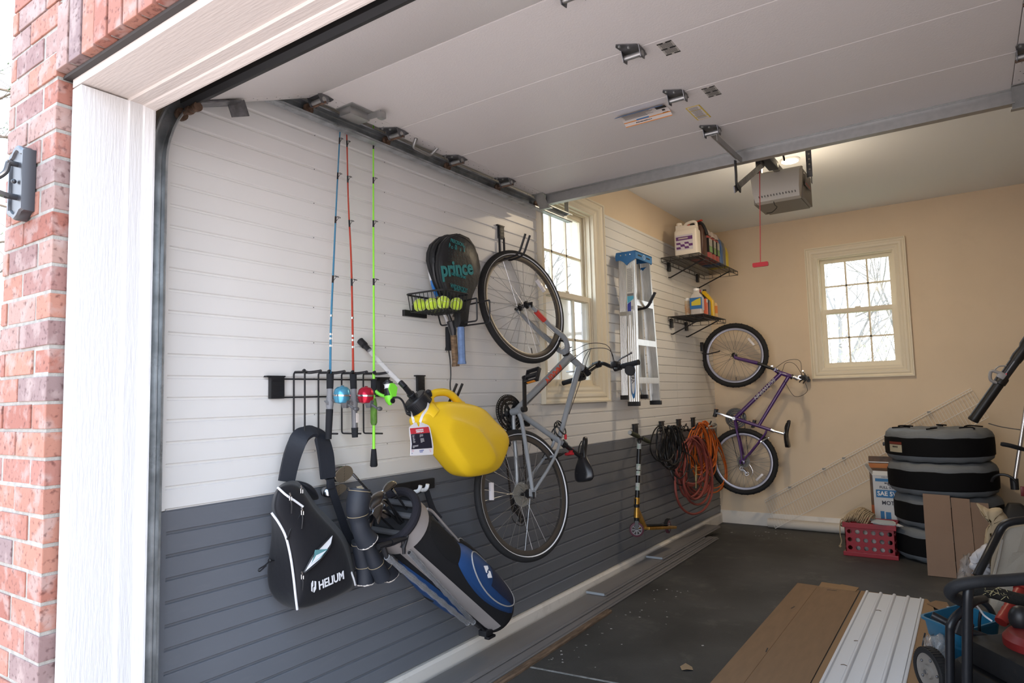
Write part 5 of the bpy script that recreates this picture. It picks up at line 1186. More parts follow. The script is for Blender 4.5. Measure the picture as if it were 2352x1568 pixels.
    for k in range(13):
        q = k/12; f = ns[0]+(rs_[0]-ns[0])*q; h = ns[1]+(rs_[1]-ns[1])*q+.010*math.cos(q*6.0); w = .017+.062*(1/(1+math.exp(-(q-.58)*13))); w *= (.55+.45*min(1, q*9)) if q < .12 else (1-.30*max(0, (q-.9)/.1)**2)
        th = .038+.018*q
        rows.append([P(f, h+.5*th*(.7*cos(a) if cos(a) > 0 else 1.2*cos(a)), w*(abs(sin(a))**.8)*(1 if sin(a) > 0 else -1)*(1 if cos(a) > -.3 else .86)) for a in [2*pi*j/16 for j in range(16)]])
    b = MB(); b.loft(rows); sd_ = b.build('saddle', C_['sad'], t, sub=1)
    b = MB()
    for s in (-1, 1): b.tube(bez([P(ns[0]-.03, ns[1]-.02, s*.008), P(sp[0]+.05, sp[1]+.012, s*.02), P(sp[0]-.05, sp[1]+.012, s*.022), P(rs_[0]+.05, rs_[1]-.02, s*.03)], 4), .0035, 6)
    b.build('saddle_rails', BLACKS, sd_, kind='stuff')
    # cranks, rings, chain, derailleurs
    b = MB(); cb = P(*BB, -.045)
    for rad, off in ((.098, -.050), (.078, -.044), (.058, -.038)):
        c = P(*BB, off); b.ringprof(c, n, [(rad, -.001), (rad, .001), (rad-.014, .001), (rad-.014, -.001)], 60)
        x, y, z = frame(n)
        for k in range(int(rad*480)):
            a = 2*pi*k/int(rad*480); d = x*cos(a)+y*sin(a); b.box(c+d*(rad+.002), (.002, .004, .006), Matrix((n, n.cross(d), d)).transposed())
    for k in range(5):
        a = 2*pi*k/5+.5; d = u*cos(a)+v*sin(a); b.bar(P(*BB, -.046), P(*BB, -.046)+d*.088, .016, .005, up=n)
    b.torus(P(*BB, -.054), n, .103, .0025, 60, 6, sq=1.6); b.build('chainrings', C_['rings'], t)
    e1, e2 = K['crank'], (2*BB[0]-K['crank'][0], 2*BB[1]-K['crank'][1])
    for s, e in ((1, e1), (-1, e2)):
        b = MB(); q0, q1 = P(*BB, s*.066), P(*e, s*.080); b.bar(q0, q1, .012, .024, up=v if abs((q1-q0).normalized().dot(v)) < .9 else u, bev=.004); b.tube([P(*BB, s*.05), P(*BB, s*.073)], .017, 14); b.tube([P(*e, s*.074), P(*e, s*.087)], .014, 12); cr = b.build('crank_arm', C_['crank'], t)
        b = MB(); pc = P(*e, s*.145); pa, pb = K['pedal']; pu = (u*cos(pa)+v*sin(pa)); pv = n.cross(pu)
        b.tube([P(*e, s*.085), P(*e, s*.19)], .0085, 10)
        Rm = Matrix((n, pu, pv)).transposed()
        for q in (-1, 1): b.box(pc+pu*(q*.035), (.095, .010, .026), Rm, .003); b.box(pc+n*(q*.044), (.010, .075, .022), Rm, .003)
        b.box(pc, (.09, .02, .020), Rm, .003); pd = b.build('pedal', BLACKP, cr)
        b = MB()
        for q in (-1, 1): b.box(pc+pu*(q*.0405), (.06, .003, .014), Rm)
        b.build('pedal_reflector', mat('amber_reflector', (.7, .25, .03), .3), pd)
    b = MB()
    for k in range(7): b.ringprof(P(0, 0, -.022-.0045*k), n, [(.058-.0055*k, -.0012), (.058-.0055*k, .0012), (.03, .0012), (.03, -.0012)], 34)
    cas = b.build('cassette', C_['cass'], t)
    b = MB(); b.lathe([(.066, -.0185), (.066, -.0175)], P(0, 0, 0), n, 40); b.build('spoke_guard', mat('hazy_plastic_disc', (.5, .48, .42), .3, alpha=.22), cas)
    b = MB(); dr = P(-.075, -.028, -.045); dr2 = P(-.125, .018, -.045)
    b.torus(dr, n, .018, .005, 18, 6); b.torus(dr2, n, .018, .005, 18, 6); b.bar(dr, dr2, .018, .006, up=n); b.tube([P(-.01, -.012, -.058), P(-.045, -.03, -.064), P(-.075, -.03, -.052)], .010, 8)
    b.tube(bez([P(-.05, -.03, -.06), P(-.13, -.03, -.06), P(-.16, .04, -.058), P(-.10, .075, -.055), P(.0, .03, -.058)], 5), .0022, 6); b.build('rear_derailleur', C_['der'], t)
    b = MB(); zc = -.045
    x, y = u, v; rg = .080; ch = [P(.0, .05, -.034), P(BB[0], BB[1]+rg, zc)]
    ch += [P(BB[0]+rg*sin(a), BB[1]+rg*cos(a), zc) for a in [pi*k/14 for k in range(1, 14)]]
    ch += [P(BB[0], BB[1]-rg, zc), P(-.09, -.046, zc), P(-.095, -.022, zc), P(-.11, .005, zc), P(-.148, .02, zc), P(-.13, .04, zc), P(-.06, -.02, -.038), P(-.05, .0, -.034), P(-.04, .03, -.034)]
    tot = ch+[ch[0]]; seg_ = []
    acc = 0; 
    for i in range(len(tot)-1):
        a0, a1 = tot[i], tot[i+1]; L = (a1-a0).length; k = max(1, int(L/.0127))
        for j in range(k):
            p = a0.lerp(a1, (j+.5)/k); d = (a1-a0).normalized(); b.box(p, (.008, .0075 if (j % 2) else .006, .0118), Matrix((n, n.cross(d), d)).transposed())
    b.build('chain', C_['chain'], t, smooth=False, kind='stuff')
    b = MB(); b.box(P(BB[0]-.045, BB[1]+.115, -.045), (.03, .03, .05), Matrix((n, u, v)).transposed(), .006); b.box(P(BB[0]+.02, BB[1]+.085, -.05), (.012, .05, .02), Matrix((n, u, v)).transposed(), .003); b.build('front_derailleur', BLACKS, t)
    # rim brakes
    for nm, f0, h0, sg in (('front_brake', crown[0]+.03, crown[1]-.05, 1), ('rear_brake', SC_[0]*.66+.0, SC_[1]*.72+bul+.012, -1)):
        b = MB()
        for s in (-1, 1):
            base = P(f0, h0+.01, s*.036); tip = P(f0-.05*sg*.6, h0+.075, s*.034); b.tube([base, base.lerp(tip, .5)+n*(s*.008), tip], [.008, .007, .006], 8); b.box(base-v*.012*0+n*(-s*.008), (.010, .05, .011), Matrix((n, (u*.3+v*1).normalized(), u)).transposed())
        b.tube([P(f0-.03*sg, h0+.075, -.034), P(f0-.03*sg, h0+.078, .05)], .003, 6); b.build(nm, C_['brake'], t)
    # cables
    b = MB()
    for pts in K['cables']: b.tube(bez([P(*q) for q in pts], 8), .0022, 6)
    b.build('brake_cables', BLACKP, t, kind='stuff')
    # lettering on the down tube
    d0, d1 = P(*dt0), P(*BB); rt = (d1-d0).normalized(); upv = n.cross(rt)
    b = MB(); o = d0.lerp(d1, C_['tpos'])+n*(C_['dt']*1.0+.0009); tube_text(b, C_['text'], o, rt, upv, C_['tsize'], C_['dt']*1.02, bold=.0012, sx=C_['tsx'], shear=.25)
    for k in range(C_['bars_n']): 
        p = d0.lerp(d1, C_['tpos']+.17+.035*k)+n*(C_['dt']*.985)
        n0 = len(b.bm.verts); b.slab([p+rt*.0+upv*.02+rt*.012, p-upv*.02-rt*.002, p-upv*.02+rt*.010, p+upv*.02+rt*.024], .0006)
        b.bm.verts.ensure_lookup_table()
        for v_ in b.bm.verts[n0:]:
            dd = (v_.co-p).dot(upv); v_.co -= n*(C_['dt']-math.sqrt(max(0, C_['dt']**2-dd*dd)))
    b.build('frame_lettering', C_['tmat'], fr, smooth=False)
    return t, P, u, v, n, fr, hb
BIKEG = mat('grey_bike_paint', (.27, .29, .31), .28, coat=.6); PURP = mat('purple_bike_paint', (.085, .03, .17), .25, coat=.6); TIREM = mat('tire_rubber', (.016, .016, .017), .75, bump=.4, bscale=250)
SPOKE = mat('spoke_steel', (.5, .5, .5), .3, metal=1.0); RIMG = mat('grey_rim', (.15, .138, .125), .3, metal=.8); RIMS = mat('silver_rim', (.26, .25, .28), .35, metal=.8)
REFW = mat('white_reflector', (.75, .72, .74), .2); STRIPE = mat('tire_reflective_band', (.72, .72, .74), .35)
gt, GP, gu_, gv_, gn_, gfr, ghb = bike('bicycle', 'grey hybrid bike with red lettering hanging by its front wheel beside the window', (.247, 3.037, .851), (.105, 3.292, 1.914), -.189, .173, dict(
    frame=BIKEG, fork=BIKEG, tire=TIREM, rim=RIMG, spoke=SPOKE, R=.352, tr=.0195, knobs=False, stripe=STRIPE, refl=(-2.45+pi, -1.6), reflm=REFW, dt=.0235, bulge=.012, susp=False, stem=BLACKS, bars=BLACKS, grip=FOAM, lever=mat('satin_lever', (.35, .35, .36), .3, metal=.9), post=BLACKS, sad=mat('black_saddle', (.012, .012, .014), .3, spec=.6), rings=BLACKS, crank=BLACKS, cass=mat('dull_cassette', (.2, .18, .15), .4, metal=.9), der=BLACKS, chain=mat('oily_chain', (.06, .05, .045), .45, metal=.7), brake=BLACKS,
    text='MARIN', tsize=.052, tsx=1.15, tpos=.36, bars_n=3, tmat=mat('red_frame_decal', (.62, .07, .03), .35),
    K=dict(bb=(.45, -.058), ht0=(.893, .372), ht1=(.826, .527), sc=(.343, .264), tt=(.352, .292), stt=(.315, .335), post=(.264, .472), nose=(.392, .520), rear=(.112, .492), bar=(.885, .668), ends=(.832, .688), crank=(.622, -.074), pedal=(.3, 0),
    cables=[[(.85, .67, .14), (.97, .63, .13), (.99, .55, .05), (.93, .44, .01), (.90, .38, .0)], [(.85, .67, -.14), (.95, .66, -.10), (.97, .58, .03), (.88, .53, .035), (.80, .50, .03), (.50, .36, .02)], [(.84, .67, .15), (.93, .60, .16), (.94, .52, .06), (.85, .40, .028), (.72, .25, .03), (.50, .0, .028)], [(.84, .67, -.15), (.92, .61, -.14), (.93, .53, -.05), (.84, .39, -.028), (.5, .0, -.028)]])))
# extras on the grey bike
b = MB(); m_ = GP(.79, .675, .255); b.tube([GP(.832, .688, .235), GP(.81, .68, .25), m_], .005, 8); b.lathe([(.006, -.008), (.03, -.006), (.034, .0), (.03, .003)], m_, (gn_*.55-gv_*.2+V(.2, -.7, 0)).normalized(), 22); b.build('round_mirror', BLACKP, ghb)
b = MB()
for k in range(4):
    b.torus(GP(.372+.012*k, .278+.012*(k % 2), .012*(k-1.5)), (gn_*.9+gu_*.25*(k-1.5)+gv_*.2), .044, .0042, 30, 8)
b.build('cable_lock', mat('black_cable_lock', (.014, .014, .014), .35), gfr)
b = MB(); b.tube([GP(.368, .315, .028), GP(.340, .312, .03)], .008, 8); b.build('lock_head', mat('red_lock_end', (.5, .03, .04), .4), gfr)
b = MB(); b.tube([GP(.300, .40, 0), GP(.275, .385, .0)], .012, 10); b.box(GP(.265, .375, 0), (.05, .016, .03), Matrix((gn_, gu_, gv_)).transposed(), .004); b.build('rear_reflector', mat('red_reflector', (.45, .02, .03), .2), gfr)
pt, PP, pu_, pv_, pn_, pfr, phb = bike('bicycle', 'purple mountain bike hanging in the back corner', (.348, 6.853, .675), (.31, 6.88, 1.743), RAD(-84), .045, dict(
    frame=PURP, fork=PURP, tire=TIREM, rim=RIMS, spoke=mat('dark_spoke', (.12, .12, .12), .4, metal=.8), R=.33, tr=.026, knobs=True, stripe=None, refl=(.95, 2.4), reflm=REFW, dt=.021, bulge=0, susp=True, stem=mat('silver_stem', (.5, .5, .5), .3, metal=.9), bars=BLACKS, grip=FOAM, lever=CHROME, post=CHROME, sad=mat('black_saddle', (.01, .01, .01), .3), rings=BLACKS, crank=CHROME, cass=mat('dark_cassette', (.05, .05, .05), .4, metal=.8), der=CHROME, chain=mat('oily_chain', (.06, .05, .045), .45, metal=.7), brake=CHROME,
    text='SCHWINN', tsize=.046, tsx=1.25, tpos=.34, bars_n=0, tmat=mat('silver_decal', (.5, .5, .52), .35),
    K=dict(bb=(.43, -.047), ht0=(.866, .404), ht1=(.812, .524), sc=(.30, .245), tt=(.353, .18), stt=(.294, .31), post=(.262, .405), nose=(.395, .455), rear=(.125, .425), bar=(.80, .60), ends=(.775, .655), crank=(.492, -.203), pedal=(.3, 0),
    cables=[[(.80, .62, .13), (.95, .62, .14), (.97, .50, .06), (.90, .36, .04), (.93, .26, .05)], [(.79, .63, .14), (.66, .66, .14), (.62, .54, .08), (.78, .45, .03)], [(.80, .62, -.13), (.94, .55, -.1), (.95, .47, -.04), (.83, .40, -.024), (.5, .05, -.02)]])))
# hook of the purple bike
hk = thing('bike_hook', 'small black hook in the back corner holding the purple bike', 'hook', (0.0, 6.70, 1.80), 'black hooks on the far wall panels')
yk = 6.78
b = MB(); b.box((.012, yk, 1.845), (.024, .045, .09), bev=.003); b.build('wall_plate', BLACKP, hk)
b = MB(); b.tube(rpoly([V(.02, yk, 1.81), V(.025, yk, 1.775), V(.06, yk+.02, 1.765), V(.16, 6.87, 1.79), V(.165, 6.87, 1.80)], .02), .006, 8); b.build('prong', BLACKP, hk)
# ------------------------------------------------------------------ ladder, shelves with bottles, scooter, cords
def cl(x, y): return (1410+x/7.842, 560+y/7.842)
ld_ = thing('step_ladder', 'aluminium stepladder with blue top hanging on the white slats', 'ladder', (.12, 4.95, 1.28))
xF, xM, xB = .19, .105, .045
def lp_(px, py, x): p = W(px, py, x); return p
FT = (W(1459, 600, xF), W(1467.5, 930, xF)); RTp = (W(1494, 612, xF), W(1519, 930, xF))
yt0, yt1 = FT[0].y, RTp[0].y; yb0, yb1 = FT[1].y, RTp[1].y; zt, zb = 2.44, 1.292
def rail(nm, x0, x1, y_t, y_b, sgn, z0, z1, par, m=ALU):
    """ribbed channel: web facing -y or +y, flanges, from z1 (top) to z0"""
    b = MB(); w = x1-x0; prof = []
    N = 5
    for k in range(N):
        a = x0+w*k/N; q = x0+w*(k+1)/N; prof += [(a, 0), (a+w*.06, -.0015), (q-w*.06, -.0015), (q, 0)]
    prof = prof+[(x1, .022*1), (x1-.002, .022), (x1-.002, .003), (x0+.002, .003), (x0+.002, .022), (x0, .022)]
    b.loft([[V(x, y_b+sgn*d, z0) for x, d in prof], [V(x, y_t+sgn*d, z1) for x, d in prof]]); return b.build(nm, m, par, smooth=False)
rl1 = rail('front_rail', xM, xF, yt0, yb0, 1, zb, zt, ld_); rl2 = rail('front_rail', xM, xF, yt1, yb1, -1, zb, zt, ld_)
rail('back_leg', xB, xM-.006, yt0+.006, yb0+.0, 1, zb+.05, zt, ld_); rail('back_leg', xB, xM-.006, yt1-.006, yb1-.05, -1, zb+.05, zt, ld_)
BLUEC = mat('blue_ladder_plastic', (.03, .17, .42), .4)
b = MB(); capz0 = 2.412; y0, y1 = yt0-.012, yt1+.012
prof = [(xB-.015, 2.425), (xB+.02, 2.425), (xB+.05, 2.408), (xB+.075, 2.38), (xB+.10, 2.40), (xF+.008, 2.425), (xF+.008, 2.488), (xB-.01, 2.488), (xB-.018, 2.46)]
for ya in (y0, y1-.012): b.prism([V(x, ya, z) for x, z in prof], V(0, .012, 0))
b.box(((xB+xF)/2, (y0+y1)/2, 2.484), (xF-xB+.02, y1-y0, .008)); b.box((xF+.006, (y0+y1)/2, 2.457), (.008, y1-y0, .06)); cp = b.build('top_cap', BLUEC, ld_, smooth=False)
b = MB(); 
for q in (.25, .75): b.box((xF+.0105, y0+(y1-y0)*q, 2.457), (.001, (y1-y0)*.22, .012))
b.build('cap_slots', BLACKP, cp, smooth=False)
b = MB(); b.torus((xF+.0105, (y0+y1)/2, 2.457), (1, 0, 0), .018, .0018, 24, 5); b.build('cap_emblem', WHITEP, cp)
b = MB()
for q in (.2, .5, .75): b.lathe([(.006, 0), (.004, .003)], V(xB+(xF-xB)*q, y0-.0, 2.462), V(0, -1, 0), 10)
b.build('rivets', CHROME, cp)
def yat(z, s): f = (zt-z)/(zt-zb); return (yt0+(yb0-yt0)*f) if s < 0 else (yt1+(yb1-yt1)*f)
for z in (2.10, 1.79, 1.495):
    b = MB(); b.box(((xM+xF)/2+.003, (yat(z, -1)+yat(z, 1))/2, z), (xF-xM-.004, yat(z, 1)-yat(z, -1)-.006, .012)); b.box((xF-.001, (yat(z, -1)+yat(z, 1))/2, z-.018), (.003, yat(z, 1)-yat(z, -1)-.006, .045)); b.build('step', ALU, ld_, smooth=False)
b = MB(); zz = 2.10; b.prism([V(xM-.01, yat(zz, -1)+.03, 2.12), V(xM-.01, yat(zz, -1)+.14, 2.12), V(xM-.01, yat(zz, -1)+.03, 2.40)], V(-.004, 0, 0)); b.build('blue_tray', BLUEC, ld_, smooth=False)
for (za, zc, ya, yc) in ((1.48, 1.36, .06, .30), (1.48, 1.33, .22, .42), (1.48, 1.36, .30, .08)):
    b = MB(); f0, f1 = yat(1.45, -1), yat(1.45, 1); b.bar(V(xB+.02, f0+ya, za), V(xB+.02, f0+yc, zc), .016, .002, up=(1, 0, 0)); b.build('brace', GALV, ld_, smooth=False)
b = MB(); z = 2.0; y = yat(z, -1)-.004
b.box(((xM+xB)/2+.03, y, z), (.10, .003, .03)); b.bar(V(xM+.01, y, z), V(xM+.006, y, z-.17), .014, .002, up=(0, 1, 0)); b.bar(V(xM+.05, y, z), V(xM+.06, y, z-.23), .014, .002, up=(0, 1, 0)); b.build('spreader', GALV, ld_, smooth=False)
for (x0, x1, yy, s, z) in ((xM, xF, yb0, 1, zb), (xM, xF, yb1, -1, zb), (xB, xM-.006, yb0, 1, zb+.05), (xB, xM-.006, yb1-.05, -1, zb+.05)):
    b = MB(); b.box(((x0+x1)/2, yy+s*.010, z+.008), (x1-x0+.008, .034, .034), bev=.003)
    for q in (.3, .7): b.lathe([(.005, 0), (.003, .002)], V(x0+(x1-x0)*q, yy-.008 if s > 0 else yy-.028, z+.008), V(0, -1, 0), 8)
    b.build('rubber_foot', BLACKP, ld_)
def rp(f, z): return V(xM+(xF-xM)*f, yat(z, -1)-.0028, z)   # point on the near rail's side
b = MB(); b.slab([rp(.14, 2.36), rp(.78, 2.36), rp(.78, 2.02), rp(.14, 2.02)], .0008); st_ = b.build('instruction_label', mat('label_paper', (.72, .7, .64), .5), rl1, smooth=False)
b = MB()
for k in range(30): z = 2.35-.0062*k; w_ = .56-.1*random.random(); b.slab([rp(.17, z)-V(0, .001, 0), rp(.17+w_, z)-V(0, .001, 0), rp(.17+w_, z-.0025)-V(0, .001, 0), rp(.17, z-.0025)-V(0, .001, 0)], .0004)
b.slab([rp(.15, 2.155)-V(0, .0012, 0), rp(.77, 2.155)-V(0, .0012, 0), rp(.77, 2.135)-V(0, .0012, 0), rp(.15, 2.135)-V(0, .0012, 0)], .0004)
b.build('print', GREYINK, st_, smooth=False)
b = MB()
for k in range(9): b.slab([rp(.3+.05*k, 2.055)-V(0, .0012, 0), rp(.3+.05*k+.018*(1+k % 2), 2.055)-V(0, .0012, 0), rp(.3+.05*k+.018*(1+k % 2), 2.03)-V(0, .0012, 0), rp(.3+.05*k, 2.03)-V(0, .0012, 0)], .0004)
b.build('barcode', GREYINK, st_, smooth=False)
b = MB(); b.slab([rp(.15, 2.134)-V(0, .0014, 0), rp(.77, 2.134)-V(0, .0014, 0), rp(.77, 2.11)-V(0, .0014, 0), rp(.15, 2.075)-V(0, .0014, 0)], .0004); b.build('cyan_print', mat('cyan_print', (.1, .45, .62), .5), st_, smooth=False)
b = MB(); b.slab([rp(.15, 2.072)-V(0, .0014, 0), rp(.5, 2.092)-V(0, .0014, 0), rp(.5, 1.985)-V(0, .0014, 0), rp(.15, 1.985)-V(0, .0014, 0)], .0004); b.build('blue_print', mat('deep_blue_print', (.04, .06, .38), .5), st_, smooth=False)
b = MB(); zc = 1.475; el = [rp(.52+.24*cos(a), zc+.135*sin(a))-V(0, .0006, 0) for a in [2*pi*k/32 for k in range(32)]]; b.slab(el, .0006); lg_ = b.build('oval_logo', BLUEC, rl1, smooth=False)
b = MB(); b.slab([rp(.52+.19*cos(a), zc+.012+.112*sin(a))-V(0, .0012, 0) for a in [2*pi*k/32 for k in range(32)]], .0006); b.build('logo_ground', WHITEP, lg_, smooth=False)
b = MB(); b.text('WERNER', rp(.50, zc+.012)-V(0, .002, 0), V(0, 0, -1), V(1, 0, 0), .034, bold=.0006, sx=1.25); b.build('logo_lettering', INK, lg_, smooth=False)
plate_hook('bike_hook', 'black double hook holding up the ladder', 4.93, 2.14, 'black double prong hooks', .275, .03)

# --- wire shelves
def shelf(label, y0, y1, z, d, braces):
    t = thing('wire_shelf', label, 'shelf', (.0, (y0+y1)/2, z), 'black wire shelves'); x0, x1 = .012, d
    b = MB()
    for zz in (z, z-.036): b.tube([V(x0, y0, zz), V(x1, y0, zz), V(x1, y1, zz), V(x0, y1, zz)], .0034, 6, closed=True)
    for k in range(9):
        y = y0+(y1-y0)*k/8
        for x in (x0, x1): b.tube([V(x, y, z), V(x, y, z-.036)], .0025, 6)
    for k in range(1, 4):
        x = x0+(x1-x0)*k/4
        for y in (y0, y1): b.tube([V(x, y, z), V(x, y, z-.036)], .0025, 6)
        b.tube([V(x, y0, z-.004), V(x, y1, z-.004)], .003, 6)
    b.build('frame', BLACKM, t)
    b = MB(); n = int((y1-y0)/.025)
    for k in range(1, n): y = y0+(y1-y0)*k/n; b.tube([V(x0, y, z+.002), V(x1, y, z+.002)], .0016, 5)
    b.build('cross_wires', BLACKM, t, kind='stuff')
    for y in braces:
        b = MB(); b.box((.012, y, z-.055), (.022, .045, .085), bev=.002); b.build('wall_plate', BLACKP, t)
        b = MB(); b.tube([V(.006, y-.01, z-.155), V(.02, y, z-.157), V(d-.012, y+.0, z-.02)], .0062, 8); b.build('diagonal_brace', BLACKM, t)
    return t
shelf('upper black wire shelf holding the tall jugs in the back corner', 5.757, 6.957, 2.612, .366, (5.945, 6.745))
shelf('lower black wire shelf holding small bottles in the back corner', 5.87, 6.52, 2.078, .344, (5.945, 6.345))
ZU, ZL = 2.6145, 2.0805
def jugshape(t, nm, x0, x1, y0, y1, z0, h, m, shoulder=.72, neck=(.25, .03), handle=True, taper=.5, slope=None):
    """flat sided jug, long in x; neck fraction along x and radius"""
    b = MB(); r = min(.022, (y1-y0)*.3); cx, cy = (x0+x1)/2, (y0+y1)/2; rings = []
    for f, s in ((0, .93), (.02, 1), (shoulder, 1), (shoulder+(1-shoulder)*.45, .93), (shoulder+(1-shoulder)*.8, .72), (1, .45)):
        sx_ = s if slope is None or f <= shoulder else max(.4, s)
        rings.append([V(cx+px*(sx_ if f <= shoulder else 1)*((1 if f <= shoulder else 1-(f-shoulder)/(1-shoulder)*taper*.5)), cy+py*s, z0+h*f) for px, py in rrect(0, 0, x1-x0, y1-y0, r, 4)])
    b.loft(rings); return b.build(nm, m, t, ang=50)
def label_face(t, nm, x0, x1, y, z0, z1, m): b = MB(); b.box(((x0+x1)/2, y, (z0+z1)/2), (x1-x0, .0014, z1-z0)); return b.build(nm, m, t, smooth=False)
HDW = mat('white_hdpe', (.72, .66, .58), .45)
# white jug with chequered label
t = thing('jug', 'white plastic jug with purple chequered label on upper shelf', 'jug', (.24, 5.83, ZU), 'jugs on the upper wire shelf'); xa, xb, ya, yb = .135, .345, 5.775, 5.90
b = MB(); zt_ = ZU+.30
b.loft([[V(x, y, z) for x, y in [((xa+xb)/2+px*s, (ya+yb)/2+py*s) for px, py in rrect(0, 0, xb-xa, yb-ya, .02, 4)]] for z, s in ((ZU, .95), (ZU+.01, 1), (ZU+.21, 1), (ZU+.225, .98), (ZU+.235, .90))])
bd = b.build('jug_body', HDW, t)
b = MB(); b.prism([V(x, 5.79, z) for x, z in ((xa+.008, ZU+.232), (xb-.008, ZU+.232), (xb-.014, ZU+.29), (xb-.03, ZU+.325), (xb-.05, ZU+.332), (xb-.10, ZU+.322), (xb-.12, ZU+.30), (xb-.125, ZU+.285), (xa+.065, ZU+.285), (xa+.01, ZU+.268))][:0] or [V(x, 5.80, z) for x, z in ((xa+.008, ZU+.232), (xb-.008, ZU+.232), (xb-.010, ZU+.265), (xb-.09, ZU+.268), (xa+.075, ZU+.270), (xa+.055, ZU+.285), (xa+.01, ZU+.285))], V(0, .075, 0), bev=.008)
b.tube(bez([V(xb-.018, 5.835, ZU+.25), V(xb-.018, 5.835, ZU+.285), V(xb-.04, 5.835, ZU+.305), V(xb-.09, 5.835, ZU+.30), V(xb-.118, 5.835, ZU+.285), V(xb-.122, 5.835, ZU+.262)], 4), .014, 10); b.build('jug_handle', HDW, t)
b = MB(); b.lathe([(.024, 0), (.027, .003), (.027, .024), (.022, .027)], V(xa+.035, 5.837, ZU+.283), V(0, 0, 1), 20); b.build('cap', HDW, t)
lb = label_face(t, 'label', xa+.018, xb-.035, ya-.0005, ZU+.045, ZU+.185, mat('lilac_label', (.55, .52, .56), .5))
PUR = mat('purple_print', (.12, .035, .16), .5)
b = MB(); lx0, lx1 = xa+.02, xb-.037
for r_, (z0, z1) in enumerate(((ZU+.098, ZU+.116), (ZU+.076, ZU+.098), (ZU+.056, ZU+.076))):
    for k in range(4):
        if (k+r_) % 2 == 0: w_ = (lx1-lx0)/4; s_ = .012*(1-r_); b.slab([V(lx0+w_*k+.0, ya-.0018, z1), V(min(lx1, lx0+w_*(k+1)), ya-.0018, z1), V(min(lx1, lx0+w_*(k+1)+.006), ya-.0018, z0), V(lx0+w_*k+.004, ya-.0018, z0)], .0006)
b.box(((lx0+lx1)/2, ya-.0018, ZU+.152), (lx1-lx0, .0006, .032)); b.build('chequer_print', PUR, lb, smooth=False)
b = MB(); b.text('Chequered', V((lx0+lx1)/2, ya-.0026, ZU+.153), V(1, 0, 0), V(0, 0, 1), .028, shear=.3) if False else b.box(((lx0+lx1)/2-.01, ya-.0026, ZU+.153), (.09, .0005, .012)); b.build('title_print', mat('tan_gold_print', (.45, .4, .36), .5), lb, smooth=False)
# dark brown jug
t = thing('jug', 'dark brown jug with black handle and red cap on upper shelf', 'jug', (.24, 5.98, ZU), 'jugs on the upper wire shelf'); BRN = mat('brown_plastic', (.075, .035, .025), .4)
jugshape(t, 'jug_body', .15, .358, 5.925, 6.035, ZU, .30, BRN, .80)
b = MB(); b.tube(bez([V(.20, 5.98, ZU+.30), V(.27, 5.98, ZU+.325), V(.33, 5.98, ZU+.31), V(.36, 5.98, ZU+.25), V(.375, 5.98, ZU+.20)], 5), .016, 8); b.build('handle', BLACKP, t)
b = MB(); b.box((.30, 5.98, ZU+.335), (.08, .03, .012), Matrix.Rotation(RAD(-12), 3, 'Y'), .003); b.lathe([(.02, 0), (.02, .03)], V(.21, 5.98, ZU+.30), V(0, 0, 1), 16); b.build('red_cap', mat('red_cap', (.5, .04, .02), .4), t)
# three red and white jugs
PINKL = mat('red_liquid_jug', (.36, .07, .065), .3, coat=.4); LABB = mat('black_label', (.02, .018, .018), .4); LABW = mat('pale_label', (.55, .52, .48), .5); LABG = mat('green_print', (.22, .36, .14), .5)
for k, (y0, w_) in enumerate(((6.065, .11), (6.20, .085), (6.31, .085))):
    lab = ('nearest of the three red jugs with pale shoulders on upper shelf', 'middle of the three red jugs with pale shoulders on upper shelf', 'farthest of the three red jugs with pale shoulders on upper shelf')[k]
    t = thing('jug', lab, 'jug', (.25, y0+w_/2, ZU), 'jugs on the upper wire shelf'); bd = jugshape(t, 'jug_body', .16, .36, y0, y0+w_, ZU, .225, PINKL, .93)
    b = MB(); b.loft([[V(.26+px*s, y0+w_/2+py*s2, z) for px, py in rrect(0, 0, .2, w_, .022, 4)] for z, s, s2 in ((ZU+.222, .99, .99), (ZU+.25, .97, .95), (ZU+.275, .88, .8), (ZU+.285, .6, .5))]); b.build('pale_shoulder', mat('frosted_plastic', (.5, .42, .38), .4), t)
    lb = MB(); lb.box((.26, y0+w_/2, ZU+.125), (.2022, w_+.002, .135), bev=.001); l_ = lb.build('label', LABB, t, smooth=False)
    b = MB(); b.box((.3617, y0+w_/2+.004, ZU+.155), (.001, w_-.026, .068)); b.box((.3617, y0+w_/2+.004, ZU+.205), (.0008, .04, .012)) if False else None; b.build('label_panel', LABW, l_, smooth=False)
    b = MB(); b.box((.3617, y0+w_/2+.004, ZU+.09), (.001, w_-.026, .055)); b.build('green_block', LABG, l_, smooth=False)
    b = MB()
    for q in range(7): b.box((.3624, y0+w_/2+.002, ZU+.18-.0085*q), (.0005, (w_-.04)*(.6+.4*random.random()), .003))
    b.build('print', GREYINK, l_, smooth=False)
    if k == 0:
        b = MB(); b.lathe([(.022, 0), (.022, .001)], V(.30, y0-.0012, ZU+.105), V(0, -1, 0), 20); b.build('green_dot', LABG, l_)
        b = MB(); b.text('TE', V(.29, y0-.0025, ZU+.172), V(1, 0, 0), V(0, 0, 1), .026, bold=.0006); b.build('lettering', WHITEP, l_, smooth=False)
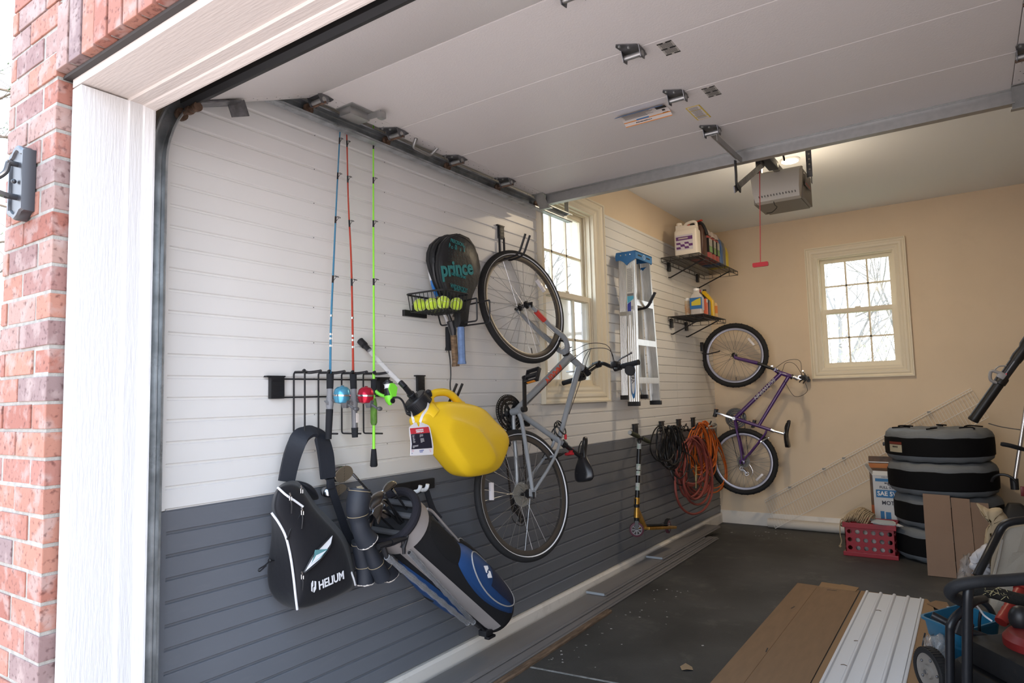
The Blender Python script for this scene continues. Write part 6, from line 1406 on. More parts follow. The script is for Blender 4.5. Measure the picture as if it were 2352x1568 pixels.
for nm, y0, col, hh in (('tall blue jug with rounded top on upper shelf', 6.435, (.03, .12, .34), .30), ('tall grey jug with rounded top on upper shelf', 6.525, (.16, .155, .15), .29), ('yellow jug at the far end of the upper shelf', 6.615, (.68, .52, .02), .25)):
    t = thing('jug', nm, 'jug', (.25, y0+.04, ZU), 'jugs on the upper wire shelf'); m_ = mat(nm.split()[1]+'_'+nm.split()[0]+'_jug', col, .35)
    b = MB(); h_ = hh; pr_ = [(.16, 0), (.352, 0), (.358, .01), (.356, h_*.55), (.345, h_*.78), (.32, h_*.92), (.28, h_), (.22, h_), (.17, h_*.9), (.155, h_*.7), (.155, .01)]
    b.prism([V(x, y0, ZU+z) for x, z in pr_], V(0, .078, 0), bev=.012); b.build('jug_body', m_, t)
    b = MB(); b.lathe([(.02, 0), (.02, .022)], V(.20, y0+.04, ZU+h_*.985), V(0, 0, 1), 14); b.build('cap', BLACKP, t)
# lower shelf
t = thing('can', 'slim cream spray can with orange print on lower shelf', 'can', (.165, 5.985, ZL), 'bottles on the lower wire shelf'); CREAM = mat('cream_can', (.6, .5, .36), .35, metal=.3)
b = MB(); b.lathe([(.030, 0), (.031, .004), (.031, .135), (.028, .142)], V(.165, 5.985, ZL), V(0, 0, 1), 24); cb_ = b.build('can_body', CREAM, t)
b = MB(); b.lathe([(.0314, .02), (.0314, .11)], V(.165, 5.985, ZL), V(0, 0, 1), 24, caps=False); b.build('orange_print', mat('orange_can_print', (.55, .27, .12), .5, col2=(.6, .5, .36), vscale=60), cb_)
b = MB(); b.lathe([(.024, .142), (.024, .165), (.015, .17)], V(.165, 5.985, ZL), V(0, 0, 1), 20); b.build('lid', WHITEP, t)
t = thing('bottle', 'clear bottle with blue and yellow label on lower shelf', 'bottle', (.25, 5.96, ZL), 'bottles on the lower wire shelf'); CLB = mat('hazy_clear_plastic', (.55, .52, .5), .2, coat=.3, alpha=.85)
xa, xb, ya, yb = .205, .315, 5.92, 5.985
b = MB(); b.loft([[V((xa+xb)/2+px*s, (ya+yb)/2+py*s2, ZL+z) for px, py in rrect(0, 0, xb-xa, yb-ya, .016, 4)] for z, s, s2 in ((0, .95, .95), (.008, 1, 1), (.165, 1, 1), (.185, .8, .9), (.20, .55, .75), (.205, .46, .66), (.225, .45, .65))]); b.build('bottle_body', CLB, t)
b = MB(); b.lathe([(.026, .222), (.026, .243), (.02, .246)], V((xa+xb)/2, (ya+yb)/2, ZL), V(0, 0, 1), 18); b.build('cap', WHITEP, t)
b = MB(); b.loft([[V((xa+xb)/2+px, (ya+yb)/2+py, ZL+z) for px, py in rrect(0, 0, xb-xa-.004, yb-ya-.004, .014, 4)] for z in (.004, .05)]); b.build('pink_fluid', mat('pink_fluid', (.5, .3, .25), .3), t)
lb = MB(); lb.box(((xa+xb)/2, (ya+yb)/2, ZL+.105), (xb-xa+.002, yb-ya+.002, .105), bev=.002); l_ = lb.build('label', mat('blue_label', (.03, .14, .36), .4), t, smooth=False)
b = MB(); b.slab([V(xa+.015, ya-.0018, ZL+.085), V(xb-.008, ya-.0018, ZL+.085), V(xb-.008, ya-.0018, ZL+.15), V(xa+.06, ya-.0018, ZL+.138), V(xa+.015, ya-.0018, ZL+.118)], .0008); b.build('yellow_panel', mat('mustard_print', (.55, .45, .04), .5), l_, smooth=False)
b = MB(); b.box((xb+.0018, (ya+yb)/2, ZL+.10), (.0012, yb-ya-.014, .12)); b.build('pale_side_label', mat('pale_side', (.4, .4, .45), .5), l_, smooth=False)
t = thing('box', 'small orange carton behind the clear bottle on lower shelf', 'box', (.29, 6.02, ZL), 'bottles on the lower wire shelf')
b = MB(); b.box((.29, 6.02, ZL+.075), (.085, .04, .15), bev=.001); b.build('carton', mat('orange_carton', (.6, .13, .06), .5), t, smooth=False)
b = MB(); b.box((.3328, 6.02, ZL+.13), (.0008, .036, .03)); b.build('carton_band', LABW, t, smooth=False)
def oil_bottle(t, y0, y1, h, m, x0, x1):
    b = MB(); pr_ = [(x0, 0), (x1, 0), (x1+.002, .01), (x1, h*.62), (x1-.02, h*.70), (x0+(x1-x0)*.38, h*.90), (x0+(x1-x0)*.36, h), (x0+(x1-x0)*.08, h), (x0+.006, h*.85), (x0, h*.75)]
    b.prism([V(x, y0, ZL+z) for x, z in pr_], V(0, y1-y0, 0), bev=.008); b.build('bottle_body', m, t)
t = thing('bottle', 'black motor oil bottle with red cap on lower shelf', 'bottle', (.27, 6.08, ZL), 'bottles on the lower wire shelf'); oil_bottle(t, 6.05, 6.11, .225, BLACKP, .22, .335)
b = MB(); b.lathe([(.015, 0), (.015, .022)], V(.245, 6.08, ZL+.225), V(0, 0, 1), 14); b.build('cap', mat('dark_red_cap', (.3, .02, .04), .4), t)
b = MB(); b.box((.337, 6.08, ZL+.07), (.002, .045, .12)); b.build('grey_label', mat('grey_label', (.12, .11, .1), .5), t, smooth=False)
t = thing('bottle', 'yellow motor oil bottle with black cap on lower shelf', 'bottle', (.28, 6.18, ZL), 'bottles on the lower wire shelf'); oil_bottle(t, 6.15, 6.21, .245, mat('yellow_oil_plastic', (.68, .42, .01), .35), .235, .342)
b = MB(); b.lathe([(.017, 0), (.017, .018)], V(.262, 6.18, ZL+.244), V(0, 0, 1), 14); b.build('cap', BLACKP, t)
t = thing('tube', 'orange and white tube at the far end of the lower shelf', 'tube', (.32, 6.30, ZL), 'bottles on the lower wire shelf')
b = MB(); b.lathe([(.018, 0), (.02, .01), (.02, .12), (.012, .14)], V(.32, 6.30, ZL), V(0, 0, 1), 16); b.build('tube_body', mat('pale_orange', (.6, .4, .2), .5), t)
b = MB(); b.lathe([(.0204, .04), (.0204, .11)], V(.32, 6.3, ZL), V(0, 0, 1), 16, caps=False); b.build('orange_band', mat('orange_band_m', (.6, .2, .04), .5), t)

# --- scooter
def cs(x, y, d): return W(1430+x/5.6, 960+y/5.6, d)
sc_ = thing('kick_scooter', 'kick scooter with black stickered stem and gold deck hanging on the grey slats', 'scooter', (.12, 4.95, .27)); GOLD = mat('gold_anodised', (.50, .27, .05), .35, metal=.7, var=.25, vscale=20)
xs = .13
top, nk, hd0, hd1, ax = cs(215, 300, xs), cs(187, 1040, xs), cs(182, 1110, xs), cs(180, 1280, xs), cs(180, 1432, xs)
b = MB(); b.tube([top, nk], .0165, 14); stm = b.build('stem', BLACKS, sc_)
STK = mat('white_sticker', (.7, .66, .68), .5, col2=(.35, .5, .42), vscale=60)
for a, q in ((300, 400), (590, 670), (680, 740), (830, 930)):
    b = MB(); b.lathe([(.0172, 0), (.0172, (cs(0, q, xs)-cs(0, a, xs)).length)], top.lerp(nk, (q-300)/740), (top-nk), 14, caps=False); b.build('sticker', STK, stm)
b = MB(); b.tube([nk+V(0, 0, .01), hd0], .021, 16); b.tube([hd0-V(0, 0, .02), hd1], [.018, .0215], 16); b.bar(hd1+V(0, .012, .06), cs(285, 1410, xs), .026, .03); b.bar(cs(270, 1412, xs), cs(625, 1398, xs-.0), .10, .022, up=(0, 0, 1), bev=.004); b.build('gold_frame', GOLD, sc_)
b = MB(); b.tube([hd0+V(0, 0, .004), hd0-V(0, 0, .02)], .0215, 16); b.box(nk+V(0, -.026, -.02), (.012, .012, .05)); b.tube([hd1, hd1-V(0, 0, .03)], .019, 12)
fd = V(.83, .55, 0).normalized()  # front wheel faces the viewer: plane normal
for s in (-1, 1): b.bar(hd1-V(0, 0, .02)+Vector((.45, -.89, 0))*0+V(.40, -.9, 0)*(s*.02), ax+V(.40, -.9, 0)*(s*.02), .026, .008, up=V(.40, -.9, 0))
b.build('fork', BLACKP, sc_)
gt_ = MB(); d0, d1 = cs(300, 1395, xs), cs(560, 1385, xs); gt_.bar(d0+V(0, 0, .012), d1+V(0, 0, .012), .09, .002, up=(0, 0, 1)); gt_.build('grip_tape', mat('black_grip_tape', (.01, .01, .01), .95, bump=.5, bscale=500), sc_, smooth=False)
def swheel(c, axis, nm, R_=.054):
    b = MB(); b.ringprof(c, axis, [(R_, -.008), (R_, .008), (R_-.006, .012), (R_-.014, .012), (R_-.014, -.012), (R_-.006, -.012)], 36); w = b.build(nm, mat('maroon_urethane', (.12, .04, .06), .5), sc_)
    b = MB(); x, y, z = frame(axis); b.ringprof(c, axis, [(R_-.013, -.009), (R_-.013, .009), (R_-.018, .009), (R_-.018, -.009)], 36)
    for k in range(8): a = 2*pi*k/8; d = x*cos(a)+y*sin(a); b.bar(c+d*.008, c+d*(R_-.014), .007, .014, up=axis)
    b.lathe([(.013, -.012), (.013, .012)], c, axis, 16); b.build('wheel_core', mat('grey_wheel_core', (.35, .34, .36), .4), w)
swheel(ax, V(.55, -.83, 0), 'front_wheel'); rw = cs(585, 1395, xs); swheel(rw, V(1, .1, 0), 'rear_wheel')
b = MB(); b.strip([rw+V(0, -.055, -.01), rw+V(0, -.05, .035), rw+V(0, -.02, .058), rw+V(0, .02, .062)], .03, .004, [V(0, -1, 0), V(0, -.8, .6), V(0, -.3, 1), V(0, .2, 1)]); b.build('rear_fender', BLACKP, sc_)
b = MB(); ba, bb_ = cs(95, 185, xs+.08), cs(335, 300, xs+.03); b.tube([ba, cs(215, 250, xs+.05), bb_], .011, 10); b.tube([top+V(0, 0, -.01), cs(215, 250, xs+.05)], .014, 10); b.build('handlebar', BLACKS, sc_)
OLV = mat('olive_grip', (.045, .05, .022), .8)
for a, q in ((ba, ba.lerp(bb_, .42)), (bb_, bb_.lerp(ba, .35))): b = MB(); b.tube([a, q], .0165, 12); b.build('grip', OLV, sc_)
b = MB(); b.lathe([(.013, 0), (.015, .004)], ba, (ba-bb_), 12); b.build('bar_end', GALV, sc_)
# --- slat hooks and coils
for (x, y, lab) in ((150, 145, 'black wall hook behind the scooter handlebar'), (490, 105, 'black wall hook at the left of the black cable coil'), (710, 75, 'black wall hook between black cable and orange cord'), (895, 50, 'black wall hook beside the orange cord coil')):
    p = cs(x, y, .0); t = thing('wall_hook', lab, 'hook', (0, p.y, p.z-.05), 'black hooks on the far wall panels')
    b = MB(); b.box((.01, p.y, p.z-.005), (.02, .07, .085), bev=.003); b.box((.01, p.y, p.z+.042), (.026, .09, .007)); b.build('wall_plate', BLACKP, t)
    b = MB(); pr_ = [V(.015, p.y, p.z-.02), V(.03, p.y, p.z-.055), V(.16, p.y, p.z-.05), V(.19, p.y, p.z+.01)] if 'scooter' not in lab else [V(.015, p.y, p.z-.02), V(.03, p.y, p.z-.05), ba.lerp(bb_, .5)-V(.02, 0, .022), ba.lerp(bb_, .5)+V(.03, 0, -.008)]; b.tube(rpoly(pr_, .02), .0065, 8); b.build('prong', BLACKP, t)
def coil(loops, r, d0, d1, seed, n=10, closed_last=False):
    """one continuous cord through hanging loops: (top x, top y, half width, height, skew)"""
    rnd = random.Random(seed); pts = []
    for i, (tx, ty, hw, hh, sk) in enumerate(loops):
        dd = d0+(d1-d0)*rnd.random()
        for k in range(n):
            a = 2*pi*k/n; s = sin(a); c_ = (1-cos(a))/2
            x = tx+hw*s*(.45+.55*c_**.5)+sk*c_+rnd.uniform(-6, 6); y = ty+hh*c_+rnd.uniform(-5, 5)
            pts.append(cs(x, y, dd+.03*s+.02*rnd.random()))
    b = MB(); b.tube(bez(pts, 5), r, 7); return b
rnd = random.Random(3)
L = [(640+rnd.uniform(-60, 60), 100+rnd.uniform(-10, 20), rnd.uniform(50, 130), rnd.uniform(430, 560), rnd.uniform(-40, 50)) for _ in range(13)]
L += [(470, 100, 150, 460, 30), (490, 95, 120, 540, 100), (500, 110, 60, 440, -20), (760, 140, 290, 340, 120), (700, 120, 150, 745, 60), (680, 130, 130, 640, 50), (720, 400, 200, 290, 60), (800, 95, 45, 70, 0)]
t = tag(coil(L, .0058, .07, .16, 5).build('extension_cord', mat('black_cable_rubber', (.012, .012, .013), .35)), 'tangled coil of black cable hanging on the wall panels', 'cable', 'coils of cable and hose')
L = [(930+rnd.uniform(-60, 60), 240+rnd.uniform(-15, 25), rnd.uniform(170, 250), rnd.uniform(560, 850), rnd.uniform(-40, 40)) for _ in range(8)]+[(930, 235, 280, 1000, -20), (900, 245, 200, 800, 30)]
hs_ = thing('air_hose', 'coil of dull red rubber air hose hanging on the wall panels', 'hose', cs(900, 1240, .1), 'coils of cable and hose'); coil(L, .0105, .10, .20, 9, 12).build('hose', mat('dull_red_rubber', (.27, .062, .05), .55), hs_)
b = MB(); p0, p1 = cs(945, 600, .24), cs(945, 900, .24); b.tube([p0, p0.lerp(p1, .12), p0.lerp(p1, .4), p0.lerp(p1, .42), p0.lerp(p1, .7), p0.lerp(p1, .72), p1], [.006, .009, .008, .012, .010, .006, .005], 10); b.build('brass_fitting', mat('brass', (.55, .45, .22), .3, metal=.9), hs_)
L = [(1020+rnd.uniform(-70, 80), 60+rnd.uniform(-20, 30), rnd.uniform(90, 190), rnd.uniform(500, 800), rnd.uniform(-70, 90)) for _ in range(15)]+[(1090, 120, 230, 840, 60), (1080, 200, 250, 760, 80), (1120, 300, 190, 600, 60)]
t = tag(coil(L, .0062, .06, .15, 11, 11).build('extension_cord', mat('orange_cord', (.62, .14, .02), .5)), 'coil of bright orange extension cord in the far corner of the wall panels', 'cable', 'coils of cable and hose')
b = MB(); b.tube(bez([cs(1080, 140, .16), cs(1110, 100, .17), cs(1170, 65, .17), cs(1210, 90, .17), cs(1180, 125, .17), cs(1100, 130, .17)], 5), .009, 8); tag(b.build('wall_hook', mat('grey_vinyl_hook', (.4, .39, .36), .5)), 'grey looped hook holding the orange extension cord', 'hook', 'black hooks on the far wall panels')
# ------------------------------------------------------------------ things on the floor
PLK = mat('grey_pvc_plank', (.20, .19, .19), .45, var=.08, vscale=6, stretch=(1, .15, 1), dirt=(.35, .33, .32), dscale=8, damt=.2)
PLE = mat('pale_cut_plank_end', (.38, .42, .46), .6)
def plank(label, x0, x1, y0, y1, z0, h=.019, bend=0.0, skew=0.0):
    t = thing('plank', label, 'plank', ((x0+x1)/2, (y0+y1)/2, z0), 'grey planks along the baseboard')
    prof = [(x0, .003), (x0+.006, .003), (x0+.006, 0), (x1-.02, 0), (x1-.02, .004), (x1, .004), (x1, .009), (x1-.010, .010), (x1-.010, h), (x0+.004, h), (x0, h-.004)]
    b = MB(); rows = []
    for k in range(13):
        q = k/12; y = y0+(y1-y0)*q; rows.append([V(x+skew*(q-.5)+bend*(q-.5)**2, y, z0+z) for x, z in prof])
    b.loft(rows); bd = b.build('plank_body', PLK, t, smooth=False)
    b = MB(); w = x1-x0
    b.slab([V(x0+.004-skew/2+bend*.25, y0-.0012, z0+.003), V(x1-.012-skew/2+bend*.25, y0-.0012, z0+.003), V(x1-.012-skew/2+bend*.25, y0-.0012, z0+h-.002), V(x0+.004-skew/2+bend*.25, y0-.0012, z0+h-.002)], .001); b.build('cut_end', PLE, bd, smooth=False)
    return t
plank('long grey plank lying on the floor at the bottom of the pile', .075, .262, 1.75, 6.32, .0005, skew=-.05)
plank('long grey plank lying second from the bottom of the pile', .045, .215, 1.75, 6.22, .0205, skew=.0)
plank('shorter grey plank on top of the pile, its cut end midway along', .036, .188, 4.07, 6.1, .0405)
plank('short grey plank topmost at the far end of the pile', .030, .182, 5.10, 6.56, .0605)
b = MB(); b.loft([[V(x+.02*sin(y), y, z) for x, z in ((.283, .0008), (.322, .0008), (.323, .012), (.316, .019), (.288, .019), (.282, .012))] for y in [1.75+.18*k for k in range(13)]]); tag(b.build('wood_stick', mat('rough_brown_wood', (.15, .10, .065), .85, var=.4, vscale=20, stretch=(4, .6, 4), bump=.6, bscale=90)), 'thin rough brown wooden stick beside the grey planks', 'stick')
# flattened cardboard and white panel
CARD = mat('brown_cardboard', (.22, .14, .08), .85, var=.06, vscale=5, stretch=(6, 1, 1), bump=.08, bscale=120); CARDL = mat('lighter_cardboard', (.27, .17, .09), .85)
t = thing('cardboard_sheet', 'large flattened brown cardboard box lying on the floor', 'cardboard', (1.57, 3.6, 0))
b = MB(); b.slab([V(1.165, 1.6, .004), V(1.56, 1.6, .004), V(1.56, 5.15, .004), V(1.305, 5.13, .004), V(1.165, 5.14, .004)], .005); cb_ = b.build('near_panel', CARD, t, smooth=False)
b = MB(); b.slab([V(1.31, 5.10, .008), V(1.54, 5.10, .008), V(1.55, 5.19, .012), V(1.44, 5.215, .014), V(1.43, 5.20, .013), V(1.31, 5.215, .012)], .004); b.build('top_flap', CARDL, t, smooth=False)
b = MB(); b.slab([V(1.563, 1.6, .006), V(2.03, 1.6, .006), V(2.03, 4.6, .006), V(1.985, 5.02, .006), V(1.95, 5.14, .006), V(1.90, 5.13, .006), V(1.57, 5.14, .006)], .005); b.build('far_panel', CARDL, t, smooth=False)
b = MB()
for (x, y, l, a) in ((1.255, 4.55, .05, .2), (1.29, 3.75, .06, -.1), (1.40, 5.06, .06, 1.4), (1.32, 3.2, .05, .1)): b.bar(V(x-l/2*sin(a), y-l/2*cos(a), .0072), V(x+l/2*sin(a), y+l/2*cos(a), .0072), .006, .0008)
b.build('staple_slots', INK, cb_, kind='stuff', smooth=False)
b = MB(); b.tube([V(1.30, 1.6, .0068), V(1.30, 5.1, .0068)], .0012, 4); b.build('crease', mat('cardboard_crease', (.17, .10, .05), .9), cb_)
t = thing('wall_panel', 'loose white ribbed wall panel lying on the cardboard', 'panel', (1.77, 3.5, .009))
PANW = mat('white_loose_panel', (.64, .67, .72), .4)
x0, x1 = 1.603, 1.936; prof = [(x0, .010)]
def rib(c, w=.012, h=.011): return [(c-w, .012), (c-w*.6, .012+h*.8), (c-w*.3, .012+h), (c+w*.3, .012+h), (c+w*.6, .012+h*.8), (c+w, .012)]
prof = [(x0, .0095), (x0, .022), (x0+.012, .022), (x0+.016, .012)]
for k in (1, 2, 3): prof += rib(x0+.008+.0785*k)
prof += [(x1-.026, .012), (x1-.024, .020), (x1-.016, .020), (x1-.014, .014), (x1-.004, .014), (x1, .012), (x1, .0095)]
b = MB(); b.loft([[V(x, 1.7, z) for x, z in prof], [V(x, 5.115, z) for x, z in prof]]); pb_ = b.build('panel_face', PANW, t, smooth=False)
b = MB()
for (x, y) in ((1.66, 4.1), (1.65, 3.72), (1.70, 4.72)): b.tube(bez([V(x, y, .0135), V(x+.015, y+.006, .0145), V(x+.03, y-.004, .0135)], 3), .0016, 5)
b.build('leaf_bits', mat('dry_leaf', (.1, .06, .03), .9), pb_, kind='stuff')
b = MB(); b.slab([F(1562, 1532)+V(0, 0, .004), F(1575, 1528)+V(0, 0, .012), F(1590, 1534)+V(0, 0, .006), F(1592, 1540)+V(0, 0, .004), F(1578, 1541)+V(0, 0, .010), F(1566, 1540)+V(0, 0, .003)], .0012); tag(b.build('dry_leaf', mat('tan_leaf', (.28, .2, .12), .9)), 'small dry tan leaf lying alone on the concrete floor', 'leaf')
b = MB(); rnd = random.Random(4)
for k in range(70):
    if k < 45: x, y = .35+abs(rnd.gauss(0, .18)), 3.0+rnd.random()*1.6
    else: x, y = .6+rnd.gauss(0, .12), 6.75+rnd.gauss(0, .12)
    r = .003+.006*rnd.random()*(2 if k > 60 else 1); a = rnd.random()*6
    b.face([V(x+r*cos(a+q), y+r*sin(a+q), .0012+.001*(q > 3)) for q in (0, 1.8, 3.4, 4.9)])
tag(b.build('floor_debris', mat('pale_debris', (.45, .45, .45), .8), smooth=False), 'pale crumbs and flakes scattered on the concrete', 'debris', None, 'stuff')

# --- back wall: wire shelf, pipe
t = thing('wire_closet_shelf', 'long white wire closet shelf leaning against the back wall', 'shelf', (1.4, 7.08, 0)); WWIRE = mat('white_coated_wire', (.82, .79, .74), .5)
a0, a1 = V(.462, 7.135, .262), V(2.276, 7.135, 1.35); c0, c1 = V(.578, 7.03, .006), V(2.384, 7.03, 1.10)
dn = (a1-a0).normalized(); out = V(0, -1, .0)
b = MB()
for q, off in ((0, 0), (.07, .012), (.5, 0), (1, 0)): b.tube([a0.lerp(c0, q)+out*off, a1.lerp(c1, q)+out*off], .0033, 6)
b.build('long_rods', WWIRE, t)
b = MB(); n = 78
for k in range(n+1): f = k/n; p, q = a0.lerp(a1, f), c0.lerp(c1, f); b.tube([p, q], .0014, 5)
b.build('cross_wires', WWIRE, t, kind='stuff')
b = MB()
for f in (.14, .32, .42, .68, .82): p = a0.lerp(a1, f); b.box(p+V(0, -.006, -.012), (.03, .012, .02))
b.build('wire_clips', mat('grey_clip', (.3, .29, .27), .5), t, kind='stuff', smooth=False)
b = MB(); b.tube([V(.50, 7.085, .046), V(1.75, 7.085, .046)], .045, 24); tag(b.build('pipe', mat('dull_white_roll', (.62, .58, .52), .6)), 'long white tube lying on the floor against the back baseboard', 'tube')
b = MB(); b.box((2.0, 7.155, 1.3), (.01, .01, .01)) if False else None
for (x, z) in ((.455, 2.045), (.48, 2.045), (.455, 2.015), (.48, 2.015)): b.lathe([(.006, 0), (.005, .002)], V(x+.02, YB+.0005, z-.13), V(0, -1, 0), 8)
o = b.build('screw_holes', mat('dark_hole', (.05, .04, .03), .9)); o.parent = wall_back; o.matrix_parent_inverse = Matrix.Translation(-wall_back.location); o['kind'] = 'stuff'

# --- tyre stack
TCB = mat('black_tyre_cover', (.006, .006, .007), .8, spec=.15, bump=.3, bscale=30); TCG = mat('grey_tyre_cover', (.15, .165, .18), .65, bump=.9, bscale=22, stretch=(1, 1, 3))
TR_, TH = .372, .259
for k in range(4):
    c = V(2.032+(.012, .022, .0, -.008)[k], 6.49+(.0, .01, -.01, .0)[k], .002+TH*k)
    lab = ('covered tyre at the bottom of the stack', 'covered tyre second from the bottom of the stack', 'covered tyre second from the top of the stack', 'covered tyre on top of the stack with a paper label')[k]
    t = thing('tyre', lab, 'tyre', c, 'stacked tyres in fabric covers')
    b = MB(); R_ = TR_+(.004, .0, .006, .004)[k]; N = 72; rows = []
    for r, z in ((.17, .012), (.24, .004), (.30, .0), (R_-.035, .006), (R_-.010, .028), (R_, .058), (R_+.003, .12), (R_, TH-.058), (R_-.010, TH-.028), (R_-.035, TH-.006), (.29, TH-.002), (.2, TH-.010), (.17, TH-.016)):
        rows.append([c+V((r+.004*sin(9*j*2*pi/N+z*40)*(1 if z < .05 or z > .2 else .2))*cos(2*pi*j/N), (r+.004*sin(9*j*2*pi/N+z*40)*(1 if z < .05 or z > .2 else .2))*sin(2*pi*j/N), z+.003*sin(13*j*2*pi/N)*(1 if z < .05 or z > .2 else 0)) for j in range(N)])
    b.loft(rows, caps=True); g_ = b.build('grey_cover', TCG, t, ang=60)
    b = MB(); b.loft([[c+V((R_+d)*cos(2*pi*j/N), (R_+d)*sin(2*pi*j/N), z) for j in range(N)] for d, z in ((-.002, .050), (.0045, .056), (.0065, .126), (.0045, .19), (-.002, .196))], caps=False); b.build('black_band', TCB, t)
    if k == 3:
        b = MB(); rr_ = R_+.008; A = [RAD(a) for a in range(211, 233, 3)]
        b.grid([[c+V(rr_*cos(a), rr_*sin(a), z) for a in A] for z in (.075, .135)]); pl = b.build('paper_label', mat('worn_label', (.42, .38, .28), .6), t)
        b = MB(); b.grid([[c+V((rr_+.0006)*cos(a), (rr_+.0006)*sin(a), z) for a in A] for z in (.138, .158)]); b.build('red_label_band', mat('dark_red_label', (.16, .03, .02), .6), pl)
        am = RAD(222); b = MB(); b.text('SERVICE', c+V((rr_+.002)*cos(am), (rr_+.002)*sin(am), .118), V(-sin(am), cos(am), 0), V(0, 0, 1), .016, bold=.0003); b.build('label_print', INK, pl, smooth=False)
        b = MB(); b.box(c+V(-R_-.012, .0, .12), (.02, .03, .03), bev=.005); b.build('buckle', BLACKP, t)
        b = MB(); 
        for a in (20, 80, 150, 200, 260, 320): b.tube(bez([c+V(.33*cos(RAD(a)), .33*sin(RAD(a)), TH+.004), c+V(.26*cos(RAD(a+12)), .26*sin(RAD(a+12)), TH+.012), c+V(.2*cos(RAD(a)), .2*sin(RAD(a)), TH+.006)], 4), .006, 6)
        b.build('gathered_hem', TCB, t, kind='stuff')
# leaning cardboard
t = thing('cardboard_sheet', 'folded brown cardboard leaning against the tyre stack', 'cardboard', (2.15, 5.9, 0)); CARD2 = mat('grey_brown_cardboard', (.22, .15, .11), .85, var=.05, vscale=4, bump=.06, bscale=100)
def lc(x, z, d=0): return V(x, 5.80+z*.52+d, z+.002)
for i, (xa, xb, d0, d1, zt_) in enumerate(((1.925, 2.100, 0, .006, .545), (2.104, 2.222, .022, .022, .525), (2.226, 2.335, .012, .05, .50))):
    b = MB(); b.slab([lc(xa, 0, d0), lc(xb, 0, d1), lc(xb-.012, zt_, d1), lc(xa-.012, zt_+.005, d0)], .006); b.build('panel', CARD2, t, smooth=False)
# crate, rope, boxes
RED = mat('red_crate_plastic', (.29, .010, .022), .35); cx0, cx1, cy0, cy1, ch = 1.325, 1.70, 6.19, 6.48, .27
t = thing('crate', 'red plastic crate with rows of round holes holding rope and papers', 'crate', ((cx0+cx1)/2, (cy0+cy1)/2, 0))
def holed(o, u, v, w, h, nu, nv, r, th, nrm):
    """flat wall with a grid of round holes"""
    b = MB(); o = Vector(o); u = Vector(u); v = Vector(v); nrm = Vector(nrm); mu, mv = w/nu, h/nv
    for i in range(nu):
        for j in range(nv):
            c = o+u*(mu*(i+.5))+v*(mv*(j+.5)); n = 16
            for side in (0, 1):
                off = nrm*(th*side); inner, outer = [], []
                for k in range(n):
                    a = 2*pi*k/n; cc, ss = cos(a), sin(a); s_ = 1/max(abs(cc), abs(ss)); inner.append(c+u*(r*cc)+v*(r*ss)+off); outer.append(c+u*(mu/2*cc*s_)+v*(mv/2*ss*s_)+off)
                b.grid([outer, inner], cu=True)
            b.grid([[c+u*(r*cos(2*pi*k/n))+v*(r*sin(2*pi*k/n))+nrm*(th*q) for k in range(n)] for q in (0, 1)], cu=True)
    return b
for nm, o, u, w, nu, nrm in (('crate_front', V(cx0+.012, cy0+.006, .035), V(1, 0, 0), cx1-cx0-.024, 6, V(0, 1, 0)), ('crate_back', V(cx0+.012, cy1-.01, .035), V(1, 0, 0), cx1-cx0-.024, 6, V(0, 1, 0)), ('crate_side', V(cx0+.006, cy0+.006, .035), V(0, 1, 0), cy1-cy0-.012, 5, V(1, 0, 0)), ('crate_side', V(cx1-.01, cy0+.006, .035), V(0, 1, 0), cy1-cy0-.012, 5, V(1, 0, 0))):
    b = holed(o, u, V(0, 0, 1), w, ch-.075, nu, 3, .0175, .004, nrm); b.build(nm, RED, t, smooth=False)
b = MB()
for z, g, h in ((ch-.02, .0, .04), (.018, .008, .034)):
    for c, s in ((((cx0+cx1)/2, cy0, z), (cx1-cx0+.016+g, .014, h)), (((cx0+cx1)/2, cy1, z), (cx1-cx0+.016+g, .014, h)), ((cx0, (cy0+cy1)/2, z), (.014, cy1-cy0, h)), ((cx1, (cy0+cy1)/2, z), (.014, cy1-cy0, h))): b.box(c, s, bev=.003)
b.build('crate_rims', RED, t, smooth=False)
b = MB(); b.box(((cx0+cx1)/2, (cy0+cy1)/2, .012), (cx1-cx0-.02, cy1-cy0-.02, .008)); b.build('crate_floor', RED, t, smooth=False)
ROPE = mat('jute_rope', (.42, .32, .20), .95, bump=.8, bscale=300, var=.2, vscale=60); b = MB(); rnd = random.Random(8); pts = []
for k in range(17):
    c = V(1.335+.011*k, 6.30, .268+.05*sin(pi*k/16)); n_r = 10
    for j in range(n_r):
        a = 2*pi*j/n_r; pts.append(c+V(.05*cos(a)*.4+.03*sin(a)+rnd.uniform(-.004, .004), .075*cos(a), .048*sin(a)+.012*(sin(a) > .5)+rnd.uniform(-.003, .003)))
b.tube(bez(pts, 3), .0052, 6); b.tube(bez([pts[0], V(1.318, 6.22, .29), V(1.306, 6.172, .27), V(1.300, 6.165, .18), V(1.306, 6.17, .12), V(1.296, 6.165, .085)], 6), .0045, 6); b.sphere(V(1.295, 6.165, .075), .012, 8, 6)
tag(b.build('rope', ROPE), 'hank of jute rope heaped on the red crate', 'rope')
for k, (x, y, z, w, d, a, m_, lab) in enumerate(((1.61, 6.32, .272, .19, .24, .25, PAPW, 'white booklet lying at the top of the red crate'), (1.60, 6.30, .2785, .16, .20, .1, mat('pale_blue_paper', (.5, .55, .6), .6), 'pale papers fanned over the top of the red crate'))):
    b = MB()
    for j in range(4): b.box((x+.004*j, y-.005*j, z+.0016*j-.004), (w, d, .0012), Matrix.Rotation(a+.06*j, 3, 'Z') @ Matrix.Rotation(RAD(5), 3, 'Y'))
    tag(b.build('paper_stack', m_, smooth=False), lab, 'paper')
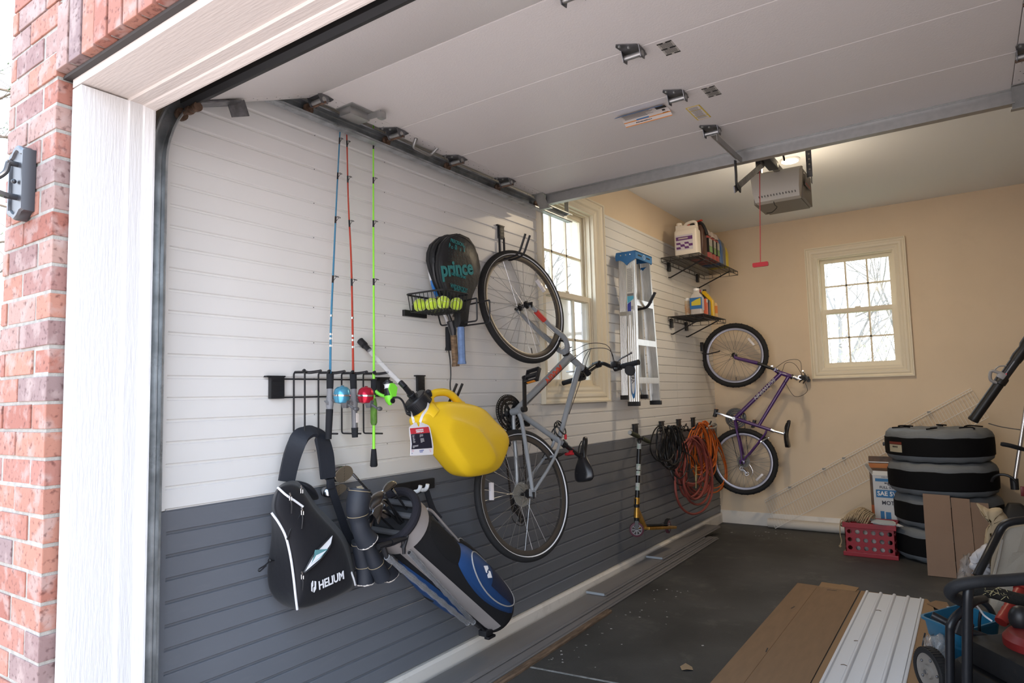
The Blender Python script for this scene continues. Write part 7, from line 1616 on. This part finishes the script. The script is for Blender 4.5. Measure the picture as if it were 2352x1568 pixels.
b = MB(); b.box((1.52, 6.335, .12), (.26, .20, .19), bev=.01); tag(b.build('packed_bag', mat('mixed_contents', (.05, .05, .055), .7, col2=(.55, .52, .5), vscale=14)), 'dark and pale odds and ends packed inside the red crate', 'contents', None, 'stuff')
def carton(name, label, o, u, w, d, h, m, group=None):
    u = Vector(u).normalized(); v = V(-u.y, u.x, 0); o = Vector(o); t = thing(name, label, 'box', o+u*w/2+v*d/2, group)
    R_ = Matrix((u, v, V(0, 0, 1))).transposed(); b = MB(); b.box(o+u*w/2+v*d/2+V(0, 0, h/2), (w, d, h), R_, .001); bd = b.build('carton_body', m, t, smooth=False)
    return t, bd, (lambda a, z, e=.001: o+u*a-v*e+V(0, 0, z)), (lambda bb, z, e=.001: o-u*e+v*bb+V(0, 0, z)), u, v
CW = mat('white_carton', (.55, .56, .57), .5); CBL = mat('blue_carton_print', (.03, .16, .36), .5); CDK = mat('dark_carton_print', (.03, .03, .05), .5)
b0 = B(2002, 1195, 6.62)
t, bd, fp_, sp_, u, v = carton('oil_box', 'white motor oil carton with blue lettering behind the red crate', V(1.523, 6.55, .24), V(1, -.12, 0), .26, .10, .385, CW)
t.location.z = .24
b = MB(); b.box((1.60, 6.62, .12), (.22, .16, .235), bev=.004); ORG[t.name] = ORG[t.name]; tag(b.build('support_box', mat('dark_carton', (.06, .05, .05), .7), smooth=False), 'dark carton under the motor oil box behind the crate', 'box')  # support carton in one even dark colour
q = lambda a0, a1, z0, z1, e=.0012: [fp_(a0, z0, e), fp_(a1, z0, e), fp_(a1, z1, e), fp_(a0, z1, e)]
b = MB(); b.slab(q(.02, .26, .20, .265), .0006); b.slab(q(.02, .26, .335, .36), .0006); b.slab(q(.045, .075, .02, .085), .0006); b.slab(q(.085, .125, .012, .08), .0006); b.build('blue_print', CBL, bd, smooth=False)
b = MB(); b.text('SAE 5W-30', fp_(.03, .232, .0026), u, V(0, 0, 1), .052, align='LEFT', bold=.0012, sx=.95); b.build('white_lettering', WHITEP, bd, smooth=False)
b = MB(); b.text('MOTOR OIL', fp_(.06, .155, .0016), u, V(0, 0, 1), .046, align='LEFT', bold=.0008, sx=.95); b.text('FULL SYNTHETIC', fp_(.05, .285, .0016), u, V(0, 0, 1), .030, align='LEFT', bold=.0004); b.text('MOTOR OIL', fp_(.09, .322, .0016), u, V(0, 0, 1), .02, align='LEFT', bold=.0004); b.text('FULL SYNTHETIC', fp_(.07, .372, .0016), u, V(0, 0, 1), .016, align='LEFT')
b.slab(q(.10, .26, .30, .312), .0006) if False else b.slab(q(.115, .25, .305, .33), .0006); b.build('dark_print', CDK, bd, smooth=False)
b = MB(); b.text('KIRKLAND', fp_(.122, .3175, .0026), u, V(0, 0, 1), .020, align='LEFT', bold=.0004); b.build('brand_lettering', WHITEP, bd, smooth=False)
b = MB(); b.slab([sp_(.02, .20), sp_(.085, .20), sp_(.085, .265), sp_(.02, .265)], .0008); b.slab([sp_(.02, .06), sp_(.085, .06), sp_(.085, .15), sp_(.02, .15)], .0008); b.build('side_print', mat('pale_blue_print', (.18, .27, .38), .5), bd, smooth=False)
b = MB(); b.slab([sp_(.0, .385), sp_(.10, .385), sp_(.10, .385)-u*.055+V(0, 0, .085), sp_(.0, .385)-u*.055+V(0, 0, .085)], .002); b.build('open_flap', CW, bd, smooth=False)
b = MB(); b.slab(q(.0, .26, .385, .387), .0006); b.slab([fp_(.0, .386), fp_(.26, .386), fp_(.26, .42)+v*.03, fp_(.0, .42)+v*.03], .002); b.build('top_flap', CW, bd, smooth=False)
t, bd, fp_, sp_, u, v = carton('poster_box', 'tall dark carton with orange print leaning at the back wall', V(1.47, 6.82, 0), V(1, 0, 0), .40, .05, .76, mat('dark_photo_print', (.02, .014, .012), .5, col2=(.16, .08, .03), vscale=9))
b = MB(); b.slab([fp_(.0, .66), fp_(.4, .66), fp_(.4, .70), fp_(.0, .70)], .0006); b.build('orange_print', mat('orange_box_print', (.5, .2, .03), .5, col2=(.45, .06, .02), vscale=4), bd, smooth=False)
b = MB(); b.slab([fp_(.0, .05), fp_(.07, .05), fp_(.07, .33), fp_(.0, .33)], .0006); b.build('orange_print', mat('orange_box_print', (.5, .2, .03), .5, col2=(.45, .06, .02), vscale=4), bd, smooth=False)
b = MB(); b.slab([fp_(.0, .708), fp_(.4, .708), fp_(.4, .715), fp_(.0, .715)], .0006); b.text('HOT', fp_(.035, .19, .0016), V(0, 0, 1), V(-1, 0, 0), .07, bold=.001) if False else None; b.build('white_line', WHITEP, bd, smooth=False)
# ------------------------------------------------------------------ right hand corner: mower, bucket, bags, blower tube, trimmer
def c9(x, y, Y): return B(2090+x/3.763, 1330+y/3.763, Y)
def cr(x, y, Y): return B(2090+x/4.267, 1140+y/4.267, Y)
MBK = mat('black_mower_tube', (.010, .011, .014), .35, bump=.1, bscale=60); MDECK = mat('black_mower_deck', (.009, .009, .010), .6, spec=.25, dirt=(.06, .05, .035), dscale=14, damt=.25); MRED2 = mat('red_engine_plastic', (.16, .012, .012), .4)  # deck and engine colours darkened to carry the shade of this corner
mw = thing('lawn_mower', 'black lawn mower with red engine cover and bent tube handle', 'lawn mower', (2.3, 3.7, 0))
fx = V(.80, .60, 0); fy = V(.60, -.80, 0)      # axle and length directions of the mower
wc = V(2.045, 3.60, .102)
def mwheel(c, nm):
    ax = -fx; b = MB(); b.ringprof(c, ax, [(.100, -.022), (.102, 0), (.100, .022), (.092, .026), (.078, .024), (.076, 0), (.078, -.024), (.092, -.026)], 48)
    x, y, z = frame(ax)
    for k in range(44):
        a = 2*pi*k/44; d = x*cos(a)+y*sin(a); b.bar(c+d*.1015-ax*.02, c+d*.1015+ax*.02, .006, .004, up=d)
    w = b.build(nm, RUBBER, mw); b = MB(); b.lathe([(.079, .012), (.079, .020), (.06, .012), (.032, .014), (.028, .024), (.012, .026), (.011, .032), (.0, .033)], c, ax, 32)
    b.build('wheel_disc', mat('dirty_grey_wheel', (.20, .18, .16), .7, dirt=(.12, .1, .08), dscale=25, damt=.8), w)
    b = MB()
    for k in range(5): a = 2*pi*k/5; b.sphere(c+ax*.016+(x*cos(a)+y*sin(a))*.055, .006, 8, 6, (1, 1, 1))
    b.lathe([(.009, .03), (.009, .036)], c, ax, 6); b.build('wheel_bolts', GALVD, w, kind='stuff'); return w
mwheel(wc, 'front_wheel'); mwheel(wc+fx*.50, 'front_wheel'); mwheel(wc+fy*.56+V(0, 0, .0), 'rear_wheel'); mwheel(wc+fy*.56+fx*.5, 'rear_wheel')
o = wc+fx*.25+fy*.28; Rm = Matrix((fx, fy, V(0, 0, 1))).transposed()
b = MB(); rings = []
for z, s in ((.05, 1.0), (.10, 1.0), (.15, .97), (.175, .88), (.18, .6)): rings.append([V(o.x, o.y, z)+fx*(px*s)+fy*(py*s) for px, py in rrect(0, 0, .43, .60, .12, 5)])
b.loft(rings); b.build('deck', MDECK, mw)
b = MB(); b.box(V(o.x, o.y, .235)-fy*.02, (.34, .36, .11), Rm, .03); b.build('engine_block', MDECK, mw)
ec = V(o.x, o.y, .30)+fx*.06
b = MB(); b.lathe([(.13, -.04), (.15, -.02), (.15, .02), (.13, .045), (.07, .055)], ec, V(0, 0, 1), 28); en = b.build('engine_cover', MRED2, mw)
b = MB(); p0, p1 = c9(785, 370, 3.95), c9(960, 100, 4.1); b.tube([p0.lerp(p1, k/14) for k in range(15)], [.026+.003*(k % 2) for k in range(15)], 14); b.tube([p1, p1+(p1-p0)*.2], .034, 14); b.build('red_chute', mat('red_ribbed_hose', (.28, .025, .02), .4), mw)  # chute red darkened as well, standing in for the corner's shade
b = MB(); b.slab([c9(820, 475, 3.72), c9(950, 520, 3.75), c9(935, 570, 3.75), c9(820, 540, 3.72)], .002); b.build('white_decal', PAPW, en, smooth=False)
# handle tubes
def tub(nm, pts, r, m=MBK, sm=6): b = MB(); b.tube(bez(pts, sm), r, 12); return b.build(nm, m, mw)
tub('lower_handle', [c9(190, 305, 3.62), c9(420, 420, 3.62), c9(650, 500, 3.64), c9(870, 600, 3.68), c9(1010, 660, 3.72)], .016)
b = MB(); a_, e_ = c9(400, 400, 3.61), c9(540, 455, 3.62); b.box((a_+e_)/2, ((e_-a_).length, .03, .07), Matrix((((e_-a_).normalized()), V(0, 1, 0), (e_-a_).normalized().cross(V(0, 1, 0)))).transposed(), .008); b.build('handle_bracket', BLACKP, mw, smooth=False)
tub('handle_tube', [c9(348, 1000, 3.30), c9(346, 760, 3.30), c9(345, 470, 3.30), c9(352, 395, 3.30), c9(400, 320, 3.32), c9(500, 240, 3.36), c9(560, 190, 3.40), c9(640, 170, 3.5)], .0165)
tub('handle_tube', [c9(496, 1000, 3.26), c9(495, 700, 3.26), c9(497, 400, 3.26), c9(503, 120, 3.26), c9(520, 50, 3.28)], .0185)
b = MB(); pts = bez([c9(1010, -5, 3.30), c9(800, 10, 3.28), c9(600, 20, 3.25), c9(430, 48, 3.25), c9(360, 85, 3.27), c9(352, 125, 3.3), c9(400, 165, 3.34), c9(480, 200, 3.38)], 6); b.tube(pts, .0235, 14); b.build('padded_bar', mat('dark_foam_grip', (.014, .015, .018), .7, bump=.3, bscale=120), mw)
b = MB(); b.tube(bez([c9(520, 90, 3.75), c9(700, 110, 3.78), c9(850, 150, 3.8), c9(1010, 190, 3.82)], 5), .028, 12); cbx = b.build('corrugated_tube', mat('grassy_black_tube', (.015, .015, .014), .8, bump=1.0, bscale=150), mw)
b = MB(); rnd = random.Random(2)
for k in range(26):
    p = c9(560+rnd.random()*280, 80+rnd.random()*70, 3.745); d = V(rnd.uniform(-1, 1), -.2, rnd.uniform(-1, 1)).normalized()*rnd.uniform(.008, .03); b.tube([p, p+d], .0011, 4)
b.build('grass_clippings', mat('dry_grass', (.5, .45, .25), .9), cbx, kind='stuff')
b = MB(); b.strip(bez([c9(555, 205, 3.45), c9(600, 255, 3.45), c9(640, 310, 3.45), c9(710, 362, 3.45)], 4), .007, .001, V(0, -1, .2)); b.build('silver_strap', mat('silver_strip', (.6, .6, .62), .3), mw)
tub('control_cable', [c9(610, 280, 3.7), c9(600, 380, 3.7), c9(612, 470, 3.7), c9(700, 490, 3.7), c9(860, 480, 3.66), c9(960, 520, 3.66)], .006)
b = MB(); b.sphere(c9(960, 340, 3.6), .045, 16, 10, (1, .8, 1.2)); b.tube(bez([c9(870, 600, 3.6), c9(900, 480, 3.6), c9(950, 400, 3.6), c9(960, 300, 3.6)], 4), .012, 8); b.build('throttle_lever', BLACKP, mw)
# grass catcher
gc = thing('grass_catcher', 'beige mesh grass catcher bag with black tube frame', 'grass bag', (2.45, 4.5, 0)); BEI = mat('beige_mesh_cloth', (.33, .30, .25), .9, bump=.6, bscale=300)
f0 = [cr(930, 345, 4.45), cr(980, 310, 4.45), cr(1130, 285, 4.45), cr(1400, 270, 4.5), cr(1400, 900, 4.4), cr(900, 1250, 4.3), cr(780, 1230, 4.3), cr(800, 780, 4.4), cr(850, 560, 4.42)]
b = MB(); c_ = ctr(f0); rows = [[c_+(p-c_)*s+V(0, d, 0) for p in f0] for d, s in ((0, .3), (0.0, .75), (0, 1), (.12, 1.0), (.34, .95), (.36, .5))]; b.loft(rows); b.build('mesh_bag', BEI, gc, smooth=False)
b = MB(); b.tube([cr(905, 420, 4.43), cr(870, 600, 4.41), cr(825, 780, 4.39)], .007, 6); b.build('bag_seam', mat('pale_seam', (.45, .42, .37), .9), gc)
b = MB(); b.tube(bez([cr(655, 775, 4.25), cr(740, 610, 4.3), cr(850, 390, 4.4), cr(910, 290, 4.42), cr(990, 250, 4.43), cr(1120, 232, 4.45), cr(1300, 215, 4.5)], 6), .0205, 12); b.build('frame_tube', MBK, gc)
b = MB(); b.tube(bez([c9(620, 190, 4.2), c9(680, 240, 4.2), c9(730, 330, 4.2)], 4), .014, 8); b.build('frame_brace', MBK, gc)
# tan crumpled bag and white plastic bags
def crumple(pts, Ydepth, seed, name, m, label, cat, levels=((0, .25), (.0, .7), (.02, 1.0), (.08, .9), (.10, .4)), amp=.012):
    rnd = random.Random(seed); c = ctr(pts); n = len(pts); b = MB(); rows = []
    fine = bezc(pts, 3)
    for d, s in levels: rows.append([c+(p-c)*s+V(rnd.uniform(-amp, amp), d+rnd.uniform(-amp, amp), rnd.uniform(-amp, amp)) for p in fine])
    b.loft(rows); return tag(b.build(name, m, ang=180), label, cat)
TAN = mat('tan_kraft_cloth', (.42, .33, .21), .8, bump=.5, bscale=30)
t = crumple([cr(x, y, 4.95) for x, y in ((650, 70), (690, 80), (760, 118), (870, 110), (910, 150), (970, 240), (900, 330), (830, 480), (790, 660), (740, 640), (735, 470), (750, 350), (830, 270), (770, 210), (710, 160), (670, 110))], .1, 5, 'paper_bag', TAN, 'crumpled tan bag sticking up behind the grass catcher', 'bag', amp=.006)
WPL = mat('white_film_plastic', (.55, .54, .56), .4, alpha=.9); CPL = mat('clear_film_plastic', (.5, .5, .5), .15, alpha=.35, spec=.9, bump=1.0, bscale=25)
b = MB(); q_ = cr(790, 560, 5.0); b.box(V(q_.x, q_.y+.02, (q_.z+.1)/2), (.05, .02, q_.z+.1)); tag(b.build('carton_scrap', CARD, smooth=False), 'narrow brown carton scrap standing between the tan bag and grass catcher', 'cardboard')
crumple([cr(x, y, 4.8) for x, y in ((760, 490), (700, 500), (620, 580), (580, 640), (590, 720), (640, 790), (740, 800), (800, 760), (800, 680), (770, 640))], .1, 8, 'plastic_bag', WPL, 'white plastic bag behind the curved mower tubes', 'bag')
crumple([cr(x, y, 5.52) for x, y in ((570, 570), (520, 610), (480, 680), (470, 760), (450, 830), (560, 830), (620, 780), (600, 640))], .1, 9, 'plastic_wrap', CPL, 'clear crinkled plastic beside the leaning cardboard', 'plastic')
# blue bucket
bk = thing('bucket', 'blue rectangular plastic bucket behind the mower wheel', 'bucket', (2.12, 4.1, 0)); BLUEB = mat('blue_bucket_plastic', (.012, .115, .21), .35)
R4 = [F(2112, 1412, .24), F(2210, 1386, .24), None, F(2186, 1442, .24)]; R4[2] = R4[1]+(R4[3]-R4[0])*1.25; R4[3] = R4[0]+(R4[3]-R4[0])*1.25
cc = ctr(R4)
def bring(z, s, rr_=.12):
    q = [cc+(p-cc)*s for p in R4]; out = []
    for i in range(4):
        a, p, c2 = q[i-1], q[i], q[(i+1) % 4]
        for k in range(5): t_ = k/4; out.append((p+(a-p)*rr_)*(1-t_)**2+p*2*t_*(1-t_)+(p+(c2-p)*rr_)*t_*t_)
    return [V(p.x, p.y, z) for p in out]
b = MB(); rows = [bring(.003, .70), bring(.15, .84), bring(.155, .87), bring(.228, .94), bring(.228, 1.03), bring(.24, 1.04), bring(.24, .96), bring(.16, .86), bring(.02, .66)]
b.grid(rows, cu=True); vv = b; b.loft([bring(.003, .70), bring(.004, .3)]); b.loft([bring(.02, .66), bring(.021, .3)]); b.build('bucket_body', BLUEB, bk, ang=40)
b = MB(); b.tube(bez([c9(130, 465, 3.9), c9(118, 520, 3.88), c9(108, 575, 3.87)], 4), .004, 6); b.build('bucket_handle', BLACKP, bk)
b = MB(); b.slab([c9(315, 235, 4.2), c9(470, 230, 4.25), c9(480, 250, 4.25), c9(330, 250, 4.2)], .002); tag(b.build('paper_scrap', PAPW, smooth=False), 'thin white paper edge sticking out of the blue bucket', 'paper')
crumple([c9(x, y, 3.80) for x, y in ((110, 590), (130, 540), (180, 510), (250, 505), (310, 540), (330, 640), (330, 1000), (140, 1000))], .1, 12, 'plastic_wrap', CPL, 'clear crumpled plastic behind the grey mower wheel', 'plastic')
b = MB(); b.slab([V(1.955, 5.02, .012), V(2.00, 5.10, .016), V(2.06, 5.08, .018), V(2.075, 4.99, .014), V(2.04, 4.90, .012)], .004); tag(b.build('cardboard_scrap', CARD, smooth=False), 'rounded brown cardboard scrap behind the blue bucket', 'cardboard')
# blower tube leaning over the tyres
bt = thing('leaf_blower', 'black leaf blower tube with grey clamp lying across the top tyre', 'leaf blower', (2.3, 6.42, 1.02))
p0, p1 = B(2234, 966, 6.40), B(2352, 800, 6.34); d = (p1-p0).normalized(); L = (p1-p0).length; BLK2 = mat('black_blower_plastic', (.013, .012, .012), .4)
b = MB(); b.lathe([(.036, 0), (.040, .01), (.037, .03), (.037, L*.52), (.043, L*.53), (.043, L*.60), (.034, L*.62)], p0, d, 24); b.build('nozzle', BLK2, bt)
b = MB(); b.lathe([(.034, L*.6), (.036, L*.85)], p0, d, 24); b.build('middle_tube', mat('glossy_black_tube', (.03, .03, .035), .15), bt)
b = MB(); b.lathe([(.039, L*.83), (.042, L*.9), (.036, L*1.0), (.046, L*1.04), (.05, L*1.3), (.06, L*1.35)], p0, d, 24); b.build('upper_tube', BLK2, bt)
k_ = B(2300, 862, 6.34); b = MB(); b.box(k_, (.055, .04, .05), Matrix.Rotation(.6, 3, 'Y'), .008); b.tube(bez([k_+V(-.01, -.01, .02), k_+V(-.06, 0, .035), k_+V(-.07, 0, -.03), k_+V(-.03, 0, -.055)], 5), .012, 8); b.tube(bez([k_+V(-.05, 0, .03), k_+V(-.01, 0, .07), k_+V(.06, 0, .07)], 4), .006, 6); b.build('clamp', mat('grey_clamp', (.3, .3, .32), .35), bt)
b = MB(); b.lathe([(.004, 0), (.004, .003)], k_+V(.03, -.022, .01), V(0, -1, 0), 10); b.build('red_dot', MRED, bt)
b = MB(); b.tube(bez([B(2270, 972, 6.45), B(2300, 980, 6.45), B(2345, 987, 6.45)], 3), .004, 6); tag(b.build('metal_rod', GALVD), 'thin metal rod poking out over the top tyre', 'rod')
# string trimmer
st = thing('string_trimmer', 'string trimmer with silver shaft standing right of the tyre stack', 'trimmer', (2.62, 6.2, 0))
s0, s1 = B(2330, 1108, 6.2), B(2362, 900, 6.25)
b = MB(); b.tube([s0, s1], .0135, 12); b.build('shaft', mat('polished_shaft', (.6, .57, .58), .2, metal=.9), st)
b = MB(); b.tube(bez([B(2298, 1019, 6.15), B(2320, 1023, 6.15), B(2352, 1032, 6.2)], 4), [.012]+[.016]*7+[.014], 12); b.build('side_grip', FOAM, st)
b = MB(); b.tube([s0+V(0, 0, .03), s0-V(0, 0, .05)], .026, 14); b.torus(B(2306, 1112, 6.2), V(.2, 1, .2), .075, .010, 26, 8, .2, 3.3); b.build('collar', BLACKP, st)
q = B(2325, 1160, 6.2); b = MB(); b.loft([[V(q.x+px*s, q.y+py*s, z) for px, py in rrect(0.04, 0, .22, .2, .05, 4)] for z, s in ((.0015, .8), (.12, 1), (.36, 1.05), (.44, .8), (.50, .35))]); b.build('engine_housing', mat('black_engine_plastic', (.010, .010, .011), .6), st)
b = MB(); b.box(B(2350, 1128, 6.12), (.03, .02, .07), bev=.004); b.build('red_tab', MRED2, st)
# outside: pine at the left, trees beyond the windows
BARK = mat('bark', (.13, .10, .08), .95, bump=.8, bscale=20); NEED = mat('pine_needles', (.07, .12, .03), .7, var=.4, vscale=5)
def pine(label, base, h, seed, n_br, spread):
    rnd = random.Random(seed); t = thing('pine_tree', label, 'tree', base); b = MB(); b.tube([V(*base), V(base[0]+.05, base[1], h*.5), V(base[0], base[1], h)], [.11, .08, .02], 10); b.build('trunk', BARK, t)
    br = MB(); nd = MB()
    for k in range(n_br):
        z = .4+(h-.6)*k/n_br; a = rnd.random()*2*pi; L = spread*(1.1-z/h)*rnd.uniform(.7, 1.1)+.3; p0 = V(base[0], base[1], z); p1 = p0+V(cos(a)*L, sin(a)*L, .25*L*rnd.uniform(-.2, 1)); pm = p0.lerp(p1, .5)-V(0, 0, .06*L)
        P_ = bez([p0, pm, p1], 5); br.tube(P_, [.016*(1-i/len(P_))+.003 for i in range(len(P_))], 5)
        for i in range(3, len(P_)):
            for tw in range(2):
                e = P_[i]+V(rnd.uniform(-.2, .2), rnd.uniform(-.2, .2), rnd.uniform(0, .18)); br.tube([P_[i], e], .003, 4)
                for q in range(16):
                    dd = V(rnd.gauss(0, 1), rnd.gauss(0, 1), rnd.gauss(.5, .8)).normalized()*rnd.uniform(.05, .11); s_ = dd.cross(V(.3, .5, .8)).normalized()*.0022; nd.face([e-s_, e+s_, e+dd])
    br.build('branches', BARK, t, kind='stuff'); nd.build('needles', NEED, t, smooth=False, kind='stuff')
pine('green pine tree outside beyond the left edge of the brick pier', (-5.6, 1.9, 0), 7.5, 3, 46, 2.0)
BARE = mat('grey_twig_bark', (.22, .19, .165), .95); SHR = mat('pale_winter_foliage', (.20, .22, .12), .9, col2=(.33, .27, .16), vscale=3)
def bare_tree(label, base, h, seed):
    rnd = random.Random(seed); t = thing('bare_tree', label, 'tree', base, 'trees outside the garage windows'); b = MB()
    def grow(p, d, L, r, lv):
        q = p+d*L; m_ = p.lerp(q, .5)+V(rnd.uniform(-.05, .05), rnd.uniform(-.05, .05), 0)*L; b.tube([p, m_, q], [r, r*.85, r*.65], 6 if lv < 2 else 4)
        if lv >= 5: return
        for _ in range(3 if lv < 3 else 2):
            nd = (d+V(rnd.gauss(0, .45), rnd.gauss(0, .45), rnd.gauss(.12, .25))).normalized(); grow(p.lerp(q, rnd.uniform(.55, 1)), nd, L*rnd.uniform(.6, .82), r*.58, lv+1)
    grow(V(*base), V(rnd.uniform(-.08, .08), rnd.uniform(-.08, .08), 1).normalized(), h*.30, h*.013, 0); b.build('trunk_and_branches', BARE, t)
for i, (x, y, h) in enumerate(((0.2, 13.5, 6.5), (2.6, 15.0, 7.5), (-1.6, 17.5, 8.0), (1.2, 19.0, 8.0), (-4.5, 9.5, 7.0), (-6.5, 13.5, 8.0))):
    bare_tree(('bare grey tree nearest outside the back window', 'bare grey tree at the right outside the back window', 'tall bare tree left beyond the back window', 'distant bare tree behind the back window', 'bare grey tree outside the side window', 'taller bare tree farther out beyond the side window')[i], (x, y, -.05), h, 20+i)
def shrub(label, c, r, seed):
    rnd = random.Random(seed); t = thing('shrub', label, 'shrub', (c[0], c[1], -.05), 'shrubs outside the garage windows'); b = MB(); lv = MB()
    for k in range(90):
        d = V(rnd.gauss(0, .6), rnd.gauss(0, .6), 1).normalized(); L = r*rnd.uniform(.9, 1.7); p0 = V(c[0]+rnd.uniform(-.3, .3)*r, c[1]+rnd.uniform(-.3, .3)*r, -.05); b.tube([p0, p0+d*L], .006, 4)
        for q in range(34):
            p = p0+d*L*rnd.uniform(.25, 1)+V(rnd.gauss(0, .12), rnd.gauss(0, .12), rnd.gauss(0, .1))*r; u = V(rnd.gauss(0, 1), rnd.gauss(0, 1), rnd.gauss(0, 1)).normalized()*.03; w = u.orthogonal().normalized()*.012; lv.face([p-u, p+w, p+u, p-w])
    b.build('stems', BARE, t, kind='stuff'); lv.build('leaves', SHR, t, smooth=False, kind='stuff')
for i, (x, y, r) in enumerate(((.3, 11.2, 1.7), (1.9, 11.8, 1.6), (-1.4, 12.0, 1.8), (3.3, 12.6, 1.7), (-3.4, 7.6, 1.1), (-4.2, 9.6, 1.2))):
    shrub(('winter shrub nearest the back window', 'winter shrub right of centre outside the back window', 'winter shrub at the left outside the back window', 'winter shrub far right outside the back window', 'winter shrub close outside the side window', 'winter shrub farther out beyond the side window')[i], (x, y), r, 40+i)
